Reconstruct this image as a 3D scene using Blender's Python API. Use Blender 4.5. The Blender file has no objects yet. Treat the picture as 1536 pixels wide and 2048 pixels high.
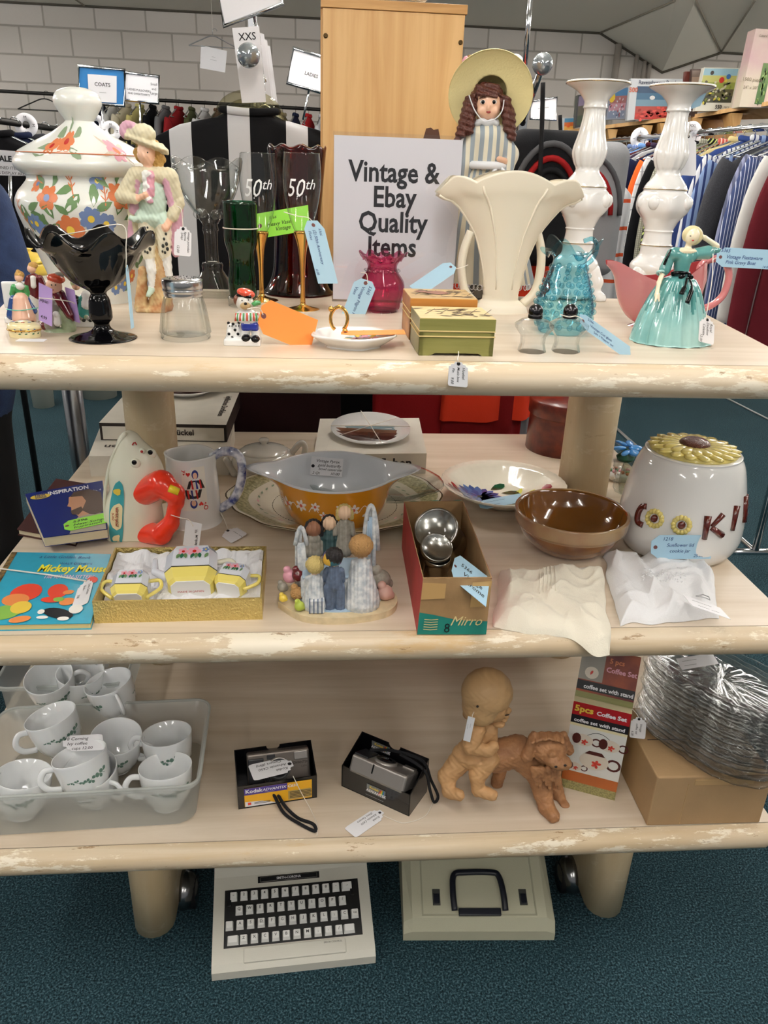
import bpy, bmesh, math, random
import numpy as np
from mathutils import Matrix, Vector, Euler, noise
random.seed(7)
PI = math.pi
sin, cos, R = math.sin, math.cos, math.radians
sc = bpy.context.scene
COL = sc.collection
# ---------------------------------------------------------------- camera
F = 1550.0
CAM = Vector((0.0, -1.05, 1.47))
_vy = Vector((640 - 768, 334 - 1024, F)); _dx = 640 - 768
_vz = Vector((_dx, -(_vy.x * _dx + F * F) / _vy.y, F))
_Y = _vy.normalized(); _Z = -_vz.normalized(); _X = _Y.cross(_Z)
# rows of RW: world axes expressed in (right, down, forward)
RW = Matrix((_X, _Y, _Z))
_right = Vector((_X.x, _Y.x, _Z.x)); _down = Vector((_X.y, _Y.y, _Z.y)); _fwd = Vector((_X.z, _Y.z, _Z.z))
cd = bpy.data.cameras.new('camera'); cam = bpy.data.objects.new('camera', cd); COL.objects.link(cam)
cm = Matrix((_right, -_down, -_fwd)).transposed().to_4x4(); cm.translation = CAM
cam.matrix_world = cm
cd.sensor_fit = 'HORIZONTAL'; cd.sensor_width = 36.0; cd.lens = 36.0 * F / 1536.0
cd.clip_start = 0.05; cd.clip_end = 60
sc.camera = cam
# ---------------------------------------------------------------- exposure, world, lights
sc.view_settings.view_transform = 'Standard'; sc.view_settings.look = 'None'
sc.view_settings.exposure = 0.0; sc.view_settings.gamma = 1.0; sc.view_settings.use_curve_mapping = False
sc.cycles.transparent_max_bounces = 64
sc.cycles.max_bounces = 10
sc.cycles.sample_clamp_indirect = 6
w = bpy.data.worlds.new('world'); sc.world = w; w.use_nodes = True
w.node_tree.nodes['Background'].inputs[0].default_value = (1.0, 0.98, 0.96, 1)
w.node_tree.nodes['Background'].inputs[1].default_value = 0.30
LAMP_E = 44.0
CEIL = 2.75
# ceiling fixtures: (x, y) centres, all unseen; rear and side ones added to brighten the back wall
FIX = [(-1.6, -2.6), (0.1, -2.4), (1.9, -2.6), (-1.7, -0.5), (0.1, -0.6), (1.9, -0.5), (0.4, 1.4), (3.4, 1.6), (-2.9, 2.2), (1.2, 3.4), (-1.6, 3.4), (4.0, 3.3), (-4.4, 3.3), (-3.0, 2.6), (-0.2, 2.5), (2.6, 2.5), (-4.3, 5.3), (5.6, 5.0), (5.6, 3.0), (-4.6, 1.0)]

def at(px, py, z):
    'world point on the level z seen at that place of the 1536x2048 frame'
    d = RW @ Vector((px - 768, py - 1024, F)); return CAM + d * ((z - CAM.z) / d.z)
def aty(px, py, y):
    d = RW @ Vector((px - 768, py - 1024, F)); return CAM + d * ((y - CAM.y) / d.y)
def mpp(p): return (Vector(p) - CAM).dot(_fwd) / F
Z1, Z2, Z3 = 1.232, 0.797, 0.357
# ---------------------------------------------------------------- materials
_M = {}
def srgb(h):
    if isinstance(h, str):
        h = h.lstrip('#'); c = [int(h[i:i+2], 16) / 255 for i in (0, 2, 4)]
    else: c = h
    return tuple((x / 12.92 if x <= .04045 else ((x + .055) / 1.055) ** 2.4) for x in c) + (1,)
def M(name, col='#cccccc', rough=.5, metal=0, coat=0, trans=0, ior=1.45, bump=0, bs=60, var=0, vs=8, emit=0, spec=.5, sub=0, vcol=None, stretch=None, sheen=0, alpha=1):
    if name in _M: return _M[name]
    m = bpy.data.materials.new(name); m.use_nodes = True; _M[name] = m
    nt = m.node_tree; b = nt.nodes['Principled BSDF']; L = nt.links
    b.inputs['Base Color'].default_value = srgb(col); b.inputs['Roughness'].default_value = rough
    b.inputs['Metallic'].default_value = metal; b.inputs['IOR'].default_value = ior
    b.inputs['Coat Weight'].default_value = coat; b.inputs['Coat Roughness'].default_value = .04
    b.inputs['Transmission Weight'].default_value = trans; b.inputs['Specular IOR Level'].default_value = spec
    b.inputs['Alpha'].default_value = alpha
    if sheen: b.inputs['Sheen Weight'].default_value = sheen
    if sub: b.inputs['Subsurface Weight'].default_value = sub; b.inputs['Subsurface Radius'].default_value = (.01, .008, .006)
    if emit: b.inputs['Emission Color'].default_value = srgb(col); b.inputs['Emission Strength'].default_value = emit
    if bump or var:
        tc = nt.nodes.new('ShaderNodeTexCoord'); src = tc.outputs['Object']
        if stretch:
            mp = nt.nodes.new('ShaderNodeMapping'); mp.inputs['Scale'].default_value = stretch; L.new(src, mp.inputs[0]); src = mp.outputs[0]
    if bump:
        n = nt.nodes.new('ShaderNodeTexNoise'); n.inputs['Scale'].default_value = bs; n.inputs['Detail'].default_value = 4; L.new(src, n.inputs['Vector'])
        bp = nt.nodes.new('ShaderNodeBump'); bp.inputs['Strength'].default_value = bump; bp.inputs['Distance'].default_value = .004
        L.new(n.outputs[0], bp.inputs['Height']); L.new(bp.outputs[0], b.inputs['Normal'])
    if var:
        n = nt.nodes.new('ShaderNodeTexNoise'); n.inputs['Scale'].default_value = vs; n.inputs['Detail'].default_value = 5; L.new(src, n.inputs['Vector'])
        r = nt.nodes.new('ShaderNodeValToRGB'); r.color_ramp.elements[0].position = .35; r.color_ramp.elements[1].position = .65
        c = srgb(col); c2 = srgb(vcol) if vcol else tuple(x * (1 - var) for x in c[:3]) + (1,)
        r.color_ramp.elements[0].color = c2; r.color_ramp.elements[1].color = c
        L.new(n.outputs[0], r.inputs[0]); L.new(r.outputs[0], b.inputs['Base Color'])
    return m
def nodes(name):
    m = bpy.data.materials.new(name); m.use_nodes = True; _M[name] = m
    nt = m.node_tree; b = nt.nodes['Principled BSDF']
    def nd(t, **kw):
        n = nt.nodes.new('ShaderNode' + t)
        for k, v in kw.items():
            if k in n.inputs: n.inputs[k].default_value = v
            else: setattr(n, k, v)
        return n
    return m, nt, b, nd, nt.links.new
def thin_glass(name, tint, edge, rough=.02, f=1.0):
    'thin clear or tinted glass wall: lets light through, mirrors at its edges'
    if name in _M: return _M[name]
    m, nt, b, nd, L = nodes(name); nt.nodes.remove(b)
    out = [n for n in nt.nodes if n.type == 'OUTPUT_MATERIAL'][0]
    lw = nd('LayerWeight', Blend=.5); mixc = nd('Mix', data_type='RGBA')
    mixc.inputs[6].default_value = srgb(tint); mixc.inputs[7].default_value = srgb(edge)
    pw = nd('Math', operation='POWER'); pw.inputs[1].default_value = 2.5; L(lw.outputs['Facing'], pw.inputs[0]); L(pw.outputs[0], mixc.inputs[0])
    tr = nd('BsdfTransparent'); gl = nd('BsdfGlossy', Roughness=rough); L(mixc.outputs[2], tr.inputs[0])
    p5 = nd('Math', operation='POWER'); p5.inputs[1].default_value = 4.5; L(lw.outputs['Facing'], p5.inputs[0])
    mu = nd('Math', operation='MULTIPLY_ADD'); mu.inputs[1].default_value = .7 * f; mu.inputs[2].default_value = .045; L(p5.outputs[0], mu.inputs[0])
    mx = nd('MixShader'); L(mu.outputs[0], mx.inputs[0]); L(tr.outputs[0], mx.inputs[1]); L(gl.outputs[0], mx.inputs[2]); L(mx.outputs[0], out.inputs[0])
    return m
# ---------------------------------------------------------------- mesh builder
def RT(loc=(0, 0, 0), rot=(0, 0, 0), s=1):
    if isinstance(s, (int, float)): s = (s, s, s)
    return Matrix.Translation(loc) @ Euler([R(a) for a in rot]).to_matrix().to_4x4() @ Matrix.Diagonal((*s, 1))
def frame(o, right, up):
    'matrix whose x/y/z axes are right, up and the normal'
    r = Vector(right).normalized(); u = Vector(up); n = r.cross(u).normalized(); u = n.cross(r)
    m = Matrix((r, u, n)).transposed().to_4x4(); m.translation = Vector(o); return m
_TX = {}
def text2d(s, bold=0, shear=0, align='CENTER'):
    k = (s, bold, shear, align)
    if k not in _TX:
        c = bpy.data.curves.new('t', 'FONT'); c.body = s; c.size = 1; c.offset = bold; c.shear = shear; c.align_x = align; c.resolution_u = 2; c.fill_mode = 'FRONT'
        o = bpy.data.objects.new('t', c); me = bpy.data.meshes.new_from_object(o)
        _TX[k] = ([(v.co.x, v.co.y) for v in me.vertices], [tuple(p.vertices) for p in me.polygons])
        bpy.data.objects.remove(o); bpy.data.curves.remove(c); bpy.data.meshes.remove(me)
    return _TX[k]
class MB:
    def __init__(s): s.v = []; s.f = []; s.mi = []; s.sm = []; s.mats = []; s.T = Matrix.Identity(4)
    def idx(s, m):
        if m not in s.mats: s.mats.append(m)
        return s.mats.index(m)
    def add(s, vs, fs, m, smooth=True):
        b = len(s.v); T = s.T
        s.v += [tuple(T @ Vector(v)) for v in vs]
        if isinstance(m, list): ids = [s.idx(x) for x in m]
        else: ids = [s.idx(m)] * len(fs)
        for f, i in zip(fs, ids): s.f.append(tuple(b + k for k in f)); s.mi.append(i); s.sm.append(smooth)
        return s
    def box(s, x0, x1, y0, y1, z0, z1, m, bev=0, seg=2):
        bm = bmesh.new(); bmesh.ops.create_cube(bm, size=1)
        for v in bm.verts: v.co = ((x0 + x1) / 2 + v.co.x * (x1 - x0), (y0 + y1) / 2 + v.co.y * (y1 - y0), (z0 + z1) / 2 + v.co.z * (z1 - z0))
        if bev: bmesh.ops.bevel(bm, geom=bm.edges[:], offset=bev, segments=seg, affect='EDGES', profile=.5)
        bm.verts.index_update()
        s.add([v.co[:] for v in bm.verts], [[v.index for v in f.verts] for f in bm.faces], m, False); bm.free(); return s
    def hexa(s, c, m):
        'eight corners: bottom four counter-clockwise, then top four'
        return s.add(c, [(3, 2, 1, 0), (4, 5, 6, 7), (0, 1, 5, 4), (1, 2, 6, 5), (2, 3, 7, 6), (3, 0, 4, 7)], m, False)
    def lathe(s, prof, m, n=40, fn=None, sx=1, sy=1, a0=0, a1=2 * PI, cx=0, cy=0, cap=False):
        vs = []; fs = []; ms = []; full = abs(a1 - a0 - 2 * PI) < 1e-6; nn = n if full else n + 1
        for i, (r, z) in enumerate(prof):
            for j in range(nn):
                t = a0 + (a1 - a0) * j / n
                rr, zz = (r, z) if fn is None else fn(t, r, z)
                vs.append((cx + rr * cos(t) * sx, cy + rr * sin(t) * sy, zz))
        for i in range(len(prof) - 1):
            for j in range(n):
                k = (j + 1) % nn
                fs.append((i * nn + j, i * nn + k, (i + 1) * nn + k, (i + 1) * nn + j)); ms.append(m[i] if isinstance(m, list) else m)
        if cap:
            fs.append(tuple(range(nn))[::-1]); ms.append(ms[0]); fs.append(tuple((len(prof) - 1) * nn + j for j in range(nn))); ms.append(ms[-2])
        return s.add(vs, fs, ms)
    def tube(s, pts, r, m, n=8, closed=False, flat=1):
        pts = [Vector(p) for p in pts]; N = len(pts); vs = []; fs = []; up = None
        rs = r if isinstance(r, (list, tuple)) else [r] * N
        for i, p in enumerate(pts):
            a = pts[i - 1] if (i or closed) else p; b = pts[(i + 1) % N] if (i < N - 1 or closed) else p
            t = (b - a); t = t.normalized() if t.length > 1e-9 else Vector((0, 0, 1))
            if up is None: up = Vector((0, 0, 1)) if abs(t.z) < .9 else Vector((0, 1, 0))
            sd = t.cross(up); sd = sd.normalized() if sd.length > 1e-6 else Vector((1, 0, 0)); up = sd.cross(t).normalized()
            for j in range(n):
                q = 2 * PI * j / n; vs.append(p + sd * cos(q) * rs[i] + up * sin(q) * rs[i] * flat)
        for i in range(N if closed else N - 1):
            for j in range(n):
                k = (j + 1) % n; i2 = (i + 1) % N
                fs.append((i * n + k, i * n + j, i2 * n + j, i2 * n + k))
        if not closed: fs.append(tuple(range(n))); fs.append(tuple((N - 1) * n + j for j in range(n))[::-1])
        return s.add(vs, fs, m)
    def ell(s, c, r, m, n=16, rot=(0, 0, 0), half=False):
        if isinstance(r, (int, float)): r = (r, r, r)
        old = s.T; s.T = old @ RT(c, rot, r); k = n // 2; t0 = 0 if half else -PI / 2
        s.lathe([(cos(t0 + (PI / 2 - t0) * i / k), sin(t0 + (PI / 2 - t0) * i / k)) for i in range(k + 1)], m, n); s.T = old; return s
    def prism(s, pts, z0, z1, m, smooth=False):
        n = len(pts); vs = [(x, y, z0) for x, y in pts] + [(x, y, z1) for x, y in pts]
        return s.add(vs, [tuple(range(n))[::-1], tuple(range(n, 2 * n))] + [(i, (i + 1) % n, n + (i + 1) % n, n + i) for i in range(n)], m, smooth)
    def flat(s, pts, m, warp=None, fan=False):
        n = len(pts)
        if warp:
            if fan:
                c = (sum(p[0] for p in pts) / n, sum(p[1] for p in pts) / n)
                return s.add([warp(*p) for p in pts] + [warp(*c)], [(i, (i + 1) % n, n) for i in range(n)], m, True)
            return s.add([warp(*p) for p in pts], [tuple(range(n))], m, True)
        return s.add([(*p, 0) if len(p) == 2 else p for p in pts], [tuple(range(n))], m, False)
    def grid(s, fn, nu, nv, m, closed_u=False, smooth=True):
        vs = [fn(i / nu, j / nv) for j in range(nv + 1) for i in range(nu + (0 if closed_u else 1))]; w_ = nu + (0 if closed_u else 1)
        fs = [(j * w_ + i, j * w_ + (i + 1) % w_, (j + 1) * w_ + (i + 1) % w_, (j + 1) * w_ + i) for j in range(nv) for i in range(nu)]
        return s.add(vs, fs, m, smooth)
    def text(s, t, size, m, mat=None, bold=0, shear=0, align='CENTER', warp=None, sx=1):
        vs, fs = text2d(t, bold, shear, align); w_ = warp or (lambda x, y: (x, y, 0))
        old = s.T
        if mat is not None: s.T = old @ mat
        s.add([w_(x * size * sx, y * size) for x, y in vs], fs, m, False); s.T = old; return s
    def at(s, T): s.T = T; return s
    def obj(s, name, parent=None, loc=None, **kw):
        me = bpy.data.meshes.new(name); me.from_pydata(s.v, [], s.f)
        for m in s.mats: me.materials.append(m)
        me.polygons.foreach_set('material_index', s.mi); me.polygons.foreach_set('use_smooth', s.sm); me.update()
        if s.fixn:
            bm = bmesh.new(); bm.from_mesh(me); bmesh.ops.remove_doubles(bm, verts=bm.verts, dist=1e-6); bmesh.ops.recalc_face_normals(bm, faces=bm.faces); bm.to_mesh(me); bm.free()
        o = bpy.data.objects.new(name, me); COL.objects.link(o)
        if parent is not None: o.parent = parent
        if loc is not None: o.location = loc
        for k, v in kw.items(): o[k] = v
        return o
    fixn = False
def thing(name, label, cat, loc=(0, 0, 0), rz=0, group=None, rot=None):
    o = bpy.data.objects.new(name, None); COL.objects.link(o); o.empty_display_size = .02
    o.location = loc; o.rotation_euler = (0, 0, R(rz)) if rot is None else [R(a) for a in rot]
    o['label'] = label; o['category'] = cat
    if group: o['group'] = group
    return o
def tag(o, label, cat, group=None):
    o['label'] = label; o['category'] = cat
    if group: o['group'] = group
    return o
def struct(o): o['kind'] = 'structure'; return o
def copy_tree(o, parent=None):
    c = o.copy(); COL.objects.link(c)
    if parent is not None: c.parent = parent; c.matrix_parent_inverse = o.matrix_parent_inverse
    for ch in list(o.children): copy_tree(ch, c)
    return c
def ik(a, n=24, rx=1, ry=1): return [(rx * a * cos(2 * PI * i / n), ry * a * sin(2 * PI * i / n)) for i in range(n)]
def spline(pts, n=6):
    'Catmull-Rom through the points'
    P = [Vector(p) for p in pts]; out = []
    for i in range(len(P) - 1):
        a = P[max(i - 1, 0)]; b = P[i]; c = P[i + 1]; d = P[min(i + 2, len(P) - 1)]
        for k in range(n):
            t = k / n; out.append(.5 * ((2 * b) + (c - a) * t + (2 * a - 5 * b + 4 * c - d) * t * t + (3 * b - a - 3 * c + d) * t ** 3))
    out.append(P[-1]); return out
def prof(pts, n=5): return [(max(p[0], 0), p[1]) for p in ((v.x, v.y) for v in spline([(a, b, 0) for a, b in pts], n))]
# ---------------------------------------------------------------- sculpted blobs (smooth union on a grid, surface nets)
def rotm(rot): return np.array(Euler([R(a) for a in rot]).to_matrix())
def _sd(P, q):
    t = q[0]
    if t == 'c':
        a = np.array(q[2]); b = np.array(q[3]); ab = b - a; h = np.clip(((P - a) @ ab) / max(ab @ ab, 1e-12), 0, 1)
        return np.linalg.norm(P - a - h[..., None] * ab, axis=-1) - (q[4] + (q[5] - q[4]) * h)
    c = np.array(q[2]); X = P - c
    if len(q) > 4 and t == 'e' and q[4] is not None: X = X @ rotm(q[4])
    if t == 'e':
        r = np.array(q[3]); k0 = np.linalg.norm(X / r, axis=-1); k1 = np.linalg.norm(X / (r * r), axis=-1)
        return k0 * (k0 - 1) / np.maximum(k1, 1e-9)
    if t == 'b':
        if len(q) > 5: X = X @ rotm(q[5])
        d = np.abs(X) - (np.array(q[3]) - q[4]); return np.linalg.norm(np.maximum(d, 0), axis=-1) + np.minimum(d.max(-1), 0) - q[4]
def blob(mb, prims, h, k=None, disp=None, cut=None):
    'one continuous skin round all the primitives; each region keeps its own colour'
    k = h * 1.5 if k is None else k
    lo = []; hi = []
    for q in prims:
        if q[0] == 'c':
            r = max(q[4], q[5]); lo.append(np.minimum(q[2], q[3]) - r); hi.append(np.maximum(q[2], q[3]) + r)
        else:
            r = np.linalg.norm(q[3]) if (len(q) > 4 and q[0] == 'e') or len(q) > 5 else np.array(q[3]); lo.append(np.array(q[2]) - r); hi.append(np.array(q[2]) + r)
    lo = np.min(lo, 0) - 3 * h; hi = np.max(hi, 0) + 3 * h
    n = np.ceil((hi - lo) / h).astype(int) + 1
    G = np.stack(np.meshgrid(*[lo[i] + h * np.arange(n[i]) for i in range(3)], indexing='ij'), -1)
    V = None
    for q in prims:
        d = _sd(G, q)
        if V is None: V = d
        else:
            e = np.clip(.5 + .5 * (V - d) / k, 0, 1); V = V * (1 - e) + d * e - k * e * (1 - e)
    if disp is not None: V = V + disp(G)
    if cut is not None: V = np.maximum(V, cut(G))
    I = V < 0; S = tuple(x - 1 for x in n); acc = np.zeros(S + (3,)); cnt = np.zeros(S)
    cr = [(i, j, l) for i in (0, 1) for j in (0, 1) for l in (0, 1)]
    sl = lambda a, c: a[c[0]:c[0] + S[0], c[1]:c[1] + S[1], c[2]:c[2] + S[2]]
    for c0 in cr:
        for ax in range(3):
            if c0[ax]: continue
            c1 = list(c0); c1[ax] = 1; v0 = sl(V, c0); v1 = sl(V, c1); x = sl(I, c0) != sl(I, c1)
            t = np.where(x, v0 / np.where(x, v0 - v1, 1), 0)
            for a in range(3): acc[..., a] += np.where(x, c0[a] + (t if a == ax else 0), 0)
            cnt += x
    act = cnt > 0; ids = -np.ones(S, int); ids[act] = np.arange(act.sum())
    ijk = np.argwhere(act); pos = lo + h * (ijk + acc[act] / cnt[act][:, None])
    fs = []
    for ax in range(3):
        a, b = [(1, 2), (2, 0), (0, 1)][ax]
        s0 = [slice(None)] * 3; s1 = [slice(None)] * 3; s0[ax] = slice(0, -1); s1[ax] = slice(1, None)
        x = np.argwhere(I[tuple(s0)] != I[tuple(s1)])
        x = x[(x[:, a] > 0) & (x[:, b] > 0)]
        x = x[(x[:, 0] < S[0]) & (x[:, 1] < S[1]) & (x[:, 2] < S[2])]
        def g(da, db):
            y = x.copy(); y[:, a] -= da; y[:, b] -= db; return ids[y[:, 0], y[:, 1], y[:, 2]]
        q = np.stack([g(1, 1), g(0, 1), g(0, 0), g(1, 0)], 1); ins = I[x[:, 0], x[:, 1], x[:, 2]]
        q[~ins] = q[~ins][:, ::-1]; fs.append(q)
    fs = np.concatenate(fs); fs = fs[(fs >= 0).all(1)]
    cen = pos[fs].mean(1); best = np.argmin(np.stack([_sd(cen, q) for q in prims]), 0)
    mb.add([tuple(p) for p in pos], [tuple(int(i) for i in f) for f in fs], [prims[i][1] for i in best], True)
    return mb
# ---------------------------------------------------------------- structure
def wood(name, c1, c2, sc_=(2, 30, 30), rough=.38, worn=0, chip='#efe6d2', fine=1.0, bump=.05):
    m, nt, b, nd, L = nodes(name)
    tc = nd('TexCoord'); mp = nd('Mapping'); mp.inputs['Scale'].default_value = sc_; L(tc.outputs['Object'], mp.inputs[0])
    n = nd('TexNoise', Scale=1.0, Detail=6, Roughness=.6, Distortion=.6); L(mp.outputs[0], n.inputs['Vector'])
    r = nd('ValToRGB'); r.color_ramp.elements[0].position = .36; r.color_ramp.elements[1].position = .62
    r.color_ramp.elements[0].color = srgb(c2); r.color_ramp.elements[1].color = srgb(c1); L(n.outputs[0], r.inputs[0]); out = r.outputs[0]
    if worn:
        for scl, lo, hi, cc, am in ((9, .55, .58, chip, worn * .8), (5, .58, .66, '#c39d66', worn * .6), (22, .62, .64, '#8a6a45', worn * .8)):
            m2 = nd('Mapping'); m2.inputs['Scale'].default_value = (.5, 1.6, 2.2); L(tc.outputs['Object'], m2.inputs[0])
            q = nd('TexNoise', Scale=scl, Detail=9, Roughness=.75); L(m2.outputs[0], q.inputs['Vector'])
            k = nd('ValToRGB'); k.color_ramp.elements[0].position = lo; k.color_ramp.elements[1].position = hi; L(q.outputs[0], k.inputs[0])
            mu = nd('Math', operation='MULTIPLY'); mu.inputs[1].default_value = am; L(k.outputs[0], mu.inputs[0])
            x = nd('Mix', data_type='RGBA'); L(mu.outputs[0], x.inputs[0]); L(out, x.inputs[6]); x.inputs[7].default_value = srgb(cc); out = x.outputs[2]
    L(out, b.inputs['Base Color']); b.inputs['Roughness'].default_value = rough
    bp = nd('Bump', Strength=bump, Distance=.003); L(n.outputs[0], bp.inputs['Height']); L(bp.outputs[0], b.inputs['Normal'])
    return m
MAPLE = wood('maple', '#dacbb8', '#cbb9a2', (1.3, 22, 22), .34)
NOSE = wood('worn_edge', '#d3c3aa', '#c3ac8a', (1.5, 30, 30), .42, worn=1, bump=.12)
POSTW = wood('post_wood', '#cfbd9c', '#c2ab84', (9, 9, 1.2), .5, worn=.3)
PINE = wood('pine', '#d4aa70', '#b98a4e', (14, 14, 1.0), .5, bump=.15)
OLDW = wood('old_wood', '#a87a48', '#7d5529', (3, 8, 16), .5)
def carpet():
    m, nt, b, nd, L = nodes('carpet')
    tc = nd('TexCoord'); n = nd('TexNoise', Scale=240, Detail=2, Roughness=.7); L(tc.outputs['Object'], n.inputs['Vector'])
    n2 = nd('TexNoise', Scale=2.2, Detail=3); L(tc.outputs['Object'], n2.inputs['Vector'])
    r = nd('ValToRGB'); e = r.color_ramp.elements; e[0].position = .36; e[0].color = srgb('#0e1b20'); e[1].position = .70; e[1].color = srgb('#547078')
    k = r.color_ramp.elements.new(.52); k.color = srgb('#243f48'); L(n.outputs[0], r.inputs[0])
    x = nd('Mix', data_type='RGBA', blend_type='MULTIPLY'); x.inputs[0].default_value = .35; L(r.outputs[0], x.inputs[6]); L(n2.outputs[0], x.inputs[7]); L(x.outputs[2], b.inputs['Base Color'])
    b.inputs['Roughness'].default_value = .95; b.inputs['Specular IOR Level'].default_value = .15
    bp = nd('Bump', Strength=.9, Distance=.004); L(n.outputs[0], bp.inputs['Height']); L(bp.outputs[0], b.inputs['Normal']); return m
def blockwall():
    m, nt, b, nd, L = nodes('painted_block')
    tc = nd('TexCoord'); sp = nd('SeparateXYZ'); cb = nd('CombineXYZ'); L(tc.outputs['Object'], sp.inputs[0]); L(sp.outputs[0], cb.inputs[0]); L(sp.outputs[2], cb.inputs[1])
    br = nd('TexBrick', Scale=1.0); br.inputs['Brick Width'].default_value = .406; br.inputs['Row Height'].default_value = .203; br.inputs['Mortar Size'].default_value = .009; br.inputs['Mortar Smooth'].default_value = .6
    br.inputs['Color1'].default_value = srgb('#e6dfd8'); br.inputs['Color2'].default_value = srgb('#dfd8d0'); br.inputs['Mortar'].default_value = srgb('#b9b2a9'); L(cb.outputs[0], br.inputs['Vector'])
    n = nd('TexNoise', Scale=55, Detail=4); L(tc.outputs['Object'], n.inputs['Vector'])
    L(br.outputs[0], b.inputs['Base Color']); b.inputs['Roughness'].default_value = .7
    iv = nd('Math', operation='SUBTRACT'); iv.inputs[0].default_value = 1; L(br.outputs['Fac'], iv.inputs[1])
    ad = nd('Math', operation='MULTIPLY_ADD'); ad.inputs[1].default_value = .25; L(n.outputs[0], ad.inputs[0]); L(iv.outputs[0], ad.inputs[2])
    bp = nd('Bump', Strength=.5, Distance=.01); L(ad.outputs[0], bp.inputs['Height']); L(bp.outputs[0], b.inputs['Normal']); return m
CARPET = carpet(); BLOCK = blockwall()
CEILM = M('ceiling_board', '#ece8dc', .8, bump=.1, bs=80); SEAM = M('ceiling_seam', '#8f897c', .8)
PAPER = M('paper', '#ecebee', .55); INK = M('ink', '#17171c', .5); CHROME = M('chrome', '#cfd2d6', .12, 1); STEEL = M('steel', '#a7a8aa', .28, 1)
BLACKP = M('black_plastic', '#101114', .35); BLACKF = M('black_cloth', '#0c0c10', .9); STRING = M('string', '#e9e2d6', .8)
struct(MB().box(-7, 7, -4, 6.5, -.05, 0, CARPET).obj('floor'))
struct(MB().box(-7, 7, 6.5, 6.6, 0, 3.2, BLOCK).obj('wall_back'))
struct(MB().box(6.5, 6.6, -4, 6.5, 0, 3.2, BLOCK).obj('wall_right'))
struct(MB().box(-7, 7, 6.485, 6.5, 0, .1, M('vinyl_base', '#2a2622', .5)).obj('baseboard_back'))
# ceiling: flat board, with the folded soffit that comes down towards the back right
c = MB(); c.box(-7, 2.38, -4, 6.5, 2.6, 2.65, CEILM)
A = (2.38, 6.5, 2.6); B_ = (2.98, 6.5, 2.33); C_ = (3.48, 6.5, 2.50); D_ = (3.9, 6.5, 2.49); E_ = (7, 6.5, 2.49)
a0 = (2.38, 4.6, 2.6); b0 = (3.0, 5.0, 2.6); d0 = (3.5, 2.0, 2.6)
tp = (2.95, 5.1, 2.60)
V2 = tuple(at(1350, 0, 2.6)); V4 = tuple(at(1392, 0, 2.6)); V6 = tuple(at(1510, 0, 2.6))
c.add([A, B_, V2, C_, V4, E_, V6, (7, V6[1], 2.6), (7, -4, 2.6), (2.38, -4, 2.6)],
      [(0, 1, 2), (1, 4, 2), (1, 3, 4), (3, 6, 4), (3, 5, 7, 6), (0, 2, 4, 6, 7, 8, 9)], CEILM, False)
struct(c.obj('ceiling'))
t = MB()
for p, q in ((V2, A), (C_, V4), (C_, V6)):
    p = Vector(p) - Vector((0, 0, .004)); q = Vector(q) - Vector((0, 0, .004)); t.tube([p, q], .008, SEAM, 6)
struct(t.obj('trim_1'))
t = MB(); t.tube([(-7, 6.49, 2.595), (2.38, 6.49, 2.595), (2.98, 6.49, 2.325), (3.48, 6.49, 2.495), (7, 6.49, 2.485)], .012, M('wall_gap', '#5c564c', .8), 6); struct(t.obj('trim_2'))
t = MB()
for x in (-5.2, -3.4, -1.9, -.6): t.box(x, x + .012, -4, 6.5, 2.592, 2.6, SEAM)
struct(t.obj('trim_3'))
for i, (px, top) in enumerate(((1238, 88), (1275, 110), (1290, 122), (1300, 128))):
    a = aty(px, top, 6.46); b = aty(px - 6, 170, 6.46)
    tag(MB().tube([(a.x, 6.46, a.z), (a.x, 6.46, .8)], .018 if i else .03, M('conduit_paint', '#aaa39b', .6), 10).obj('conduit_pipe'),
        ['thickest painted pipe on the back wall, left end of the row of four', 'painted pipe on the back wall, second from the left of four', 'painted pipe on the back wall, third from the left of four', 'rightmost thin painted pipe on the back wall below the soffit'][i], 'pipe', 'painted pipes on the back wall')
# ceiling fixtures, all out of view; several are extra fill for the rear wall
TUBE2 = M('tube_light_bright', '#fffaf4', .5, emit=LAMP_E * 1.9); TUBE = M('tube_light', '#fffaf4', .5, emit=LAMP_E)
for x, y in FIX:
    o = thing('ceiling_light', 'unseen long white fluorescent fixture, assumed on the shop ceiling', 'ceiling light', (x, y, 2.6), 0, 'fluorescent ceiling fixtures')
    m = MB(); m.box(-.045, .045, -.62, .62, -.155, -.12, M('fixture_white', '#e8e8e8', .5), .004)
    for yy in (-.45, .45): m.tube([(0, yy, -.12), (0, yy, 0)], .006, M('fixture_white', ''), 6)
    m.obj('housing', o)
    for s_ in (-.05, .05): MB().tube([(s_, -.6, -.175), (s_, .6, -.175)], .019, TUBE, 10).obj('tube', o)
# ---------------------------------------------------------------- display shelving (one piece of furniture on casters)
disp = thing('display_shelf', 'three-tier light wooden display shelving on casters with worn rounded front edges', 'display shelf', (0, 0, 0))
def nosing(z, x0, x1, t=.046):
    pr = [(-.026 * sin(PI * i / 12) if False else -.030 * sin(PI * i / 12) ** .8, z - .0005 - t / 2 + t / 2 * cos(PI * i / 12)) for i in range(13)]
    n = 60; vs = []; fs = []; N = len(pr)
    for i in range(n + 1):
        x = x0 + (x1 - x0) * i / n; q = min(min(i, n - i) / 1.0, 1); 
        for (y, zz) in pr: vs.append((x, y * (.35 + .65 * q), zz))
    for i in range(n):
        for j in range(N - 1): fs.append((i * N + j, i * N + j + 1, (i + 1) * N + j + 1, (i + 1) * N + j))
    fs.append(tuple(range(N))[::-1]); fs.append(tuple(n * N + j for j in range(N)))
    return MB().add(vs, fs, NOSE, True)
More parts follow.
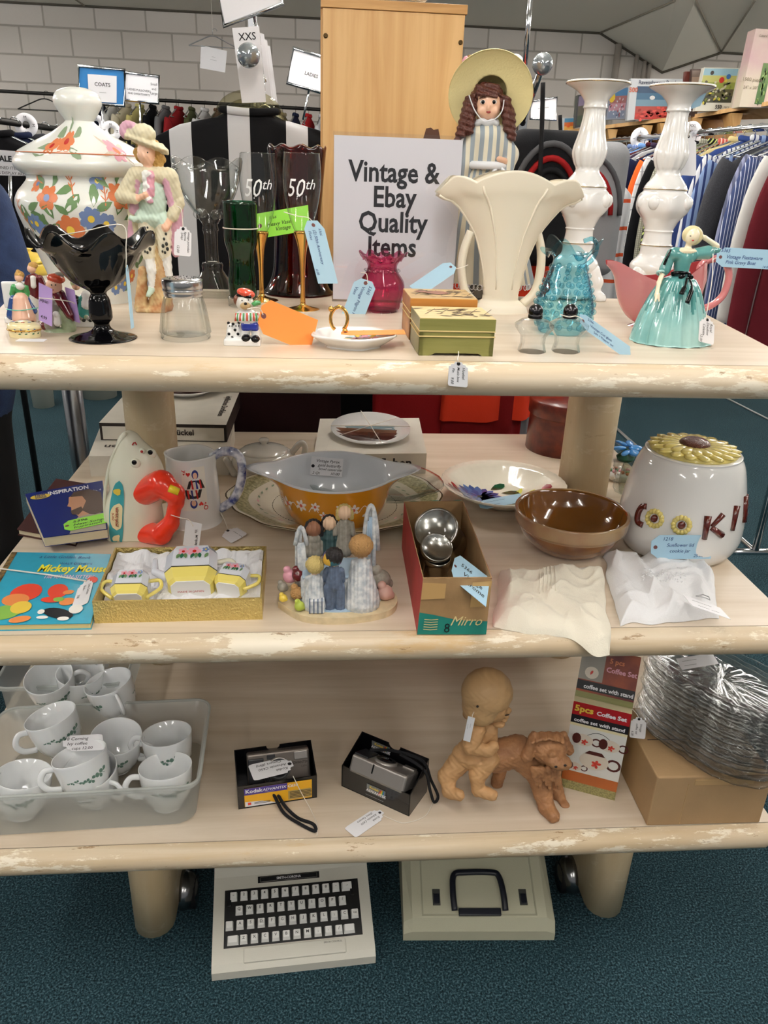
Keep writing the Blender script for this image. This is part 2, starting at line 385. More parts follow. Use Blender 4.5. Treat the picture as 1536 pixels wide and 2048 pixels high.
for nm, z, pl in (('top_shelf', Z1, [(-.475, .0015), (.695, .0015), (.775, .62), (-.60, .62)]), ('middle_shelf', Z2, [(-.572, .0015), (.793, .0015), (.793, 1.01), (-.572, 1.01)]), ('bottom_shelf', Z3, [(-.69, .0015), (.862, .0015), (.862, 1.01), (-.69, 1.01)])):
    o = MB().prism(pl, z - .044, z, MAPLE).obj(nm, disp)
    nosing(z, pl[0][0] - .004, pl[1][0] + .004).obj('front_edge', o)
def stadium(cx, cy, hx, hy, n=8):
    'board section with rounded front and back'
    r = hx; return [(cx + r * cos(a), cy + (hy - r) + r * sin(a)) for a in [PI * i / n for i in range(n + 1)]] + [(cx + r * cos(a), cy - (hy - r) + r * sin(a)) for a in [PI + PI * i / n for i in range(n + 1)]]
xl = aty(293, 790, .56).x; xr = aty(1197, 790, .56).x
for x in (xl, xr): MB().prism(stadium(x, .58, .047, .075), Z2, Z1 - .044, POSTW, True).obj('post', disp)
for x in (xl - .02, xr): MB().prism(stadium(x, .62, .047, .075), Z3, Z2 - .044, POSTW, True).obj('post', disp)
for i, x in enumerate((-.335, .603)):
    m = MB(); n = 10; pts = stadium(x, .27, .040, .22)
    m.prism(pts, .05, Z3 - .044, POSTW, True)
    for sgn in (-1, 1):
        pass
    lg = m.obj('leg', disp)
    cs = MB(); s_ = 1 if i == 0 else -1
    cs.ell((x + s_ * .045, .17, .042), (.030, .042, .042), M('caster_hood', '#8b8c8e', .22, 1), 20); cs.tube([(x + s_ * .02, .17, .034), (x + s_ * .07, .17, .034)], .033, BLACKP, 18)
    cs.tube([(x + s_ * .03, .17, .06), (x + s_ * .03, .17, .12)], .008, STEEL, 8); cs.obj('caster', disp)
# ---------------------------------------------------------------- helpers for the goods
def wobj(mb, name, parent):
    'mesh given in world metres, stored in the frame of its thing'
    mw = Matrix.Translation(parent.location) @ parent.rotation_euler.to_matrix().to_4x4()
    if parent.parent: mw = Matrix.Translation(parent.parent.location) @ parent.parent.rotation_euler.to_matrix().to_4x4() @ mw
    inv = mw.inverted(); mb.v = [tuple(inv @ Vector(v)) for v in mb.v]; return mb.obj(name, parent)
class Fig:
    'measures an upright object from its base point: picture rows become heights, picture widths become metres'
    def __init__(s, bx, by, z): s.B = at(bx, by, z); s.k = mpp(s.B); s.q = []; s.bx = bx; s.th = -math.atan2(s.B.x - CAM.x, s.B.y - CAM.y)
    def L(s, p):
        d = (p[2] if len(p) > 2 else 0) * s.k; v = aty(p[0], p[1], s.B.y + d) - s.B; return tuple(v)
    def c(s, m, a, b, r0, r1=None): s.q.append(('c', m, s.L(a), s.L(b), r0 * s.k, (r0 if r1 is None else r1) * s.k)); return s
    def e(s, m, a, r, rot=None):
        r = (r, r, r) if isinstance(r, (int, float)) else r; s.q.append(('e', m, s.L(a), tuple(x * s.k for x in r)) + ((rot,) if rot else ())); return s
    def b(s, m, a, h, rd=1, rot=None): s.q.append(('b', m, s.L(a), tuple(x * s.k for x in h), rd * s.k) + ((rot,) if rot else ())); return s
    def rows(s, rows, n=4, x=None):
        'profile from (radius px, row py)'
        xx = s.bx if x is None else x
        Z_ = lambda y: max(0, aty(xx, y, s.B.y).z - s.B.z)
        return prof([(r * s.k, Z_(y)) for r, y in rows], n) if n else [(r * s.k, Z_(y)) for r, y in rows]
    def blob(s, h=1.6, k=None, disp=None, cut=None):
        m = MB(); c_ = cut; cut = (lambda G: -G[..., 2]) if c_ is None else (lambda G: np.maximum(-G[..., 2], c_(G))); blob(m, s.q, h * s.k, None if k is None else k * s.k, disp, cut); s.q = []; return m
def wrap(pr, th0=0, e=.0006):
    rm = max(r for r, z in pr); ps = sorted(pr, key=lambda a: a[1])
    zs = [p[1] for p in ps]; rs = [p[0] for p in ps]
    def f(u, v):
        r = float(np.interp(v, zs, rs)) + e; t = th0 + u / rm; return (r * sin(t), -r * cos(t), v)
    return f
def petal(cx, cy, a, l, wd): 
    pts = [(0, 0), (.25, .6), (.55, 1), (.85, .7), (1, 0), (.85, -.7), (.55, -1), (.25, -.6)]
    return [(cx + cos(a) * x * l - sin(a) * y * wd / 2, cy + sin(a) * x * l + cos(a) * y * wd / 2) for x, y in pts]
def flower(mb, wp, cx, cy, r, n, m, mc, a0=0, wd=.75):
    for i in range(n): mb.flat(petal(cx, cy, a0 + 2 * PI * i / n, r, r * wd), m, wp, True)
    wp2 = lambda x, y: tuple(Vector(wp(x, y)) + (Vector(wp(x, y)) - Vector((0, 0, wp(x, y)[2]))).normalized() * .0004) if wp is not FLATW else (x, y, .0006)
    mb.flat([(cx + r * .28 * cos(t), cy + r * .28 * sin(t)) for t in [2 * PI * i / 10 for i in range(10)]], mc, wp2, True)
def FLATW(x, y): return (x, y, .0003)
def leaf(mb, wp, cx, cy, a, l, m, wd=.45): mb.flat(petal(cx, cy, a, l, l * wd), m, wp, True)
def stroke(mb, wp, pts, wd, m):
    P = [Vector((*p, 0)) for p in pts]; vs = []
    for i, p in enumerate(P):
        t = (P[min(i + 1, len(P) - 1)] - P[max(i - 1, 0)]).normalized(); nn = Vector((-t.y, t.x, 0)) * wd / 2
        vs += [wp(p.x + nn.x, p.y + nn.y), wp(p.x - nn.x, p.y - nn.y)]
    mb.add(vs, [(2 * i, 2 * i + 1, 2 * i + 3, 2 * i + 2) for i in range(len(P) - 1)], m)
BLUET = M('blue_card', '#a9cde2', .6); GREENT = M('green_card', '#9be850', .6); ORANGET = M('orange_card', '#ff9a4a', .6); LILAC = M('lilac_card', '#b79ad6', .6); INKB = M('blue_ink', '#243a78', .5); GROM = M('grommet', '#6d4444', .5)
SHAPES = {'cut': [(0, .25), (.13, 0), (1, 0), (1, 1), (.13, 1), (0, .75)], 'rect': [(0, 0), (1, 0), (1, 1), (0, 1)], 'round': None,
          'scal': [(.0, .32), (.07, .30), (.10, .22), (.10, .14), (.17, .12), (.20, .02), (.9, .0), (.98, .03), (1, .1), (1, .9), (.98, .97), (.9, 1), (.20, .98), (.17, .88), (.10, .86), (.10, .78), (.07, .70), (.0, .68)]}
def card(root, corners, mat, lines=(), shape='cut', y=None, z=None, hole=True, thick=.0006, name='price_tag', ink=None, string=None, sr=.0007, pts3=None):
    'price card: corners are top-left, top-right, bottom-left in its own reading direction'
    g = (lambda p: Vector(p)) if pts3 else (lambda p: aty(p[0], p[1], p[2] if len(p) > 2 else y) if z is None else at(p[0], p[1], p[2] if len(p) > 2 else z))
    a, b_, c_ = [g(p) for p in corners]; U = b_ - a; V = c_ - a; n = U.cross(V).normalized()
    if n.dot(CAM - a) < 0: n = -n
    mb = MB(); S = SHAPES[shape]; fr = [a + U * u + V * v + n * thick for u, v in S]; bk = [a + U * u + V * v for u, v in S]; N = len(S)
    mb.add([tuple(p) for p in fr + bk], [tuple(range(N)), tuple(range(N, 2 * N))[::-1]] + [(i, (i + 1) % N, N + (i + 1) % N, N + i) for i in range(N)], mat, False)
    if hole:
        hc = a + U * .07 + V * .5 + n * (thick + .0002); ru = min(V.length * .09, .004)
        mb.add([tuple(hc + (U.normalized() * cos(t) + V.normalized() * sin(t)) * ru) for t in [PI * i / 6 for i in range(12)]], [tuple(range(12))], GROM if hole != 'dark' else INK, False)
    for (u, v, sz, tx) in lines:
        o = a + U * u + V * v + n * (thick + .0003); s_ = sz * V.length; ud = U.normalized(); vd = V.normalized()
        vs, fs = text2d(tx, .004, .25, 'LEFT')
        mb.add([tuple(o + ud * (x * s_) - vd * (yy * s_)) for x, yy in vs], fs, ink or INK, False)
    o = wobj(mb, name, root)
    if string:
        pts = [Vector(p) if len(p) == 3 and pts3 else g(p) for p in string]
        t = MB().tube(spline(pts, 5), sr, STRING, 6); wobj(t, 'tag_string', root)
    return o
def lathe_thing(name, label, cat, fg, pr, mat, n=48, group=None, part='body', **kw):
    o = thing(name, label, cat, fg.B, 0, group); MB().lathe(pr, mat, n, **kw).obj(part, o); return o
GLAZE = M('white_glaze', '#ecebe8', .12, coat=.6); CREAMG = M('cream_glaze', '#e3dac6', .38, coat=.12, sub=.05); MILK = M('milk_glass', '#e4e5de', .28, coat=.4, sub=.15)
GOLD = M('gold', '#d6a85c', .18, 1); SKINP = M('figurine_skin', '#e8b99a', .4, coat=.3); CLEAR = thin_glass('clear_glass', '#fcfdfd', '#b9c4c1', f=1.4); CUTG = thin_glass('cut_glass', '#ffffff', '#d5dddb', rough=.02, f=2.4)
RED = M('red_glaze', '#b3201c', .2, coat=.6); BLK = M('black_glaze', '#050507', .06, spec=.3); BLUEP = M('blue_paint', '#6b80ab', .4); GREENP = M('leaf_paint', '#5f7d52', .4); ORP = M('orange_paint', '#cb7448', .4); PINKP = M('pink_paint', '#d99aa8', .4); YELP = M('yellow_paint', '#e9c94b', .35, coat=.4); BROWNP = M('brown_paint', '#6b3a22', .35, coat=.4); DKGREEN = M('dark_green_paint', '#1f5a3f', .35)
# ================================================================ TOP SHELF
# milk-glass ginger jar with painted flowers
g = Fig(199, 597, Z1)
pj = g.rows([(0, 604), (76, 604), (80, 597), (86, 560), (101, 510), (119, 455), (130, 412), (124, 388), (112, 372), (104, 360), (106, 350)], 4, 175)
o = thing('ginger_jar', 'large white milk-glass ginger jar painted with orange and blue flowers, on the top shelf', 'jar', g.B)
m = MB().lathe(pj, MILK, 56); W = wrap(pj, g.th - .1)
zz = lambda py: aty(175, py, g.B.y - .11).z - g.B.z
k = g.k
GRL = M('grey_leaf', '#7f9274', .4)
def spray(wx, wy, sc_=1, cols=(ORP, BLUEP, ORP)):
    for dx, dy, r, c_ in ((0, 0, 22, cols[0]), (-34, 22, 15, cols[2])): flower(m, W, (wx + dx * sc_) * k, zz(wy) + dy * sc_ * k, r * sc_ * k, 6, c_, YELP if c_ != ORP else BLUEP)
    for a, l in ((.4, 34), (1.3, 26), (2.4, 34), (3.6, 30), (-.6, 28)): leaf(m, W, (wx + 18 * cos(a) * sc_) * k, zz(wy) + 18 * sin(a) * k * sc_, a, l * k * sc_, GREENP)
spray(-62, 398); spray(72, 392, 1.1, (ORP, BLUEP, BLUEP)); spray(104, 520, .8, (BLUEP, ORP, ORP)); spray(-82, 470, .8, (BLUEP, ORP, BLUEP))
for x, y, r, c_ in ((-26, 462, 28, ORP), (14, 438, 22, BLUEP), (40, 448, 20, BLUEP), (-96, 452, 18, BLUEP), (90, 575, 16, BLUEP), (62, 582, 15, BLUEP), (112, 560, 14, ORP)): flower(m, W, x * k, zz(y), r * k, 7, c_, YELP)
for x, y, a, l in ((-52, 440, 2.0, 46), (-30, 430, .9, 44), (-64, 455, 2.6, 44), (60, 430, 1.2, 40), (74, 440, .5, 44), (84, 590, .4, 30), (-110, 470, 1.9, 50), (20, 414, 1.4, 40), (130, 540, .9, 30)): leaf(m, W, x * k, zz(y), a, l * k, GREENP)
for x0, y0, dx in ((-12, 396, -20), (40, 420, 10), (-118, 470, -26)):
    stroke(m, W, [(x0 * k + dx * k * t, zz(y0) + 52 * k * t + 6 * k * sin(4 * t)) for t in [i / 8 for i in range(9)]], 2.2 * k, ORP)
    for t in (.3, .5, .7, .9):
        for s_ in (-1, 1): leaf(m, W, x0 * k + dx * k * t, zz(y0) + 52 * k * t, PI / 2 + s_ * .7, 12 * k, ORP, .2)
m.obj('body', o)
pl = g.rows([(104, 356), (104, 352), (112, 348), (122, 338), (124, 326), (117, 314), (115, 308)], 3, 160) + g.rows([(112, 304), (84, 286), (54, 268), (34, 252), (26, 244), (26, 240), (36, 222), (42, 205), (36, 186), (18, 176), (0, 174)], 4, 155)
m = MB().lathe(pl, MILK, 48); W = wrap(pl, g.th); k2 = g.k
m.tube([((r + .0004) * cos(t), (r + .0004) * sin(t), z) for r, z in [pl[len(g.rows([(104, 356), (104, 352), (112, 348), (122, 338), (124, 326), (117, 314), (115, 308)], 3, 160)) - 1]] for t in [2 * PI * i / 48 for i in range(48)]], .0009, ORP, 5, True)
z0 = aty(155, 284, g.B.y - .05).z - g.B.z
flower(m, W, -38 * k, z0, 20 * k, 6, ORP, RED); flower(m, W, -66 * k, z0 - 8 * k, 15 * k, 6, ORP, RED)
for a, l in ((.5, 36), (1.9, 30), (2.7, 40), (3.5, 48), (5.6, 30)): leaf(m, W, -40 * k + 16 * cos(a) * k, z0 + 14 * sin(a) * k, a, l * k, GRL)
flower(m, W, 70 * k, z0 - 12 * k, 20 * k, 6, PINKP, ORP)
for a in (.3, 2.4, 3.4, 5.5): leaf(m, W, 70 * k, z0 - 12 * k, a, 36 * k, M('faded_paint', '#c8b9a6', .4), .2)
m.obj('lid', o)
# bisque figure of a gentleman in a plumed hat
g = Fig(306, 622, Z1)
COAT = M('bisque_cream', '#d9cfae', .5, var=.2, vs=60); MINT = M('bisque_mint', '#bcd0bf', .5); PNK = M('bisque_pink', '#cf9fb0', .45); HAIRY = M('bisque_hair', '#b98f4a', .6, bump=.6, bs=300); BRCH = M('bisque_ivory', '#e4ddc4', .45); STUMP = M('bisque_stump', '#9a6236', .6, var=.4, vs=50, vcol='#c9b080'); WHB = M('bisque_white', '#e7e6e0', .4); DSP = M('dark_spot', '#23241c', .5)
o = thing('gentleman_figurine', 'tall bisque figurine of a curly-haired gentleman in plumed hat and pink-lined coat', 'figurine', g.B)
g.b(STUMP, (306, 625), (30, 24, 14), 10); g.c(STUMP, (322, 500, 10), (322, 610, 8), 11, 24); g.c(STUMP, (285, 540, 8), (283, 615, 0), 8, 14)
g.c(BRCH, (292, 445), (297, 508), 15, 12).c(BRCH, (326, 445), (330, 508), 15, 11)
g.c(WHB, (298, 512), (303, 540, -4), 8.5, 9).c(WHB, (303, 540, -4), (303, 575, -8), 9, 5).c(MINT, (302, 580, -10), (297, 590, -18), 6, 5).c(WHB, (333, 512), (340, 560), 9, 6)
g.e(MINT, (305, 400), (26, 18, 46)).c(MINT, (288, 435), (325, 440), 16).c(WHB, (293, 350, -14), (297, 400, -18), 8, 5).c(PINKP, (300, 350, -16), (302, 385, -20), 7, 6)
g.c(COAT, (272, 350), (338, 352), 15).c(COAT, (268, 352), (245, 392, -4), 13, 14).c(COAT, (245, 392, -4), (270, 398, -18), 11, 9).c(SKINP, (272, 398, -20), (290, 390, -24), 6, 5)
g.c(COAT, (343, 355), (355, 405, 4), 13, 13).c(COAT, (355, 405, 4), (345, 432, -6), 12, 10).c(SKINP, (340, 440, -8), (331, 455, -12), 6, 7)
g.c(PNK, (330, 352, -8), (345, 410, -2), 7, 8).c(PNK, (276, 352, -8), (268, 420, 2), 6, 8).c(PNK, (352, 420, 8), (352, 505, 14), 14, 9).c(COAT, (268, 400, 10), (268, 500, 12), 12, 10).c(PNK, (265, 430, 6), (263, 505, 8), 6, 9).c(COAT, (300, 380, 12), (305, 480, 18), 22, 18)

for i in range(14): g.e([WHB, PNK, WHB][i % 3], (296 + 6 * sin(i * 2.1), 348 + 4.2 * i, -20 - 2 * cos(i)), (5.5, 4, 4))
for i in range(9): g.e(COAT, (262 + 3 * sin(i * 2), 360 + 5 * i, -12), 5)
for i in range(8): g.e(MINT, (262 + 7 * i, 436 + 3 * (i % 2), -14), 5)
g.e(SKINP, (292, 308, -3), (15, 16, 20)).e(SKINP, (287, 312, -18), (3, 4, 5)).c(SKINP, (296, 322), (298, 345), 8)
for i in range(26):
    a = R(-60 + i * 13.5 % 300); rr = 21 + 4 * (i % 3); px = 296 + rr * sin(a) * .95; py = 305 - rr * cos(a) * .8 + (14 if abs(sin(a)) > .7 else 0)
    if py > 322 and px < 300: continue
    g.e(HAIRY, (px, py, 4 + 4 * (i % 2)), 8)
g.e(COAT, (292, 285, 2), (42, 30, 7), (0, 18, 0)).e(COAT, (285, 268), (24, 22, 18)).c(COAT, (320, 295), (334, 306), 8, 4)
for i in range(12): a = i * .55; g.e(PNK if i < 8 else COAT, (256 + 13 * cos(a) * (1 - i * .05), 262 - 15 * sin(a) * (1 - i * .05), -8), 7)
g.blob(1.5, 4, disp=lambda G: .0006 * np.sin(G[..., 0] * 700) * np.sin(G[..., 2] * 500 + G[..., 0] * 300)).obj('body', o)
m = MB()
for bx in (295, 330):
    for (dx, dy, r) in ((0, 455, 2), (2, 468, 2.2), (-2, 478, 2.4), (3, 488, 3), (-4, 492, 3), (5, 498, 3), (0, 505, 2.4), (-5, 503, 2)): p = g.L((bx + dx, dy, -13.5)); m.ell(p, (r * g.k, .0012, r * 1.3 * g.k), DSP, 8)
for p_ in ((286, 305, -17), (295, 305, -17.5)): m.ell(g.L(p_), 1.4 * g.k, DSP, 6)
m.ell(g.L((289, 318, -17.5)), (2.6 * g.k, .0008, .0010), RED, 6); m.obj('painted_details', o)
card(o, [(374, 482, g.B.y - .03), (373, 513, g.B.y - .03), (349, 480, g.B.y - .03)], PAPER, [(.1, .22, .2, 'vintage porcelain'), (.1, .45, .2, 'figurine'), (.1, .68, .2, '12.00')], 'rect', hole=False) if False else None
Yt = g.B.y - .035
card(o, [(384, 455, Yt), (382, 513, Yt), (349, 452, Yt)], PAPER, [(.16, .22, .17, 'vintage porcelain'), (.16, .42, .17, 'figurine'), (.2, .6, .17, '(chip)'), (.62, .82, .2, '12.00')], 'scal', hole='dark', string=[(352, 412, Yt), (362, 418, Yt), (365, 440, Yt), (366, 457, Yt)])
# black ruffled compote
g = Fig(207, 676, Z1)
pb = g.rows([(0, 677), (60, 676), (60, 672), (30, 664), (17, 655), (15, 645), (22, 634), (20, 600), (15, 588), (20, 580), (48, 562), (72, 530), (86, 505), (96, 492), (104, 480), (112, 474)], 3, 190)
o = thing('compote_glass', 'black glass compote with deep ruffled rim and round foot, left on top shelf', 'compote', g.B)
zt = pb[-1][1]
def rf(t, r, z):
    q = max(0, (r - 86 * g.k) / (26 * g.k)) if z > zt * .7 else 0
    f_ = 1 - .035 * (cos(t * 12) > 0) * (z > zt * .45 and q < .1)
    return r * f_ * (1 + .05 * q * cos(7 * t)), z + q * .012 * cos(7 * t + 1)
ins = [(r - .004, z + .002) for r, z in pb if z > zt * .50][::-1] + [(0, zt * .46)]
MB().lathe(pb + ins, BLK, 84, fn=rf).obj('body', o)
Yt = g.B.y
card(o, [(250, 530, Yt - .07), (262, 658, Yt - .075), (256, 530, Yt - .04)], BLUET, [], 'cut', string=[(112, 472, Yt - .06), (170, 462, Yt - .075), (245, 450, Yt - .07), (252, 500, Yt - .072), (252, 535, Yt - .07)])
# courting couple figurine
g = Fig(45, 645, Z1)
o = thing('couple_figurine', 'small porcelain courting couple, man in maroon coat and lady in green and peach', 'figurine', g.B)
MAROON = M('maroon_glaze', '#5c1218', .2, coat=.6); PEACH = M('peach_glaze', '#e3b59c', .3, coat=.5); EMER = M('green_glaze', '#3f8f4e', .25, coat=.6); NAVYG = M('navy_glaze', '#1f3f7a', .25, coat=.6)
g.b(GLAZE, (45, 640, 4), (30, 16, 9), 5).b(GLAZE, (35, 590, 16), (28, 5, 26), 4).c(PEACH, (42, 600, -8), (48, 636, -12), 14, 22).c(NAVYG, (28, 600, -4), (24, 630, -6), 9, 10).c(NAVYG, (54, 600, -4), (68, 622, -4), 6, 6)
g.c(EMER, (40, 575), (42, 592), 10, 8).c(EMER, (28, 574), (24, 588), 6, 5).c(EMER, (52, 574), (56, 588), 6, 5).e(WHB, (40, 572, -8), (8, 5, 7)).e(SKINP, (38, 556), 8).e(HAIRY, (39, 550, 3), (9, 9, 8)).e(HAIRY, (36, 543), 4)
g.c(MAROON, (68, 556, 4), (70, 590, 6), 10, 11).c(MAROON, (80, 556), (90, 580), 6, 7).c(MAROON, (58, 556), (54, 566), 6, 5).c(WHB, (66, 556, -8), (67, 572, -8), 5).c(WHB, (68, 592, 4), (70, 632, 4), 9, 8).e(SKINP, (63, 538), 8).e(HAIRY, (66, 531, 3), (9, 9, 7))
g.blob(1.3, 2).obj('body', o)
m = MB(); m.tube([g.L((12 + i * 8, 618 + 3 * sin(i * .5), -28)) for i in range(9)], .0008, M('teal_string', '#6fc4b0', .7), 6); m.obj('tag_string', o)
# trinket box
g = Fig(51, 673, Z1)
o = thing('trinket_box', 'little oval cream enamel trinket box with gold rim and painted vines', 'trinket box', g.B)
IVORY = M('ivory_enamel', '#ecdfae', .2, coat=.6)
pr = g.rows([(0, 677), (26, 677), (30, 672), (31, 660)], 3); m = MB().lathe(pr, IVORY, 36, sy=.72); W0 = wrap(pr, g.th)
W = lambda u, v: (W0(u, v)[0], W0(u, v)[1] * .72 - .0004, v)
for x in (-22, -10, 4, 16): leaf(m, W, x * g.k, .008, 1.0, 7 * g.k, DSP); leaf(m, W, (x + 4) * g.k, .011, 2.6, 6 * g.k, BLUEP); leaf(m, W, (x + 6) * g.k, .006, .2, 6 * g.k, DKGREEN)
m.obj('body', o)
pr = g.rows([(31, 660), (32, 655), (32, 652), (28, 646), (14, 642), (0, 641)], 3); m = MB().lathe(pr[2:], IVORY, 36, sy=.72)
for i in range(9): a = i * .7; m.ell((18 * g.k * cos(a), 12 * g.k * sin(a), pr[-6][1] + .0012), (.003, .0018, .0005), [DSP, RED, BLUEP][i % 3], 8)
lid = m.obj('lid', o)
zr = aty(51, 658, g.B.y).z - g.B.z
MB().tube([(32 * g.k * cos(t), 32 * .72 * g.k * sin(t), zr) for t in [2 * PI * i / 32 for i in range(32)]], .0013, GOLD, 6, True).obj('gold_rim', o)
MB().box(-.002, .036, -.035, -.018, .0001, .0007, PAPER).obj('price_tag', o)
# red-hatted child figurine
g = Fig(120, 662, Z1)
o = thing('child_figurine', 'porcelain child in orange-red cap and maroon scarf with a lilac price card tied round it', 'figurine', g.B)
MOSS = M('moss_glaze', '#9fae8a', .3, coat=.4, var=.3, vs=90); REDO = M('orange_red_glaze', '#c2492c', .25, coat=.5); GRYC = M('grey_glaze', '#8f8a80', .3, coat=.4)
g.e(MOSS, (120, 665), (32, 22, 10)).c(GRYC, (108, 610), (104, 650), 13, 14).c(MOSS, (130, 625), (138, 655), 12, 14).e(MAROON, (88, 652), 8).c(MAROON, (120, 595), (140, 630, -10), 12, 8).c(MAROON, (140, 630, -10), (146, 640, -10), 6, 3).e(MAROON, (116, 588), (14, 12, 10))
g.e(SKINP, (108, 572, -2), (15, 14, 16)).e(REDO, (112, 557), (17, 15, 9), (0, 12, 0)).e(GRYC, (118, 550, 3), (10, 9, 6)).c(WHB, (114, 632, -14), (115, 646, -14), 6, 7).e(WHB, (112, 628, -18), 6)
g.blob(1.3, 2).obj('body', o)
m = MB(); m.ell(g.L((103, 570, -17)), .0012, DSP, 6); m.ell(g.L((111, 570, -17.5)), .0012, DSP, 6); m.ell(g.L((106, 580, -17)), (.0016, .0006, .0006), RED, 6); m.obj('face_details', o)
Yt = g.B.y - .028
card(o, [(78, 565, Yt), (105, 578, Yt - .012), (78, 640, Yt)], LILAC, [(.1, .45, .14, 'Japan'), (.15, .9, .13, '4.99')], 'rect', hole=False, string=[(78, 596, Yt - .012), (105, 598, Yt - .024), (140, 603, Yt - .01), (150, 608, Yt)])
card(o, [(130, 574, Yt + .03), (149, 580, Yt + .02), (142, 640, Yt + .028)], LILAC, [], 'rect', hole=False, name='price_tag')
# small dark group figurine behind the compote
g = Fig(166, 652, Z1 )
o = thing('flower_seller_figurine', 'small porcelain figure in teal beside a white plinth, half hidden behind the black compote', 'figurine', g.B)
g.b(WHB, (166, 645), (26, 14, 9), 4).c(M('teal_glaze', '#2b7a70', .25, coat=.6), (168, 598), (168, 630), 10, 15).e(SKINP, (152, 572), 8).e(M('moss2', '#b4bd8a', .4), (150, 566), (9, 8, 7)).c(BLK, (150, 600), (148, 636), 10, 12).c(WHB, (172, 590), (172, 610, -6), 9, 9)
for i in range(10): g.e([MOSS, GRYC, DSP][i % 3], (146 + 4.4 * i, 634 + 3 * (i % 3), -12), 4)
g.blob(1.4, 2).obj('body', o)
# glass sugar shaker with metal screw cap
g = Fig(372, 676, Z1)
o = thing('sugar_shaker', 'clear ribbed glass sugar shaker with a perforated chrome screw cap', 'sugar shaker', g.B)
pg = g.rows([(0, 680), (44, 679), (48, 668), (47, 655), (42, 620), (37, 598), (35, 588)], 4); zt = pg[-1][1]
fl = lambda t, r, z: (r * (1 + .05 * abs(sin(t * 7 + (zt - z) * 16)) * (0.008 < z < zt * .93)), z)
MB().lathe(pg, CLEAR, 112, fn=fl).obj('jar', o)
MB().lathe([(max(r - .004, 0), z + .006) for r, z in pg], thin_glass('inner_glass', '#fdfefe', '#e0e6e4', f=.8), 56, fn=fl).obj('inner_wall', o)
pc = g.rows([(36, 592), (37, 588), (37, 583), (39, 580), (38, 576), (39, 571), (39, 562), (34, 556), (0, 555)], 2)
m = MB().lathe(pc, M('cap_metal', '#b9babc', .25, 1, bump=.05), 48); zc = pc[-1][1] + .0004
for i in range(22):
    a = i * 2.4; r = .0052 * math.sqrt(i + .5) * .95; m.ell((r * cos(a), r * sin(a), zc - .0003), (.0011, .0011, .0005), M('cap_hole', '#4a4b4d', .6), 6)
m.obj('cap', o)
# tall footed clear glass
g = Fig(428, 590, Z1)
o = thing('footed_vase', 'tall clear glass footed vase with a wavy rim and ringed stem, behind the sugar shaker', 'vase', g.B)
ps = g.rows([(0, 606), (50, 606), (50, 600), (42, 580), (30, 556), (20, 540), (21, 531), (18, 524), (13, 522), (13, 470), (16, 460), (14, 450), (20, 440), (22, 432), (24, 428)], 2, 425)
pt = g.rows([(24, 428), (34, 418), (52, 385), (62, 345), (66, 322)], 4, 412)
zt = pt[-1][1]
MB().lathe(ps, CLEAR, 40, fn=lambda t, r, z: (r * (1 + .05 * (cos(6 * t)) * (z < .03)), z)).obj('foot', o)
MB().lathe(pt + [(r - .003, z) for r, z in pt[::-1]], CLEAR, 48, fn=lambda t, r, z: (r, z + (.008 * cos(4 * t + 1) if z > zt - .012 else 0))).obj('bowl', o)
m = MB()
for a in (.6, 2.3, 3.7, 5.3): m.ell((24 * g.k * cos(a), 24 * g.k * sin(a), ps[-1][1]), .009, CLEAR, 12)
m.obj('knop', o)
# green vase
g = Fig(487, 612, Z1)
o = thing('green_vase', 'slim wavy-sided emerald green glass vase with a thick clear base', 'vase', g.B)
pv = g.rows([(0, 596), (24, 596), (27, 585), (28, 560), (24, 530), (26, 505), (32, 480), (32, 440), (33, 402)], 4, 482)
GG = thin_glass('emerald_glass', '#2fae88', '#0b5a40', f=1.3)
MB().lathe(pv + [(max(r - .002, 0), z) for r, z in pv[::-1]], GG, 40, sx=1, sy=.9).obj('body', o)
MB().lathe(g.rows([(0, 618), (27, 617), (29, 605), (28, 592), (0, 592)], 3, 487), CLEAR, 40).obj('base', o)
MB().tube([(g.k * 33 * cos(t), g.k * 30 * sin(t), aty(482, 456, g.B.y).z - g.B.z) for t in [2 * PI * i / 30 for i in range(30)]], .001, STRING, 6, True).obj('tag_string', o)
# champagne flutes
def flute(bx, by, cxs, label, ytop=305):
    g = Fig(bx, by, Z1); xm = (bx + cxs) / 2
    o = thing('champagne_flute', label, 'champagne flute', g.B, 0, 'anniversary champagne flutes')
    pgl = g.rows([(11, 468), (18, 455), (26, 430), (33, 395), (36, 360), (35, 330), (33, 306)], 4, xm)
    m = MB().lathe(pgl, CLEAR, 40); W = wrap(pgl, g.th)
    zt_ = aty(xm, 383, g.B.y).z - g.B.z
    ETCH = M('etched_frost', '#f3f4f4', .6)
    m.text('50', 44 * g.k, ETCH, shear=.3, align='RIGHT', warp=lambda x, y: W(x + 3 * g.k, y + zt_ - 8 * g.k), sx=.8); m.text('th', 25 * g.k, ETCH, shear=.3, align='LEFT', warp=lambda x, y: W(x + 5 * g.k, y + zt_ + 5 * g.k)); m.obj('bowl', o)
    MB().tube([(g.k * 33 * cos(t), g.k * 33 * sin(t), pgl[-1][1]) for t in [2 * PI * i / 40 for i in range(40)]], .0007, CLEAR, 6, True).obj('rim', o)
    pst = g.rows([(32, by + 1), (31, by - 1), (8, by - 8), (5, by - 20), (4.5, 560), (6, 520), (10, 490), (17, 464), (10, 466), (0, 472)], 4, xm)
    MB().lathe(pst, GOLD, 36).obj('stem', o); return o, g
flute(524, 600, 508, 'left gold-stemmed champagne flute, in front of the green vase')
o, g = flute(606, 618, 599, 'right gold-stemmed champagne flute, in front of the dark amber vase')
Yt = g.B.y - .035
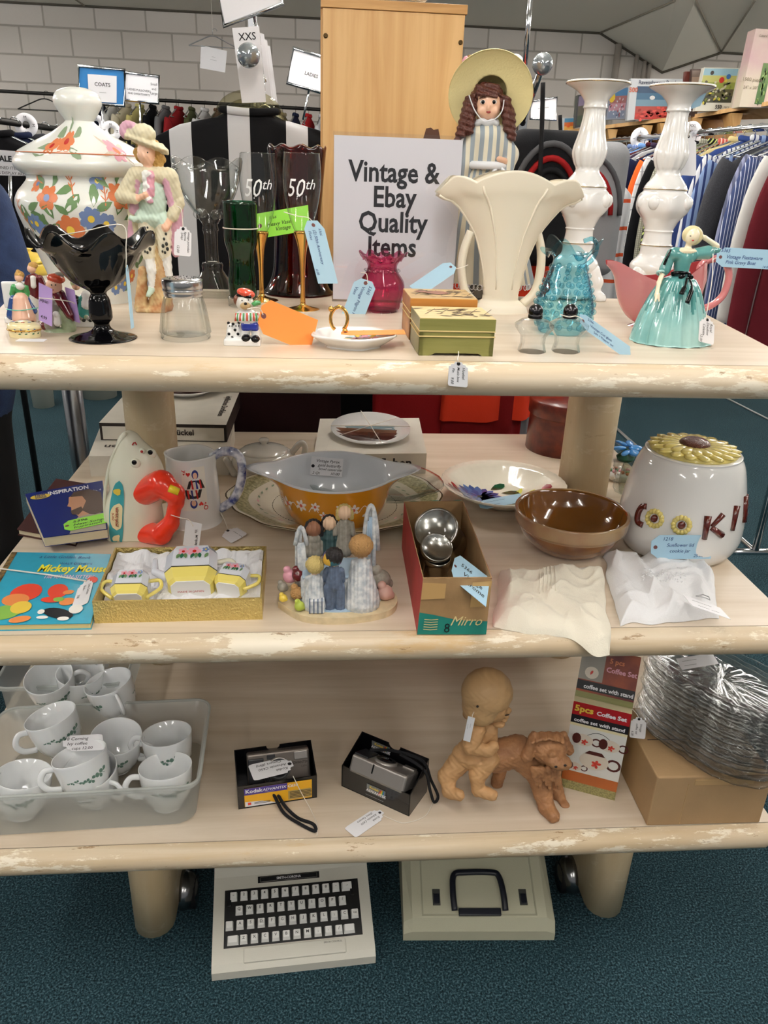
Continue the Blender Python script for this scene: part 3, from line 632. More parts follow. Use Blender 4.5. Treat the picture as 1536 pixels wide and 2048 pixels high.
card(o, [(607, 440, Yt), (640, 566, Yt), (642, 440, Yt)], BLUET, [(.14, .25, .16, '5366'), (.12, .55, .19, '(2) 50th Anniversary'), (.16, .78, .18, 'Flutes'), (.8, .96, .16, '6.00')], 'cut', string=[(568, 424, Yt), (595, 430, Yt - .012), (622, 436, Yt), (628, 450, Yt)]) if False else card(o, [(645, 441, Yt), (676, 567, Yt), (604, 441, Yt)], BLUET, [(.12, .30, .17, '5366'), (.14, .58, .2, '(2) 50th Anniversary'), (.16, .82, .18, 'Flutes'), (.76, .93, .17, '6.00')], 'cut', ink=INKB, string=[(568, 424, Yt), (595, 432, Yt - .012), (618, 436, Yt), (628, 450, Yt)])
# dark amber vase
g = Fig(597, 586, Z1)
o = thing('amber_vase', 'tall dark amber-red glass vase with wavy rim and flared foot, standing behind the flutes', 'vase', g.B)
AMB = thin_glass('amber_glass', '#b8452a', '#3a0c04', f=1.2)
pv = g.rows([(0, 604), (66, 604), (70, 598), (62, 575), (50, 545), (46, 500), (44, 440), (48, 380), (52, 330), (55, 296)], 4, 590); zt = pv[-1][1]
MB().lathe(pv + [(max(r - .003, 0), z + .004) for r, z in pv[::-1]], AMB, 60, fn=lambda t, r, z: (r, z + (.003 * cos(9 * t) if z > zt * .97 else 0))).obj('body', o)
Yt = g.B.y - .065
card(o, [(510, 428, Yt), (616, 410, Yt), (515, 478, Yt)], GREENT, [(.25, .3, .16, '5366'), (.2, .58, .22, 'Heavy Vase'), (.35, .8, .22, 'Vintage')], 'rect', hole=True, string=[(505, 444, Yt), (512, 446, Yt), (520, 450, Yt)])
# spaniel figurine
g = Fig(487, 688, Z1)
o = thing('dog_figurine', 'porcelain dog in red beret and blue trousers with two spotted puppies, on a white plinth', 'figurine', g.B)
REDB = M('beret_red', '#c4452c', .25, coat=.5); BLUEB = M('cobalt', '#1b2c8c', .15, coat=.8)
g.b(GLAZE, (486, 686), (36, 22, 12), 5).c(GLAZE, (492, 660), (490, 676), 9, 8).c(GLAZE, (511, 660), (512, 676), 9, 8).e(BLK, (492, 676, -14), (9, 12, 7)).e(BLK, (511, 678, -14), (9, 12, 7))
g.b(BLUEB, (500, 652), (17, 12, 8), 5).e(GLAZE, (494, 633), (24, 17, 15)).c(GLAZE, (516, 632), (520, 645), 8, 7).e(M('dog_white', '#d8d2c8', .3, coat=.5), (490, 606), (17, 15, 17)).e(BROWNP, (476, 600, 2), (9, 8, 11)).e(M('muzzle_tan', '#b79a6e', .4), (491, 612, -13), (10, 8, 7)).e(BLK, (491, 607, -20), (3, 3, 2.5)).e(REDB, (492, 586, 2), (18, 16, 9), (0, 14, 0)).c(BLK, (476, 590, -6), (500, 594, -12), 3)
for x in (461, 474): g.e(GLAZE, (x, 654), (7, 7, 8)).c(GLAZE, (x, 662), (x, 678), 8, 9)
g.blob(1.1, 2).obj('body', o)
m = MB()
for x, y, dy in ((457, 646, -2), (466, 648, -8), (478, 645, -2), (458, 668, -8), (464, 675, -8), (476, 668, -9), (470, 660, -9)): m.ell(g.L((x, y, dy)), (3.2 * g.k, 1.6 * g.k, 3 * g.k), BLK, 8)
for i in range(9):
    a = -1.2 + i * .3; p0 = g.L((494 + 23 * sin(a), 626, -16.5 * cos(a))); p1 = g.L((494 + 25 * sin(a), 642, -18 * cos(a))); m.tube([p0, p1], 1.8 * g.k, [REDB, EMER][i % 2], 6)
m.tube([g.L((505, 610, -14)), g.L((512, 606, -12)), g.L((520, 606, -8))], [.003, .004, .003], EMER, 8)
for x, y, dy in ((484, 601, -15), (497, 600, -15.5), (459, 652, -7), (464, 652, -7), (472, 652, -7), (477, 652, -7)): m.ell(g.L((x, y, dy)), .0011, DSP, 6)
m.obj('painted_details', o)
card(o, [(527, 594, g.B.y - .006), (636, 640, g.B.y + .004), (512, 662, g.B.y - .006)], ORANGET, [], 'cut', string=[(494, 618, g.B.y - .024), (515, 615, g.B.y - .016), (523, 622, g.B.y - .007), (526, 630, g.B.y - .007)])
# acrylic sign holder
Bs = at(785, 605, Z1); Ys = Bs.y
o = thing('sign_holder', 'clear acrylic stand holding a white printed sign, centre of the top shelf', 'sign', Bs)
c4 = [aty(668, 268, Ys + .015), aty(915, 278, Ys + .015), aty(906, 610, Ys), aty(664, 606, Ys)]
xl_, xr_ = c4[3].x, c4[2].x; zt_ = c4[0].z
m = MB(); m.hexa([(xl_, Ys - .0025, Z1), (xr_, Ys - .0025, Z1), (xr_, Ys - .0015, Z1), (xl_, Ys - .0015, Z1), (xl_, Ys - .0025, zt_ + .004), (xr_, Ys - .0025, zt_ + .004), (xr_, Ys - .0015, zt_ + .004), (xl_, Ys - .0015, zt_ + .004)], thin_glass('acrylic', '#fbfbfc', '#d9d9de', f=.7))
m.box(xl_, xr_, Ys - .0025, Ys + .07, Z1 + .0001, Z1 + .0022, thin_glass('acrylic', '', '')); wobj(m, 'acrylic_sheet', o)
m = MB(); m.box(xl_ + .002, xr_ - .002, Ys, Ys + .0006, Z1 + .004, zt_ - .002, PAPER)
for tx, cx_, by_, sz in (('Vintage &', 788, 364, 50), ('Ebay', 788, 414, 50), ('Quality', 785, 464, 50), ('Items', 783, 512, 48)):
    p = aty(cx_, by_, Ys - .0004); m.text(tx, sz * mpp(p) * 1.08, INK, frame(p, (1, 0, 0), (0, 0, 1)), bold=.022, sx=.86)
wobj(m, 'paper_sign', o)
# cranberry vase
g = Fig(762, 622, Z1)
o = thing('cranberry_vase', 'small cranberry pink glass vase with ruffled rim, in front of the sign', 'vase', g.B)
CRAN = thin_glass('cranberry_glass', '#efb0c9', '#b05884', f=1.2)
pv = g.rows([(0, 618), (32, 618), (38, 602), (44, 580), (42, 562), (32, 546), (28, 536), (30, 526), (40, 514), (45, 508)], 4, 762); zt = pv[-1][1]
rb = lambda t, r, z: (r * (1 + .03 * abs(sin(6 * t + z * 20)) - (.0)) * (1 + (.07 * cos(9 * t) if z > zt * .93 else 0)), z + (.004 * cos(9 * t) if z > zt * .9 else 0))
MB().lathe(pv + [(max(r - .002, 0), z + .001) for r, z in pv[::-1]], CRAN, 90, fn=rb).obj('body', o)
MB().lathe(g.rows([(0, 631), (32, 630), (34, 624), (31, 618), (0, 617)], 2), CLEAR, 40).obj('foot', o)
m = MB()
zn = aty(762, 541, g.B.y).z - g.B.z
for kx in range(18): a = 2 * PI * kx / 18; m.ell((31 * g.k * cos(a), 31 * g.k * sin(a), zn + .001 * (kx % 2)), (.005, .005, .003), CLEAR, 8)
m.obj('glass_collar', o)
Yt = g.B.y - .045
card(o, [(755, 567, Yt), (723, 648, Yt + .01), (712, 553, Yt)], BLUET, [(.1, .3, .2, '5365'), (.15, .58, .2, 'Vintage Pilgrim Rose'), (.2, .86, .2, 'Vase')], 'cut', ink=INKB, string=[(722, 545, Yt + .02), (733, 548, Yt), (735, 566, Yt)])
# little dish with gold ring handle
g = Fig(706, 692, Z1)
o = thing('trinket_dish', 'shallow white leaf-shaped dish with gold ring handle and painted roses', 'dish', g.B)
pd = g.rows([(0, 697), (50, 697), (52, 690), (68, 680), (84, 668)], 3)
sh = lambda t, r, z: (r * (1 + .05 * cos(5 * t + 1)), z)
m = MB().lathe(pd + [(r - .002, z + .0022) for r, z in pd[::-1] if r > .004] + [(0, pd[3][1] + .004)], GLAZE, 60, fn=sh, sy=.82)
PALEB = M('pale_blue_paint', '#b9d6dc', .3, coat=.4)
zf = pd[0][1] + .0075
Wd = lambda x, y: (x, y, zf + .0006 + max(0, (math.hypot(x, y / .82) - .036)) * .55)
for i in range(14): a = i * .45; leaf(m, Wd, .012 * cos(a) + .012, .014 * sin(a) + .012, a, .014, [GREENP, YELP, PALEB][i % 3], .6)
for x, y in ((.006, .014), (.03, .012), (.018, .022)): flower(m, lambda a, b: (a, b, Wd(a, b)[2] + .0006), x, y, .008, 6, PINKP, RED)
m.obj('dish', o)
m = MB(); m.tube([g.L((678 + 17 * sin(a) , 638 - 24 * cos(a), 4)) for a in [R(-150 + 300 * i / 20) for i in range(21)]], .0026, GOLD, 10)
for x, y in ((662, 618), (690, 662)): m.ell(g.L((x, y, 4)), .0042, GOLD, 10)
m.ell(g.L((678, 613, 4)), .003, GOLD, 8); m.obj('ring_handle', o)
zz_ = Z1 + .019
card(o, [(682, 662, zz_), (808, 660, zz_), (682, 671, zz_)], ORANGET, [], 'cut', z=zz_)
# small white card leaning behind the cranberry vase
# two wooden music boxes
def music_box(fl, fr, hpx, dep, body, topm, label, col, name='music_box', ink=None, bird=False):
    a = at(*fl, Z1); b = at(*fr, Z1); u = (b - a); wdt = u.length; ang = math.degrees(math.atan2(u.y, u.x)); k_ = mpp(a)
    o = thing(name, label, 'music box', a, ang); h = hpx * k_
    foot = [(0, 0), (.0, h * .66), (wdt, h * .66), (wdt, 0), (wdt * .86, 0), (wdt * .80, h * .07), (wdt * .22, h * .07), (wdt * .14, 0)]
    m = MB()
    for y0 in (0, dep - .008): 
        m.at(Matrix(((1, 0, 0, 0), (0, 0, 1, y0), (0, 1, 0, 0), (0, 0, 0, 1)))); m.prism([(x, z) for x, z in foot], 0, .008, body)
    m.at(Matrix.Identity(4)); m.box(0, .006, 0, dep, 0, h * .66, body); m.box(wdt - .006, wdt, 0, dep, 0, h * .66, body); m.box(.002, wdt - .002, .002, dep - .002, h * .12, h * .66, body); m.obj('base', o)
    t = h * .33
    m = MB().box(-.0006, wdt + .0006, -.0006, dep + .0006, h * .665, h * .985, body); e_ = M('pale_edge', '#dcc58a', .5)
    for zz in (.66, .52): m.box(-.0012, wdt + .0012, -.0012, dep + .0012, h * zz - .0006, h * zz + .0009, e_)
    m.box(0, wdt, 0, dep, h * .985, h, topm)
    wp = lambda x, y: (x, y, h + .0004); random.seed(int(hpx))
    for i in range(34):
        x = wdt * random.uniform(.15, .9); y = dep * random.uniform(.15, .85); leaf(m, wp, x, y, random.uniform(-.6, .6) + (PI if i % 3 == 0 else 0), random.uniform(.008, .022), ink, .35)
    for i in range(5): stroke(m, lambda x, y: (x, y, h + .0006), [(wdt * (.1 + .2 * i + .05 * j), dep * (.3 + .12 * j + .03 * (i % 2))) for j in range(5)], .0014, ink)
    if bird:
        m.flat(petal(wdt * .28, dep * .55, .05, wdt * .38, dep * .38), M('bird_brown', '#8a5a48', .5), lambda x, y: (x, y, h + .0008)); m.flat(petal(wdt * .12, dep * .68, -.25, wdt * .22, dep * .2), M('bird_brown', ''), lambda x, y: (x, y, h + .0009))
    m.obj('lid', o); return o
INLAY = M('inlay_ink', '#5d4a34', .5)
OLIVE = wood('olive_stained', '#84824a', '#74723a', (3, 40, 60), .3); TEAKO = wood('orange_stained', '#b87a34', '#a0662a', (3, 40, 60), .35)
music_box((818, 680), (948, 682), 82, .10, TEAKO, wood('top_wood_a', '#cfae78', '#bb9862', (5, 30, 30), .35), 'orange-stained wooden music box behind the olive one, bird on its lid', TEAKO, ink=INLAY, bird=True)
o = music_box((837, 711), (985, 713), 74, .10, OLIVE, wood('top_wood_b', '#e2cf9c', '#d3bd86', (5, 30, 30), .35), 'olive-green wooden music box with arched foot and inlaid lid, at the shelf front', OLIVE, ink=INLAY)
Yt = -.0335
card(o, [(937, 726, Yt), (935, 775, Yt), (897, 722, Yt)], PAPER, [(.2, .3, .2, 'Hoehel'), (.2, .55, .18, 'Music box'), (.25, .8, .18, 'Pin'), (.62, .85, .2, '9.00')], 'scal', hole='dark', string=[(917, 703, .01), (917, 711, -.012), (915, 718, Yt), (917, 726, Yt)])
# cream two-handled fan vase
g = Fig(998, 622, Z1)
o = thing('fan_vase', 'large matt cream pottery fan vase with two loop handles and scalloped rim', 'vase', g.B)
k = g.k
zr = lambda py: aty(1008, py, g.B.y).z - g.B.z
rows_ = [(34, 26, 594), (36, 27, 580), (40, 28, 545), (50, 31, 505), (62, 35, 470), (80, 39, 440), (104, 44, 408), (128, 48, 396), (141, 50, 382)]
sp = spline([(a, b, zr(c)) for a, b, c in rows_], 5)
def fanf(inner):
    def f(u, v):
        i = min(int(v * (len(sp) - 1)), len(sp) - 2); fr_ = v * (len(sp) - 1) - i; P = sp[i].lerp(sp[i + 1], fr_); t = 2 * PI * u
        fl_ = 1 + .035 * abs(sin(2.5 * t + PI / 4 * 0)) * (not inner) * (.3 + v)
        a = (P.x * k) * (1 if abs(cos(t)) > .97 else fl_) - (.004 if inner else 0); b = P.y * k * fl_ - (.004 if inner else 0)
        x = a * cos(t); lob = 0
        if v > .55:
            q = (v - .55) / .45; X = abs(cos(t)); lob = q * q * k * ((36 * (1 - (X / .48) ** 2 * .55) if X < .48 else 12 + 12 * sin((X - .48) / .52 * PI)) - (24 * max(0, X - .8) / .2))
        return (x, b * sin(t), P.z + lob - (.0 if not inner else 0))
    return f
m = MB(); m.grid(fanf(False), 120, 46, CREAMG, True); m.grid(fanf(True), 120, 46, CREAMG, True)
n_ = 120; b0 = 46 * n_; b1 = (47 * n_) + 46 * n_
m.f += [(b0 + i, b0 + (i + 1) % n_, b1 + (i + 1) % n_, b1 + i) for i in range(n_)]; m.mi += [0] * n_; m.sm += [True] * n_
# raised ribs between the panels
for t_, in ((-.5,), (-.17,), (.17,), (.5,)):
    pts = []
    for v in [i / 14 for i in range(2, 14)]:
        u = .75 + t_ * .42 * (1.0); q = fanf(False)(u, v); pts.append((q[0], q[1] - .0005, q[2]))
    m.tube(pts, [.0012 + .0012 * i / 12 for i in range(12)], CREAMG, 8)
m.obj('body', o)
pb_ = g.rows([(0, 644), (53, 644), (57, 640), (57, 622), (50, 608), (38, 600), (36, 596), (36, 590)], 3, 1000)
MB().lathe(pb_, CREAMG, 48, sy=.72).obj('base', o)
for pts in (((942, 462), (928, 500), (923, 540), (930, 580), (950, 606)), ((1074, 462), (1082, 500), (1080, 545), (1068, 585), (1044, 608))):
    MB().tube(spline([g.L(p) for p in pts], 6), [k * 8] * 25, CREAMG, 12, flat=1.6).obj('handle', o)
Yt = g.B.y - .01
card(o, [(918, 540, Yt - .01), (842, 592, Yt - .03), (895, 520, Yt - .01)], BLUET, [], 'cut', string=[(936, 530, Yt - .012), (926, 534, Yt - .018), (912, 538, Yt - .012)])
# blue hobnail pitcher
g = Fig(1122, 664, Z1)
o = thing('hobnail_pitcher', 'light blue hobnail glass pitcher with ruffled rim, behind the cut-glass shakers', 'pitcher', g.B)
BLG = thin_glass('aqua_glass', '#c3eaf2', '#5fb2cc', f=1.2)
pv = g.rows([(0, 672), (40, 672), (48, 655), (57, 625), (56, 605), (48, 575), (38, 545), (32, 525), (34, 512), (48, 498), (56, 492)], 4, 1122); zt = pv[-1][1]
MB().lathe(pv, BLG, 72, fn=lambda t, r, z: (r * (1 + (.08 * cos(6 * t) if z > zt * .9 else 0)), z + (.010 * cos(3 * t + .6) + .006 * cos(6 * t) if z > zt * .93 else 0))).obj('body', o)
m = MB(); hp = [(r, z) for r, z in pv if .012 < z < zt * .84]
for row in range(9):
    z = .014 + row * (zt * .8 - .014) / 8.5; r = float(np.interp(z, [q[1] for q in pv[:int(len(pv) * .8)]], [q[0] for q in pv[:int(len(pv) * .8)]])); nn = max(8, int(2 * PI * r / .0165))
    for j in range(nn): a = 2 * PI * (j + .5 * (row % 2)) / nn; m.ell((r * cos(a), r * sin(a), z), .0048, thin_glass('aqua_hob', '#dff4f9', '#6db6cc', f=1.6), 10)
m.obj('hobnails', o)
MB().tube(spline([g.L(p) for p in ((1168, 482), (1186, 478), (1194, 496), (1184, 520), (1160, 536))], 6), 4.2 * g.k, BLG, 10).obj('handle', o)
# salt and pepper
for bx, lb in ((1063, 'left cut-glass shaker with dark domed metal cap, in front of the blue pitcher'), (1131, 'right cut-glass shaker with dark metal cap and a blue price card')):
    g = Fig(bx, 703, Z1); o = thing('salt_shaker', lb, 'salt shaker', g.B, 0, 'cut-glass salt and pepper shakers')
    pr = g.rows([(0, 708), (26, 708), (27, 702), (23, 686), (24, 672), (36, 656), (37, 648), (24, 638), (13, 634), (0, 633)], 0, bx - 3)
    m = MB().lathe(pr, CUTG, 16, fn=lambda t, r, z: (r * (1 + .06 * (round(t * 16 / (2 * PI)) % 2)), z)); m.sm = [False] * len(m.sm)
    m.obj('glass', o)
    pc = g.rows([(14, 636), (14, 630), (13, 628), (14, 626), (13, 616), (7, 609), (0, 607)], 2, bx - 4)
    MB().lathe(pc, M('dark_pewter', '#3c3b3d', .22, 1), 24, fn=lambda t, r, z: (r * (1 + .04 * cos(12 * t)), z)).obj('cap', o)
Yt = g.B.y - .005
card(o, [(1158, 620, Yt), (1260, 693, Yt - .01), (1161, 653, Yt)], BLUET, [(.16, .25, .22, '5366'), (.2, .55, .24, 'Vintage Cut glass'), (.26, .82, .22, 'Salt + Pepper set'), (.84, .95, .18, '18.00')], 'cut', ink=INKB, string=[(1121, 629, Yt - .013), (1138, 634, Yt - .014), (1152, 632, Yt - .008), (1165, 638, Yt - .001)])
# pink gravy boat
g = Fig(1318, 652, Z1)
o = thing('gravy_boat', 'glossy rose-pink ribbed gravy boat with a loop handle, behind the lady figurine', 'gravy boat', g.B)
ROSE = M('rose_glaze', '#c97b7c', .1, coat=.8)
xs = [1213, 1228, 1238, 1262, 1300, 1345, 1385, 1412]; rt = [520, 521, 525, 540, 556, 552, 532, 520]; bt = [530, 552, 606, 640, 650, 648, 628, 565]; wd = [5, 11, 20, 38, 50, 47, 30, 6]
def boat(inner):
    sx_ = spline([(xs[i], rt[i], bt[i]) for i in range(8)], 6); sw = spline([(wd[i], 0, 0) for i in range(8)], 6)
    def f(u, v):
        i = min(int(u * 42), 41); fr_ = u * 42 - i; P = sx_[i].lerp(sx_[i + 1], fr_); w_ = sw[i].lerp(sw[i + 1], fr_).x
        a = PI * v; e_ = .93 if inner else 1; T_ = Vector(g.L((P.x, P.y))); Bm = Vector(g.L((P.x, P.y + (P.z - P.y) * e_)))
        q = sin(a) ** .8; pos = T_.lerp(Bm, q); rib = 1 + .03 * max(0, sin((1 - q) * 26)) * (q < .55) * (not inner)
        return (pos.x, -cos(a) * w_ * g.k * e_ * rib, pos.z)
    return f
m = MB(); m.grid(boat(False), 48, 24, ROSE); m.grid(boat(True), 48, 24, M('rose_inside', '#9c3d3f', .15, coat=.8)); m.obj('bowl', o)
MB().lathe(g.rows([(40, 656), (40, 652), (26, 644), (24, 632)], 3), ROSE, 36, sx=1.6, cap=True).obj('foot', o)
MB().tube(spline([g.L(p) for p in ((1402, 560), (1400, 535), (1418, 520), (1446, 520), (1458, 550), (1446, 590), (1420, 612), (1396, 618))], 5), 7 * g.k, ROSE, 12).obj('handle', o)
Yt = g.B.y - .01
card(o, [(1436, 494, Yt), (1545, 500, Yt), (1430, 533, Yt)], BLUET, [(.06, .24, .26, '5365'), (.17, .55, .27, 'Vintage Fiestaware'), (.17, .82, .26, 'Pink Gravy Boat'), (.86, .95, .18, '14.00')], 'cut', ink=INKB, string=[(1425, 520, Yt), (1432, 516, Yt), (1444, 515, Yt)])
# lady figurine
g = Fig(1338, 684, Z1)
o = thing('lady_figurine', 'glazed porcelain lady in a teal ball gown with black sash, arm raised behind her head', 'figurine', g.B)
TEAL = M('teal_gown', '#5f9a97', .12, coat=.8, var=.25, vs=18, vcol='#3f7d7c'); PALET = M('pale_teal_gown', '#a9cfc9', .12, coat=.8, var=.2, vs=14, vcol='#79aeac'); IVSK = M('ivory_skin', '#eadcbc', .25, coat=.6)
def skirt(u, v):
    t = 2 * PI * u; y_ = 690 - 138 * v; c_ = Vector(g.L((1338 + 22 * v ** 1.2, y_))); r_ = (17 + 61 * (1 - v) ** .5) * g.k * (1 + .06 * (1 - v) * cos(11 * t + 1.5 * v) + .03 * cos(23 * t))
    return (c_.x + r_ * cos(t), r_ * .78 * sin(t), max(c_.z, 0) + .003 * (1 - v) ** 6 * (1 + cos(11 * t)) * .3)
m = MB(); m.grid(skirt, 110, 30, PALET, True)
for fi in range(len(m.f)): pass
ti = m.idx(TEAL)
for j in range(14, 30):
    for i in range(110):
        if j > 19 + 5 * sin(i * .63): m.mi[j * 110 + i] = ti
m.flat([skirt(i / 40, 0) for i in range(40)][::-1], PALET); m.obj('gown_skirt', o)
g.c(TEAL, (1366, 516), (1362, 545), 17, 14).c(TEAL, (1348, 508, -2), (1380, 512, -2), 13).e(IVSK, (1370, 502, -4), (22, 12, 6)).c(IVSK, (1374, 500), (1380, 482), 6, 6).e(IVSK, (1385, 474, -3), (12, 12, 15), (0, 18, 0))
g.c(TEAL, (1343, 508), (1330, 538), 9, 11).c(IVSK, (1326, 545), (1318, 565, -14), 5, 4.5).c(IVSK, (1318, 565, -14), (1313, 590, -32), 4, 4).c(IVSK, (1313, 588, -32), (1311, 602, -38), 3, 2).c(IVSK, (1317, 588, -34), (1318, 602, -40), 2.6, 1.6)
g.c(TEAL, (1390, 508), (1415, 505), 11, 13).c(TEAL, (1418, 503, 2), (1436, 500, 4), 8, 5).c(IVSK, (1434, 492, 4), (1410, 476, 6), 5, 4.5).c(IVSK, (1410, 476, 6), (1398, 470, 8), 4, 4)
HB = M('blond_glaze', '#ddcf9e', .3, coat=.4)
for i in range(13): a = R(-110 + 24 * i); g.e(HB, (1385 + 14 * sin(a), 471 - 13 * cos(a) , 4), 6.5)
g.blob(1.05, 2.5).obj('body', o)
m = MB()
for p_ in ((1381, 472, -15), (1390, 473, -14)): m.ell(g.L(p_), (.0017, .0007, .0008), DSP, 6)
m.ell(g.L((1386, 481, -15)), (.0022, .0008, .001), RED, 8)
for x in (1352, 1362, 1372, 1382): m.ell(g.L((x, 507, -13)), (.0018, .0008, .0014), M('mauve', '#a0527a', .4), 6)
m.obj('painted_details', o)
m = MB(); m.tube([g.L((1361 + 17 * cos(t), 547 + 1.5 * sin(t), 14 * sin(t))) for t in [2 * PI * i / 24 for i in range(24)]], .0028, BLK, 8, True)
for dx in (-8, 9): m.ell(g.L((1372 + dx, 553, -18)), (.006, .003, .0035), BLK, 8, (0, dx * 3, 0))
for a in (((1374, 556, -24), (1370, 572, -42), (1362, 588, -52)), ((1378, 556, -24), (1384, 576, -42), (1374, 606, -58))): m.tube(spline([g.L(p) for p in a], 5), [.0018] * 6 + [.0036] * 5, BLK, 8, flat=.5)
m.tube([g.L((1342, 500, -6)), g.L((1334, 515, -10)), g.L((1328, 530, -11))], .002, BLK, 8); m.obj('sash', o)
MB().tube([g.L((1324 + 10 * cos(t), 546 + 4 * sin(t), 8 * sin(t))) for t in [2 * PI * i / 18 for i in range(18)]], .002, PALET, 6, True).obj('cuff', o)
Yt = g.B.y - .05
card(o, [(1430, 640, Yt), (1427, 690, Yt), (1399, 632, Yt)], PAPER, [(.18, .3, .22, 'Royal'), (.16, .52, .22, 'Doulton'), (.24, .76, .22, 'Celeste'), (.66, .9, .2, '12.00')], 'scal', hole='dark', string=[(1426, 508, g.B.y - .012), (1424, 560, Yt + .01), (1413, 630, Yt), (1412, 640, Yt)])
# candlesticks
def candlestick(bx, by, tx, ty, label):
    g = Fig(bx, by, Z1); H = g.L((tx, ty))[2]; k = g.k
    def zf(py): return H * (600 - py) / (600 - 168.0)
    rows = [(0, 600), (34, 598), (40, 585), (34, 560), (36, 545), (44, 530), (42, 518), (30, 502), (29, 484), (30, 480), (28, 476), (26, 456), (28, 450), (27, 446), (36, 425), (46, 410), (49, 396), (46, 378), (40, 370), (40, 365), (36, 355), (24, 338), (22, 328), (26, 320), (31, 302), (30, 288), (24, 262), (20, 235), (19, 218), (22, 214), (21, 209), (22, 200), (34, 185), (52, 174), (57, 170), (56, 166), (44, 168), (20, 170), (0, 171)]
    pr = prof([(r * k, zf(y)) for r, y in rows], 4)
    def fn(t, r, z):
        a = zf(330) < z < zf(215); b = zf(425) < z < zf(378); return r * (1 + (.035 * cos(12 * t) if a else 0) + (.05 * cos(6 * t) if b else 0)), z
    o = thing('candlestick', label, 'candlestick', g.B, 20, 'pair of tall white candlesticks')
    MB().lathe(pr, GLAZE, 72, fn=fn).obj('column', o)
    for zc, rr in ((zf(365), 40.5), (zf(480), 30.5), (zf(170), 57.3)): MB().tube([(rr * k * cos(t), rr * k * sin(t), zc) for t in [2 * PI * i / 48 for i in range(48)]], .0008, M('gilt_line', '#8a7248', .2, 1), 6, True).obj('gilt_band', o)
    for i in range(3):
        a = 2 * PI * i / 3 + 3.3
        P = lambda r, py: (r * k * cos(a), r * k * sin(a), zf(py))
        q = [('c', GLAZE, P(34, 540), P(46, 560), .018, .013), ('c', GLAZE, P(46, 560), P(44, 585), .013, .011), ('c', GLAZE, P(44, 585), P(56, 596), .012, .014)]
        for s_ in (-.3, .3): MB().ell((44 * k * cos(a + s_), 44 * k * sin(a + s_), zf(392)), (.012, .012, .014), GLAZE, 12).obj('scroll_boss', o)
        m = MB(); blob(m, q, .0022, .006, None, lambda G: -G[..., 2]); m.obj('scroll_foot', o)
    return o, g
candlestick(1142, 596, 1204, 166, 'left tall white glazed baroque candlestick, behind the blue pitcher')
o, g = candlestick(1294, 600, 1371, 173, 'right tall white glazed baroque candlestick, behind the gravy boat')
Yt = g.B.y
card(o, [(1375, 268, Yt - .03), (1392, 355, Yt - .03), (1350, 262, Yt - .03)], PAPER, [], 'scal', hole='dark', string=[(1378, 235, Yt), (1378, 262, Yt - .02), (1376, 276, Yt - .03)]) if False else card(o, [(1393, 268, Yt + .03), (1392, 352, Yt + .03), (1360, 266, Yt + .03)], PAPER, [], 'scal', hole='dark', string=[(1380, 232, Yt - .0), (1379, 255, Yt + .02), (1377, 274, Yt + .03)])
card(o, [(1415, 182, Yt + .0), (1400, 212, Yt + .0), (1392, 190, Yt + .0)], BLUET, [], 'rect', hole=False, string=[(1410, 176, Yt + .01), (1414, 180, Yt), (1412, 186, Yt)])
# ================================================================ MIDDLE SHELF
def onsurf(mb):
    V = np.array(mb.v)
    def f(x, z, e=.0008):
        d = (V[:, 0] - x) ** 2 + (V[:, 2] - z) ** 2; i = np.argsort(d)[:14]; i = i[d[i] < d[i[0]] + 2.5e-5]; return (x, V[i, 1].min() - e, z)
    return f
def quad4(px, z): return [at(p[0], p[1], z) for p in px]
def slabq(mb, C4, z0, z1, mat, topm=None, inset=0):
    'flat block on four world corners (counter-clockwise from front left)'
    c = sum((Vector(p) for p in C4), Vector()) / 4; P = [(p.x + (c.x - p.x) * inset, p.y + (c.y - p.y) * inset) for p in C4]
    mb.add([(x, y, z0) for x, y in P] + [(x, y, z1) for x, y in P], [(3, 2, 1, 0), (4, 5, 6, 7), (0, 1, 5, 4), (1, 2, 6, 5), (2, 3, 7, 6), (3, 0, 4, 7)], [mat, topm or mat, mat, mat, mat, mat], False); return mb
def rel(C4): return Vector(((C4[0].x + C4[2].x) / 2, (C4[0].y + C4[2].y) / 2, 0))
def bil(C4, z):
    a, b, c, d = C4
    def f(u, v): p = a.lerp(b, u).lerp(d.lerp(c, u), v); return (p.x, p.y, z)
    return f
WHBOX = M('white_card_box', '#d9d3c6', .6, var=.08, vs=20); DKBOX = M('dark_card', '#2b211c', .6); KRAFT = M('kraft_card', '#b08a5c', .75, var=.15, vs=25, bump=.1, bs=200)
# stack of collector-plate boxes at the left
Cb = quad4([(182, 953), (458, 950), (470, 880), (208, 882)], Z2)
o = thing('plate_box', 'lower white collector-plate carton with black script, under the other left of the post', 'box', rel(Cb) + Vector((0, 0, Z2)))
m = slabq(MB(), Cb, Z2, Z2 + .05, WHBOX)
f = bil(Cb, Z2 + .0506); p0 = Vector(f(.2, .30)); m.text('leben', .034, DKBOX, frame(p0, -(Cb[1] - Cb[0]), (Cb[0] - Cb[3])), bold=.02); wobj(m, 'carton', o)
Ct = quad4([(202, 880), (454, 884), (480, 815), (232, 812)], Z2 + .0505)
Ct[3] = Ct[0] + (Ct[2] - Ct[1]); D_ = (Ct[2] - Ct[1]) * 0.9 
o = thing('plate_box', 'upper collector-plate carton with dark edges, its spine lettered Luckel', 'box', rel(Ct) + Vector((0, 0, Z2 + .0505)))
m = slabq(MB(), Ct, Z2 + .0505, Z2 + .094, DKBOX, WHBOX)
u_ = (Ct[1] - Ct[0]).normalized(); nrm = Vector((u_.y, -u_.x, 0))
a_ = Ct[0] + nrm * .0008; b_ = Ct[1] + nrm * .0008
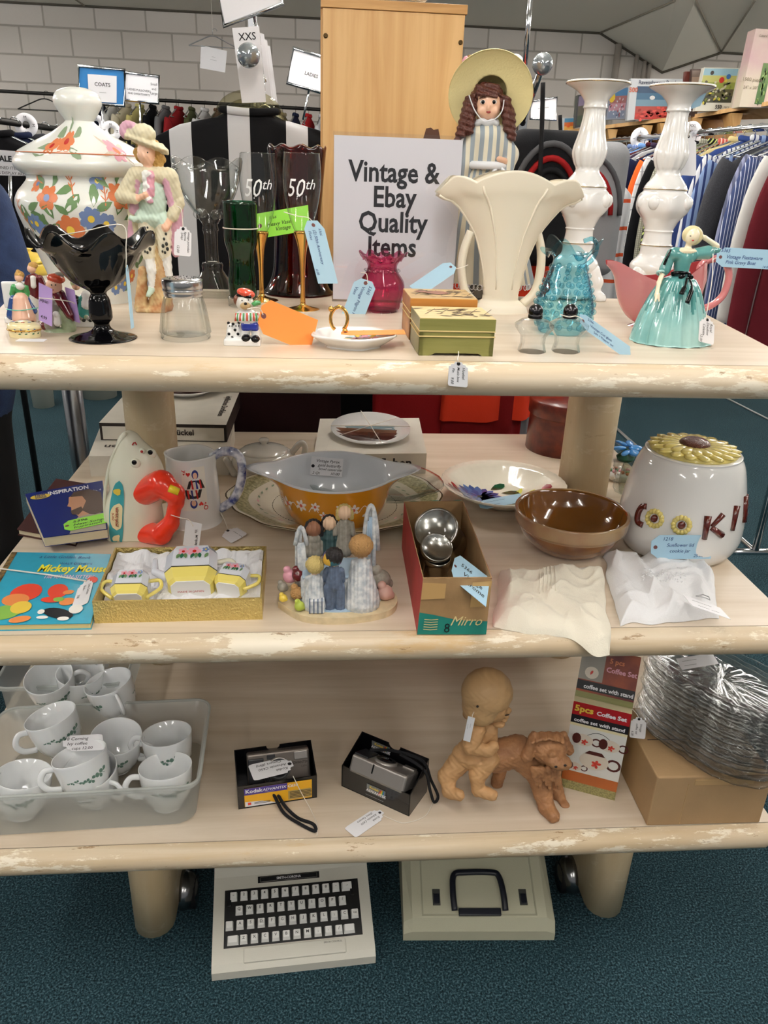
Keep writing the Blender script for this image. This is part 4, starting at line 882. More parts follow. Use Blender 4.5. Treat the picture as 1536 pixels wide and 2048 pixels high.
m.add([(a_.x + u_.x * .006, a_.y, Z2 + .053), (b_.x - u_.x * .006, b_.y, Z2 + .053), (b_.x - u_.x * .006, b_.y, Z2 + .086), (a_.x + u_.x * .006, a_.y, Z2 + .086)], [(0, 1, 2, 3)], WHBOX, False)
pp = b_ - u_ * .13; m.text('Lückel', .020, DKBOX, frame((pp.x, pp.y - .001, Z2 + .067), u_, (0, 0, 1)), bold=.03, align='LEFT')
f = bil(Ct, Z2 + .0946); m.text('Idyllisches Dorfleben', .022, DKBOX, frame(f(.90, .55), -(Ct[2] - Ct[1]), (Ct[1] - Ct[0])), bold=.02); wobj(m, 'carton', o)
def plate(name, label, c, r, z, tilt=(0, 0, 0), rimc=None, art=None, cat='plate', mat=None, group=None):
    o = thing(name, label, cat, (c[0], c[1], z), rot=tilt, group=group); m = MB(); mat = mat or GLAZE
    m.lathe([(0, .0), (r * .55, .0), (r * .58, .004), (r, .019), (r, .021), (r * .62, .008), (0, .006)], [mat] * 4 + [rimc or mat] + [mat], 56)
    if art: art(m, r)
    m.obj('plate', o); return o
def dorf(m, r):
    random.seed(3)
    def wp(x, y): return (x, y, .0068 + max(0, math.hypot(x, y) - r * .62) * .34)
    for i in range(5):
        y0 = -r * .55 + i * r * .2; pts = [(x, y0) for x in np.linspace(-math.sqrt(max(r * r * .85 - y0 * y0, 0)), math.sqrt(max(r * r * .85 - y0 * y0, 0)), 10)]
        y1 = y0 + r * .21; pts2 = [(x, y1) for x in np.linspace(math.sqrt(max(r * r * .85 - y1 * y1, 0)), -math.sqrt(max(r * r * .85 - y1 * y1, 0)), 10)]
        m.flat(pts + pts2, M('plate_art%d' % i, ['#3c2018', '#5a3020', '#6e4a34', '#7f939a', '#8fa6ad'][i], .25, coat=.5), lambda x, y: wp(x, y), False)
    for i in range(16): leaf(m, lambda x, y: tuple(Vector(wp(x, y)) + Vector((0, 0, .0006))), random.uniform(-.6, .6) * r, random.uniform(-.5, .1) * r, random.uniform(0, 6), r * .16, [WHBOX, BROWNP, GRL][i % 3], .4)
pc = at(372, 792, Z2 + .095)
plate('collector_plate', 'decorated plate lying on the upper carton just right of the left post', pc + Vector((.0, .03, 0)), .088, Z2 + .0952, art=dorf)
# middle carton with string-tied plate
Cm = quad4([(628, 950), (851, 947), (836, 872), (640, 874)], Z2)
o = thing('plate_box', 'cream collector-plate carton behind the orange casserole, lettered in black script', 'box', rel(Cm) + Vector((0, 0, Z2)))
m = slabq(MB(), Cm, Z2, Z2 + .052, WHBOX); u_ = (Cm[1] - Cm[0]).normalized()
pp = Cm[1] - u_ * .035; m.text('Dorfleben', .032, DKBOX, frame((pp.x, pp.y - .0012, Z2 + .018), u_, (0, 0, 1)), bold=.03, align='RIGHT')
wobj(m, 'carton', o)
pc = bil(Cm, 0)(.5, .5)
def dorf2(m, r):
    dorf(m, r)
    for a in (0, PI / 2 + .2): m.tube([(r * 1.0 * cos(a) * t, r * sin(a) * t, .024 + .001 * (1 - abs(t))) for t in (-1, -.5, 0, .5, 1)], .0012, STRING, 6)
    m.tube([(-r * .75, -r * .5, .022), (0, 0, .0255), (r * .7, r * .6, .0215)], .001, STRING, 6)
plate('collector_plate', 'string-tied painted plate on the carton behind the orange casserole', pc, .101, Z2 + .0525, (6, 0, 0), art=dorf2)
# toy iron
g = Fig(283, 1070, Z2)
CRP = M('cream_plastic', '#e8e5cf', .25, coat=.3); REDP = M('red_plastic', '#ee3a22', .22, coat=.4); YELPL = M('yellow_plastic', '#f0d22a', .3)
o = thing('toy_iron', 'cream toy music-box iron standing on its heel, with red handle and smiling face', 'toy iron', g.B)
g.e(CRP, (268, 1030), (57, 36, 74)).e(CRP, (274, 958), (54, 33, 80)).e(CRP, (262, 905), (28, 22, 44)).b(CRP, (266, 1065), (46, 32, 26), 12)
m = g.blob(2.0, 8); S_ = onsurf(m)
P2 = lambda px, py: g.L((px, py))[::2]
def sd(px, py, e=.0008): q = P2(px, py); return S_(q[0], q[1], e)
TL_ = M('toy_teal', '#3f9aa0', .35); LBL = M('toy_label', '#ecd9a8', .4)
def strip(cx0, cy0, rx, ry, mat, e, n=22):
    vs = []; fs = []
    for i in range(n + 1):
        t = -1 + 2 * i / n; w_ = rx * math.sqrt(max(0, 1 - abs(t) ** 2.6)); cx_ = cx0 + 6 * t * t * (1 if t < 0 else .3)
        for j in range(5): vs.append(sd(cx_ + w_ * (j / 2 - 1), cy0 + ry * t, e))
    for i in range(n):
        for j in range(4): fs.append((i * 5 + j, i * 5 + j + 1, i * 5 + j + 6, i * 5 + j + 5))
    m.add(vs, fs, mat)
strip(240, 1018, 15, 68, TL_, .0010); strip(240, 1020, 13, 26, LBL, .0018, 12)
def wv(x, y): q = g.L((240 + y * 1000, 1020 + x * 1000)); return S_(q[0], q[2], .0024)
m.text('FISHER-PRICE', .0065, BROWNP, bold=.01, warp=lambda x, y: wv(x, -y - .0045 + .010), sx=1); m.text('music box', .0085, RED, bold=.01, warp=lambda x, y: wv(x, -y + .003)); m.text('iron', .0085, RED, bold=.01, warp=lambda x, y: wv(x, -y - .004))
strip(240, 973, 8, 7, YELP, .002, 6); strip(240, 1062, 7, 8, LBL, .002, 6); strip(242, 1082, 6, 5, ORP, .002, 6)
for px, py in ((305, 903), (277, 917)):
    q = sd(px, py, -.001); m.ell(q, (.0095, .0045, .010), CRP, 14); m.ell((q[0] - .001, q[1] - .0035, q[2] + .003), (.005, .0018, .005), BLK, 10)
q = sd(288, 896, -.001); m.ell(q, (.006, .004, .006), CRP, 14); m.ell((q[0] + .0, q[1] - .0035, q[2]), (.0028, .001, .0028), RED, 10)
m.tube([sd(269 + t * 4, 884 - 5 * sin(t * PI / 2 * 1.0) , .0002) for t in (0, .6, 1.2, 2)], .0013, RED, 6)
m.obj('body', o)
m = MB(); m.tube([sd_ for sd_ in [g.L((px, py, -12)) for px, py in spline([(252, 866, 0), (224, 910, 0), (211, 960, 0), (207, 1010, 0), (214, 1075, 0)], 5) and [(p.x, p.y) for p in spline([(252, 866, 0), (226, 910, 0), (213, 960, 0), (209, 1010, 0), (216, 1080, 0)], 5)]]], .003, CRP, 8); m.obj('sole_rim', o)
g.q = []
for a, b_, r0, r1 in (((292, 982, -14), (322, 968, -40), 27, 27), ((322, 968, -40), (350, 990, -50), 25, 19), ((350, 985, -50), (353, 1005, -50), 18, 15), ((352, 1000, -50), (342, 1050, -50), 13, 14), ((342, 1045, -50), (322, 1068, -46), 16, 20), ((322, 1068, -46), (292, 1066, -16), 21, 22)): g.c(REDP, a, b_, r0, r1)
g.blob(1.8, 4).obj('handle', o)
MB().tube([g.L((338, 976, -66)), g.L((358, 984, -66))], .0072, YELPL, 12).obj('button', o)
Yt = g.B.y - .05
card(o, [(406, 1040, Yt), (402, 1090, Yt), (368, 1038, Yt)], PAPER, [(.2, .35, .22, 'FP'), (.16, .6, .22, 'Musical'), (.16, .85, .22, 'Iron 5.00')], 'scal', hole='dark', string=[(338, 1030, Yt), (352, 1040, Yt - .03), (372, 1038, Yt - .01), (384, 1046, Yt)]) if False else card(o, [(372, 1040, Yt - .02), (366, 1090, Yt - .02), (404, 1048, Yt - .02)], PAPER, [(.25, .8, .24, 'FP'), (.45, .85, .24, 'Musical'), (.65, .85, .24, 'Iron 5.00')], 'rect', hole=False, string=[(342, 1030, Yt - .02), (362, 1036, Yt - .03), (378, 1040, Yt - .03), (386, 1052, Yt - .022)])
# playing-card mug
g = Fig(390, 1040, Z2)
o = thing('card_mug', 'white china tankard printed with the queen of hearts card, blue-marbled handle', 'mug', g.B)
pr = g.rows([(0, 1058), (52, 1056), (54, 1044), (50, 1030), (52, 1010), (50, 960), (47, 920), (48, 905)], 3, 384); zt = pr[-1][1]
fm = lambda t, r, z: (r * (1 + (.05 * cos(4 * t + .5) if z > zt * .85 else 0)), z)
m = MB().lathe(pr + [(r - .004, z) for r, z in pr[::-1] if z > .01] + [(0, .01)], GLAZE, 64, fn=fm); TH = g.th + .06; W = wrap(pr, TH, .001); k = g.k
zz = lambda py: aty(388, py, g.B.y - .048).z - g.B.z
zb, zt2 = zz(1020), zz(935); hw = 26 * k
IV2 = M('card_cream', '#efe9dc', .3); NAV = M('card_navy', '#27327c', .35); CRED = M('card_red', '#c22a26', .35)
n_ = 8; vs = [W(-hw + 2 * hw * i / n_, zb + (zt2 - zb) * j) for j in (0, 1) for i in range(n_ + 1)]; m.add(vs, [(i, i + 1, n_ + 2 + i, n_ + 1 + i) for i in range(n_)], IV2)
W2 = wrap(pr, TH, .0016)
for s_ in (1, -1):
    cz = (zb + zt2) / 2; Q = lambda x, y: W2(s_ * x, cz + s_ * y)
    m.text('Q', .013, CRED, warp=lambda x, y: Q(x - hw * .82, y + .036), bold=.02)
    for hx, hy, hs in ((-hw * .8, .031, .0022), (-hw * .45, .031, .005)):
        m.flat([(hx + hs * 1.0 * (16 * sin(t) ** 3) / 16, hy + hs * (13 * cos(t) - 5 * cos(2 * t) - 2 * cos(3 * t) - cos(4 * t)) / 16) for t in [2 * PI * i / 16 for i in range(16)]], CRED, Q)
    m.flat([(hw * .12 + .0075 * cos(t), .030 + .0095 * sin(t)) for t in [2 * PI * i / 14 for i in range(14)]], NAV, Q)
    W2 = wrap(pr, TH, .0020); m.flat([(hw * .12 + .0048 * cos(t), .028 + .0065 * sin(t)) for t in [2 * PI * i / 14 for i in range(14)]], SKINP, Q)
    m.flat([(-hw * .6, 0.001), (hw * .85, .001), (hw * .6, .019), (hw * .3, .022), (-.0, .021), (-hw * .4, .017)], DKBOX, Q)
    W2 = wrap(pr, TH, .0024)
    for x in (-.2, .15, .45): m.flat([(hw * x, .001), (hw * (x + .16), .001), (hw * (x + .05), .02), (hw * (x - .05), .02)], CRED if x != .15 else NAV, Q)
    for i in range(5): m.flat([(hw * (-.1 + .12 * i) + .0022 * cos(t), .0205 + .0022 * sin(t)) for t in [2 * PI * j / 8 for j in range(8)]], GLAZE, Q)
    W2 = wrap(pr, TH, .0016)
m.obj('body', o)
MARB = M('blue_marble', '#e4e6ec', .12, coat=.6, var=.9, vs=60, vcol='#28397a')
MB().tube(spline([g.L(p) for p in ((422, 915), (450, 902), (478, 912), (484, 950), (470, 995), (440, 1018))], 5), 9 * k, MARB, 12).obj('handle', o)
card(o, [(470, 1052, Z2 + .003), (495, 1068, Z2 + .003), (438, 1070, Z2 + .003)], PAPER, [(.3, .4, .2, '~~~ ~~')], 'scal', z=Z2 + .003, hole='dark', string=[(440, 1022, Z2 + .02), (446, 1034, Z2 + .012), (452, 1048, Z2 + .006), (455, 1058, Z2 + .004)])
# white teapot with ship
g = Fig(530, 952, Z2)
GREYG = M('grey_white_glaze', '#cfccc4', .15, coat=.5)
o = thing('ship_teapot', 'small off-white teapot with a blue sailing ship print, behind the mug handle', 'teapot', g.B)
pr = g.rows([(0, 952), (38, 952), (48, 948), (60, 932), (64, 918), (54, 905), (46, 901)], 3, 524); m = MB().lathe(pr, GREYG, 56); W = wrap(pr, g.th, .001); k = g.k; z0 = aty(524, 966, g.B.y - .06).z - g.B.z
NVL = M('ship_blue', '#4a5590', .4)
m.flat([(-26 * k, z0), (26 * k, z0), (20 * k, z0 - 7 * k), (-20 * k, z0 - 7 * k)], NVL, W)
for x, h_ in ((-12, 30), (2, 38), (16, 28)):
    stroke(m, W, [(x * k, z0), (x * k, z0 + h_ * k)], 1.4 * k, NVL)
    for j in range(3): m.flat([((x - 5 + j) * k, z0 + (5 + 9 * j) * k), ((x + 5 - j) * k, z0 + (5 + 9 * j) * k), ((x + 4 - j) * k, z0 + (12 + 9 * j) * k), ((x - 4 + j) * k, z0 + (12 + 9 * j) * k)], NVL, W)
m.text('Boston', 17 * k, NVL, bold=.02, warp=lambda x, y: W(x, y + z0 - 24 * k)); m.obj('body', o)
MB().lathe(g.rows([(47, 901), (44, 898), (26, 892), (8, 889), (6, 886), (10, 881), (8, 877), (0, 876)], 2, 522), GREYG, 40).obj('lid', o)
MB().tube(spline([g.L(p) for p in ((576, 918), (588, 900), (602, 886), (610, 894), (606, 914), (590, 932))], 5), 6 * k, GREYG, 10).obj('handle', o)
g.c(GREYG, (470, 945), (452, 920), 10, 6).blob(1.6, 3).obj('spout', o)
# oval platter
g = Fig(670, 1016, Z2); k = g.k
o = thing('platter', 'large oval cream platter with gilt scalloped edge and olive border, under the orange casserole', 'platter', g.B)
BORD = M('olive_border', '#c3bb90', .3, coat=.5, var=.35, vs=160, vcol='#7f7c52'); PLC = M('platter_cream', '#e2dcc8', .2, coat=.5); GLT = M('gilt_rim', '#5f4d30', .25, .8)
sc_f = lambda t, r, z: (r * (1 + .025 * abs(cos(t)) ** 24 + .012 * (r > .2 * .9) * cos(14 * t)), z)
R0 = 208 * k
MB().lathe([(0, .004), (R0 * .55, .004), (R0 * .58, .002), (R0 * .62, .006), (R0 * .98, .030), (R0, .033), (R0 * .985, .0335), (R0 * .955, .033), (R0 * .80, .024), (R0 * .66, .014), (R0 * .60, .009), (0, .008)], [PLC, PLC, PLC, PLC, PLC, GLT, PLC, BORD, PLC, PLC, PLC], 96, fn=sc_f, sy=.88).obj('dish', o)
m = MB()
for i in range(90):
    t = 2 * PI * i / 90; r = R0 * .60; m.add([(r * cos(t), r * .88 * sin(t), .0095), (r * .985 * cos(t + .03), r * .985 * .88 * sin(t + .03), .0093), (r * .985 * cos(t - .03), r * .985 * .88 * sin(t - .03), .0093)], [(0, 1, 2)], GLT, False)
for i in range(40):
    t = 2 * PI * i / 40; r = R0 * .74; leaf(m, lambda x, y: (x, y * .88, .0207 + (math.hypot(x, y) - R0 * .74) * .19), r * cos(t), r * sin(t), t + 1.9, R0 * .07, [GRL, PINKP][i % 5 == 0], .3)
m.obj('border_pattern', o)
g2 = Fig(742, 1000, Z2)
o = thing('glass_plate', 'clear glass serving plate with swirled raised rim, right of the orange casserole', 'glass plate', g2.B + Vector((.01, 0, .016)))
MB().lathe([(0, .0), (.07, .0), (.085, .004), (.130, .020), (.146, .028), (.148, .031), (.140, .029), (.12, .021), (.08, .008), (0, .004)], CLEAR, 90, sy=.8, fn=lambda t, r, z: (r * (1 + .04 * (r > .12) * abs(cos(4 * t + 9 * r)) - .02), z + .002 * (r > .12) * cos(8 * t))).obj('plate', o)
# orange casserole
g = Fig(668, 1032, Z2 + .012); k = g.k
o = thing('casserole_dish', 'round orange glass casserole with white interior, pouring-lug handles and white butterfly print', 'casserole dish', g.B)
OCHRE = M('ochre_enamel', '#cf8a1e', .12, coat=.8); PYW = M('opal_white', '#dfe3e8', .12, coat=.6)
pr = g.rows([(0, 1032), (74, 1032), (88, 1024), (101, 1003), (109, 975), (112, 944)], 4, 668); zt = pr[-1][1]
lug = lambda t, r, z: (r * (1 + (.33 * abs(cos(t)) ** 26 + .07 * abs(cos(t)) ** 6) * max(0, (z / zt - .74) / .26) ** 1.6), z + .004 * abs(cos(t)) ** 22 * (z / zt) ** 6)
m = MB().lathe(pr, OCHRE, 128, fn=lug); m.obj('body', o)
pin = [(112 * k, zt), (112.5 * k, zt + .003), (111 * k, zt + .005), (108.5 * k, zt + .003)] + [(max(r - .004, 0), z + .0) for r, z in pr[::-1] if z > .006] + [(60 * k, .008), (0, .007)]
MB().lathe(pin, PYW, 128, fn=lug).obj('interior', o)
W = wrap(pr, g.th, .0008); m = MB(); z0 = aty(668, 1024, g.B.y - .095).z - g.B.z; WPT = M('white_print', '#f0e6da', .4); RPT = M('rust_print', '#c9583a', .4)
for x, y, r, n in ((-104, 6, 15, 4), (-66, 12, 13, 6), (-36, 15, 10, 6), (12, 14, 10, 6), (38, 8, 13, 6), (-20, -2, 9, 5), (72, -4, 14, 4)): flower(m, W, x * k, z0 + y * k, r * k, n, WPT, RPT, .4, .5)
for i in range(6): stroke(m, W, [((-134 + 2 * i) * k, z0 + (-10 + 6 * i) * k), (-108 * k, z0 + 4 * k)], 1.5 * k, WPT)
for x0 in (-96, -50, 24, 50): stroke(m, W, [((x0 + 20 * t) * k, z0 + (2 + 12 * sin(3 * t)) * k) for t in [i / 8 for i in range(9)]], 1.4 * k, WPT)
m.obj('butterfly_print', o)
Yt = g.B.y + .075
card(o, [(623, 913, Yt), (687, 918, Yt + .005), (620, 949, Yt)], PAPER, [(.15, .26, .22, 'Vintage Pyrex'), (.22, .5, .22, 'gold butterfly'), (.25, .7, .2, 'bowl casserole'), (.06, .94, .2, '2 Qt'), (.62, .94, .22, '10.00')], 'rect', hole='dark')
# flower bowl
g = Fig(1004, 1000, Z2); k = g.k
o = thing('flower_bowl', 'shallow cream pottery bowl with fluted edge, painted with a big blue flower', 'bowl', g.B)
pr = [(0, 0), (56 * k, 0), (60 * k, .004), (112 * k, .034), (124 * k, .044)]; inn = [(123 * k, .0455), (108 * k, .036), (70 * k, .012), (50 * k, .006), (0, .006)]
m = MB().lathe(pr + inn, M('bowl_cream', '#e6dfcd', .12, coat=.6), 120, fn=lambda t, r, z: (r * (1 + .006 * cos(36 * t) * (z > .02)), z))
def wb(x, y, e=.0012):
    r = math.hypot(x, y); return (x, y, float(np.interp(r, [0, 50 * k, 70 * k, 108 * k, 123 * k], [.006, .006, .012, .036, .0455])) + e)
DB = M('brush_blue', '#2c4c86', .15, coat=.6); DB2 = M('brush_blue_light', '#47679e', .15, coat=.6); CRIM = M('brush_crimson', '#7d1322', .15, coat=.6); DG = M('brush_green', '#1f4a30', .15, coat=.6); YL = M('brush_yellow', '#d8d46a', .2, coat=.5)
for i in range(17): a = 2 * PI * i / 17; m.flat(petal(-46 * k, 2 * k, a, 46 * k, 17 * k), DB if i % 2 else DB2, wb, True)
m.flat([(-46 * k + 6 * k * cos(t), 2 * k + 6 * k * sin(t)) for t in [i * .7 for i in range(9)]], DSP, lambda x, y: wb(x, y, .002))
for x, y, a, l, mm, w_ in ((-16, 38, .6, 40, DG, .5), (2, 20, .15, 44, DG, .42), (-88, -20, 2.3, 34, CRIM, .3), (-86, -10, 2.0, 36, CRIM, .3), (-94, -26, 2.6, 30, DB, .16), (10, -20, .3, 50, DG, .2), (24, 0, 1.0, 46, YL, .25), (30, -6, .6, 50, YL, .25), (84, -14, 1.3, 36, CRIM, .6), (-4, -34, .1, 60, DG, .2)): leaf(m, lambda x, y: wb(x, y, .0016), x * k, y * k, a, l * k, mm, w_)
m.obj('bowl', o)
card(o, [(955, 1003, Z2 + .030), (1040, 987, Z2 + .03), (962, 1020, Z2 + .03)], BLUET, [(.1, .4, .3, '~~~~~~~'), (.1, .8, .3, '~~~~~')], 'cut', z=Z2 + .03, hole=False, ink=INKB)
# red round tin
g = Fig(1122, 895, Z2)
o = thing('round_tin', 'dark red round hatbox tin with swirl pattern and fitted lid, behind the right post', 'tin', g.B)
TIN = M('red_tin', '#541511', .35, coat=.3, var=.5, vs=40, vcol='#7a3020')
MB().lathe(g.rows([(0, 918), (70, 918), (71, 912), (68, 815)], 0), TIN, 48).obj('body', o)
MB().lathe(g.rows([(69, 826), (72, 824), (72, 800), (70, 796), (0, 793)], 0), TIN, 48).obj('lid', o)
# brown stoneware bowl
g = Fig(1134, 1092, Z2); k = g.k
o = thing('stoneware_bowl', 'brown glazed stoneware mixing bowl with a thick collar rim', 'bowl', g.B)
BRG = M('brown_stoneware', '#8a5a2c', .12, coat=.8, var=.45, vs=14, vcol='#6b4530'); LUS = M('lustre_collar', '#9a7f5a', .16, coat=.8, var=.4, vs=12, vcol='#8f6a52'); BRI = M('brown_inside', '#6e4314', .1, coat=.8, bump=.05)
pr = g.rows([(0, 1092), (56, 1092), (74, 1084), (92, 1067), (102, 1050), (103, 1045), (108, 1044), (110, 1034), (111, 1020)], 3, 1132); zt = pr[-1][1]; nn = len(pr)
mats = [BRG] * (nn - 13) + [LUS] * 12
inn = [(109 * k, zt + .002), (105 * k, zt + .001), (103 * k, zt - .004), (98 * k, zt * .7), (82 * k, zt * .38), (55 * k, zt * .14), (0, zt * .10)]
MB().lathe(pr + inn, mats + [LUS] * 2 + [BRI] * 6, 80).obj('bowl', o)
# cookie jar
g = Fig(1348, 1090, Z2); k = g.k
o = thing('cookie_jar', 'big white ceramic cookie jar with sunflower lid and raised letters spelling COOKIE', 'cookie jar', g.B)
zz = lambda py: aty(1355, py, g.B.y - .1).z - g.B.z
pr = g.rows([(0, 1090), (86, 1090), (104, 1082), (115, 1062), (117, 1042), (115, 1008), (108, 965), (98, 925), (88, 905), (80, 900), (0, 899)], 4, 1362)
m = MB().lathe(pr, GLAZE, 72); W = wrap([p for p in pr if p[0] > 30 * k], g.th - .0, .0008)
DRED = M('jar_brown_red', '#5a1a12', .15, coat=.7); SUN = M('sun_yellow', '#e8d57c', .2, coat=.6, var=.15, vs=90); 
def bar(x0, y0, x1, y1, r0, r1=None): 
    q0, q1 = W(x0 * k, zz(y0)), W(x1 * k, zz(y1)); m.tube([q0, tuple((Vector(q0) + Vector(q1)) / 2 ), q1], [r0 * k, (r0 + (r1 or r0)) / 2 * k, (r1 or r0) * k], DRED, 8)
m.tube(spline([W(x * k, zz(y)) for x, y in ((-66, 1032), (-76, 1036), (-80, 1052), (-76, 1066), (-64, 1068))], 4), 6 * k, DRED, 8)
for x, y in ((-44, 1048), (6, 1048)):
    for i in range(14): a = 2 * PI * i / 14; c_ = W((x + 14 * cos(a)) * k, zz(y) + 14 * sin(a) * k); m.ell(c_, (5.5 * k, 4 * k, 5.5 * k), SUN, 8)
    c_ = W(x * k, zz(y)); m.ell(c_, (8 * k, 5 * k, 8 * k), DRED, 10)
bar(50, 1026, 50, 1070, 7, 5); bar(80, 1024, 60, 1046, 6, 4); bar(60, 1048, 84, 1064, 5, 7); bar(114, 1012, 108, 1058, 7, 4.5); bar(150, 1002, 150, 1052, 6)
for y in (1008, 1026, 1044): bar(150, y, 168, y - 2, 3.5)
m.obj('body', o)
zl = pr[-1][1]; m = MB(); m.lathe([(80 * k, zl - .001), (82 * k, zl + .003), (30 * k, zl + .012), (0, zl + .014)], SUN, 40)
for i in range(18):
    a = 2 * PI * i / 18
    for rr, zz_, l in ((60, .006, 26), (44, .010, 24)): aa = a + (.17 if rr == 44 else 0); m.ell((rr * k * cos(aa), rr * k * sin(aa), zl + zz_), (l * k, 12.5 * k, 4 * k), SUN, 10, (0, 0, math.degrees(aa)))
m.obj('sunflower_lid', o)
m = MB(); m.ell((0, 0, zl + .013), (28 * k, 28 * k, 11 * k), M('seed_brown', '#5e2a16', .3, coat=.4, bump=1, bs=500), 24); m.obj('seed_head', o)
Yt = g.B.y - 118 * k - .002
card(o, [(1303, 1070, Yt + .002), (1425, 1070, Yt + .006), (1301, 1118, Yt + .002)], BLUET, [(.18, .22, .2, '1218'), (.9, .22, .2, '4'), (.25, .48, .2, 'Sunflower lid'), (.3, .72, .2, 'cookie jar'), (.7, .92, .18, '25.00')], 'cut', ink=INKB)
# bagged glassware behind the cookie jar
g = Fig(1262, 985, Z2)
o = thing('bagged_glassware', 'clear-wrapped glass candle cups beside the cookie jar, behind the brown bowl', 'glassware', g.B)
m = MB(); m.lathe(g.rows([(0, 1000), (30, 1000), (36, 960), (40, 925)], 3), CLEAR, 30, fn=lambda t, r, z: (r * (1 + .1 * sin(5 * t + z * 90)), z)); m.obj('wrapping', o)
MB().lathe(g.rows([(0, 998), (24, 998), (27, 950), (24, 930)], 2), thin_glass('smoke_glass', '#d8dbd2', '#9ba097'), 30).obj('cup', o)
g = Fig(1238, 958, Z2)
o = thing('floral_dish', 'small dish covered in pink and green flowers, just right of the right post', 'dish', g.B)
m = MB().lathe([(0, 0), (.026, 0), (.03, .006), (.036, .016), (0, .02)], GLAZE, 30)
for i in range(12): a = i * 2.4; r = .008 * math.sqrt(i); m.ell((r * cos(a), r * sin(a), .021), (.006, .006, .004), [PINKP, GREENP, ORP, GLAZE][i % 4], 8)
m.obj('dish', o)
g = Fig(1250, 920, Z2)
o = thing('flower_ashtray', 'blue pottery dish shaped like an open flower, standing behind the floral dish', 'dish', g.B + Vector((0, 0, .0)))
m = MB().lathe([(0, 0), (.02, 0), (.024, .01), (.0, .034)], DKGREEN, 24); BLF = M('flower_blue', '#3f86c8', .15, coat=.7)
for i in range(6): a = 2 * PI * i / 6; m.ell((.022 * cos(a), .020 * sin(a) - .004, .034 + .008 * sin(a)), (.020, .012, .006), BLF, 10, (25, 0, math.degrees(a)))
m.obj('flower', o)
# books on the left
MARB2 = M('maroon_cover', '#3f1c1a', .5); PAGES = M('pages', '#dccfae', .8, var=.1, vs=300, stretch=(.05, .05, 8))
Cb = quad4([(34, 1058), (150, 1080), (205, 972), (112, 957)], Z2 + .014)
o = thing('maroon_book', 'dark maroon hardback lying under the blue song book', 'book', rel(Cb) + Vector((0, 0, Z2)))
wobj(slabq(MB(), Cb, Z2 + .002, Z2 + .012, PAGES, inset=.03), 'pages', o); m = slabq(MB(), Cb, Z2 + .012, Z2 + .014, MARB2); slabq(m, Cb, Z2 + .0002, Z2 + .002, MARB2); wobj(m, 'cover', o)
zb_ = Z2 + .034; Cb = quad4([(87, 1075), (215, 1058), (205, 961), (50, 988)], zb_)
o = thing('song_book', 'blue paperback song book with bearded man in profile and green price card', 'book', rel(Cb) + Vector((0, 0, Z2 + .0145)))
wobj(slabq(MB(), Cb, Z2 + .015, zb_ - .0012, PAGES, inset=.01), 'pages', o)
NVY = M('navy_cover', '#12226a', .5, spec=.3); m = slabq(MB(), Cb, zb_ - .0012, zb_, NVY); slabq(m, Cb, Z2 + .0146, Z2 + .0152, NVY)
f = bil(Cb, zb_ + .0004); U = Cb[1] - Cb[0]; V = Cb[3] - Cb[0]
F2 = lambda x, y: f(x, y); lv = lambda e: (lambda x, y: tuple(Vector(f(x, y)) + Vector((0, 0, e))))
m.text('INSPIRATION', .115, PAPER, bold=.03, align='LEFT', warp=lambda x, y: f(.27 + x * .78, y + .87))
m.flat([(.17 + .13 * cos(t), .87 + .055 * sin(t)) for t in [2 * PI * i / 20 for i in range(20)]], YELP, lv(.0003)); m.text('NEW', .07, NVY, bold=.03, warp=lambda x, y: lv(.0006)(x * .8 + .17, y + .875)); m.text('SONGS', .055, NVY, bold=.03, warp=lambda x, y: lv(.0006)(x * .8 + .17, y + .83)); m.text('No. 4', .06, PAPER, warp=lambda x, y: f(.9 + x, y + .78))
HAIRB = M('portrait_hair', '#4b3220', .5); FACE = M('portrait_skin', '#c79270', .5)
m.flat([(.40, .0), (.98, .0), (.98, .30), (.80, .36), (.62, .34), (.5, .2)], M('robe_print', '#a69c8c', .5), lv(.0002)); m.flat([(.60, .30), (.86, .34), (.90, .70), (.80, .80), (.62, .80), (.52, .74), (.50, .62), (.47, .55), (.52, .52), (.51, .42), (.56, .36)], FACE, lv(.0004))
m.flat([(.66, .42), (.74, .60), (.70, .72), (.54, .74), (.60, .84), (.80, .85), (.96, .74), (.98, .34), (.84, .30), (.76, .32)], HAIRB, lv(.0006)); m.flat([(.51, .36), (.60, .34), (.68, .42), (.66, .50), (.55, .46), (.50, .44)], HAIRB, lv(.0007))
wobj(m, 'cover', o)
card(o, [(126, 1044, zb_ + .001), (210, 1026, zb_ + .001), (130, 1064, zb_ + .001)], GREENT, [(.2, .35, .3, '5396'), (.2, .65, .28, 'New Songs of'), (.2, .9, .26, 'Inspiration')], 'cut', z=zb_ + .001)
# golden picture book
zb_ = Z2 + .012; Cb = quad4([(-62, 1250), (181, 1246), (222, 1108), (24, 1104)], zb_)
o = thing('picture_book', 'worn turquoise children\'s picture book with yellow title, at the shelf front left', 'book', rel(Cb) + Vector((0, 0, Z2)))
wobj(slabq(MB(), Cb, Z2 + .0016, zb_ - .0014, M('golden_pages', '#d8c68c', .8), inset=.012), 'pages', o)
TQ = M('turquoise_cover', '#2f9fbd', .35, coat=.2, var=.08, vs=60); m = slabq(MB(), Cb, zb_ - .0014, zb_, TQ); slabq(m, Cb, Z2 + .0002, Z2 + .0016, TQ); f = bil(Cb, zb_ + .0003); lv = lambda e: (lambda x, y: tuple(Vector(f(x, y)) + Vector((0, 0, e))))
SPN = M('gold_spine', '#8a6f3c', .4, var=.7, vs=140, vcol='#2c2015'); m.flat([(0, 0), (.055, 0), (.055, 1), (0, 1)], SPN, f)
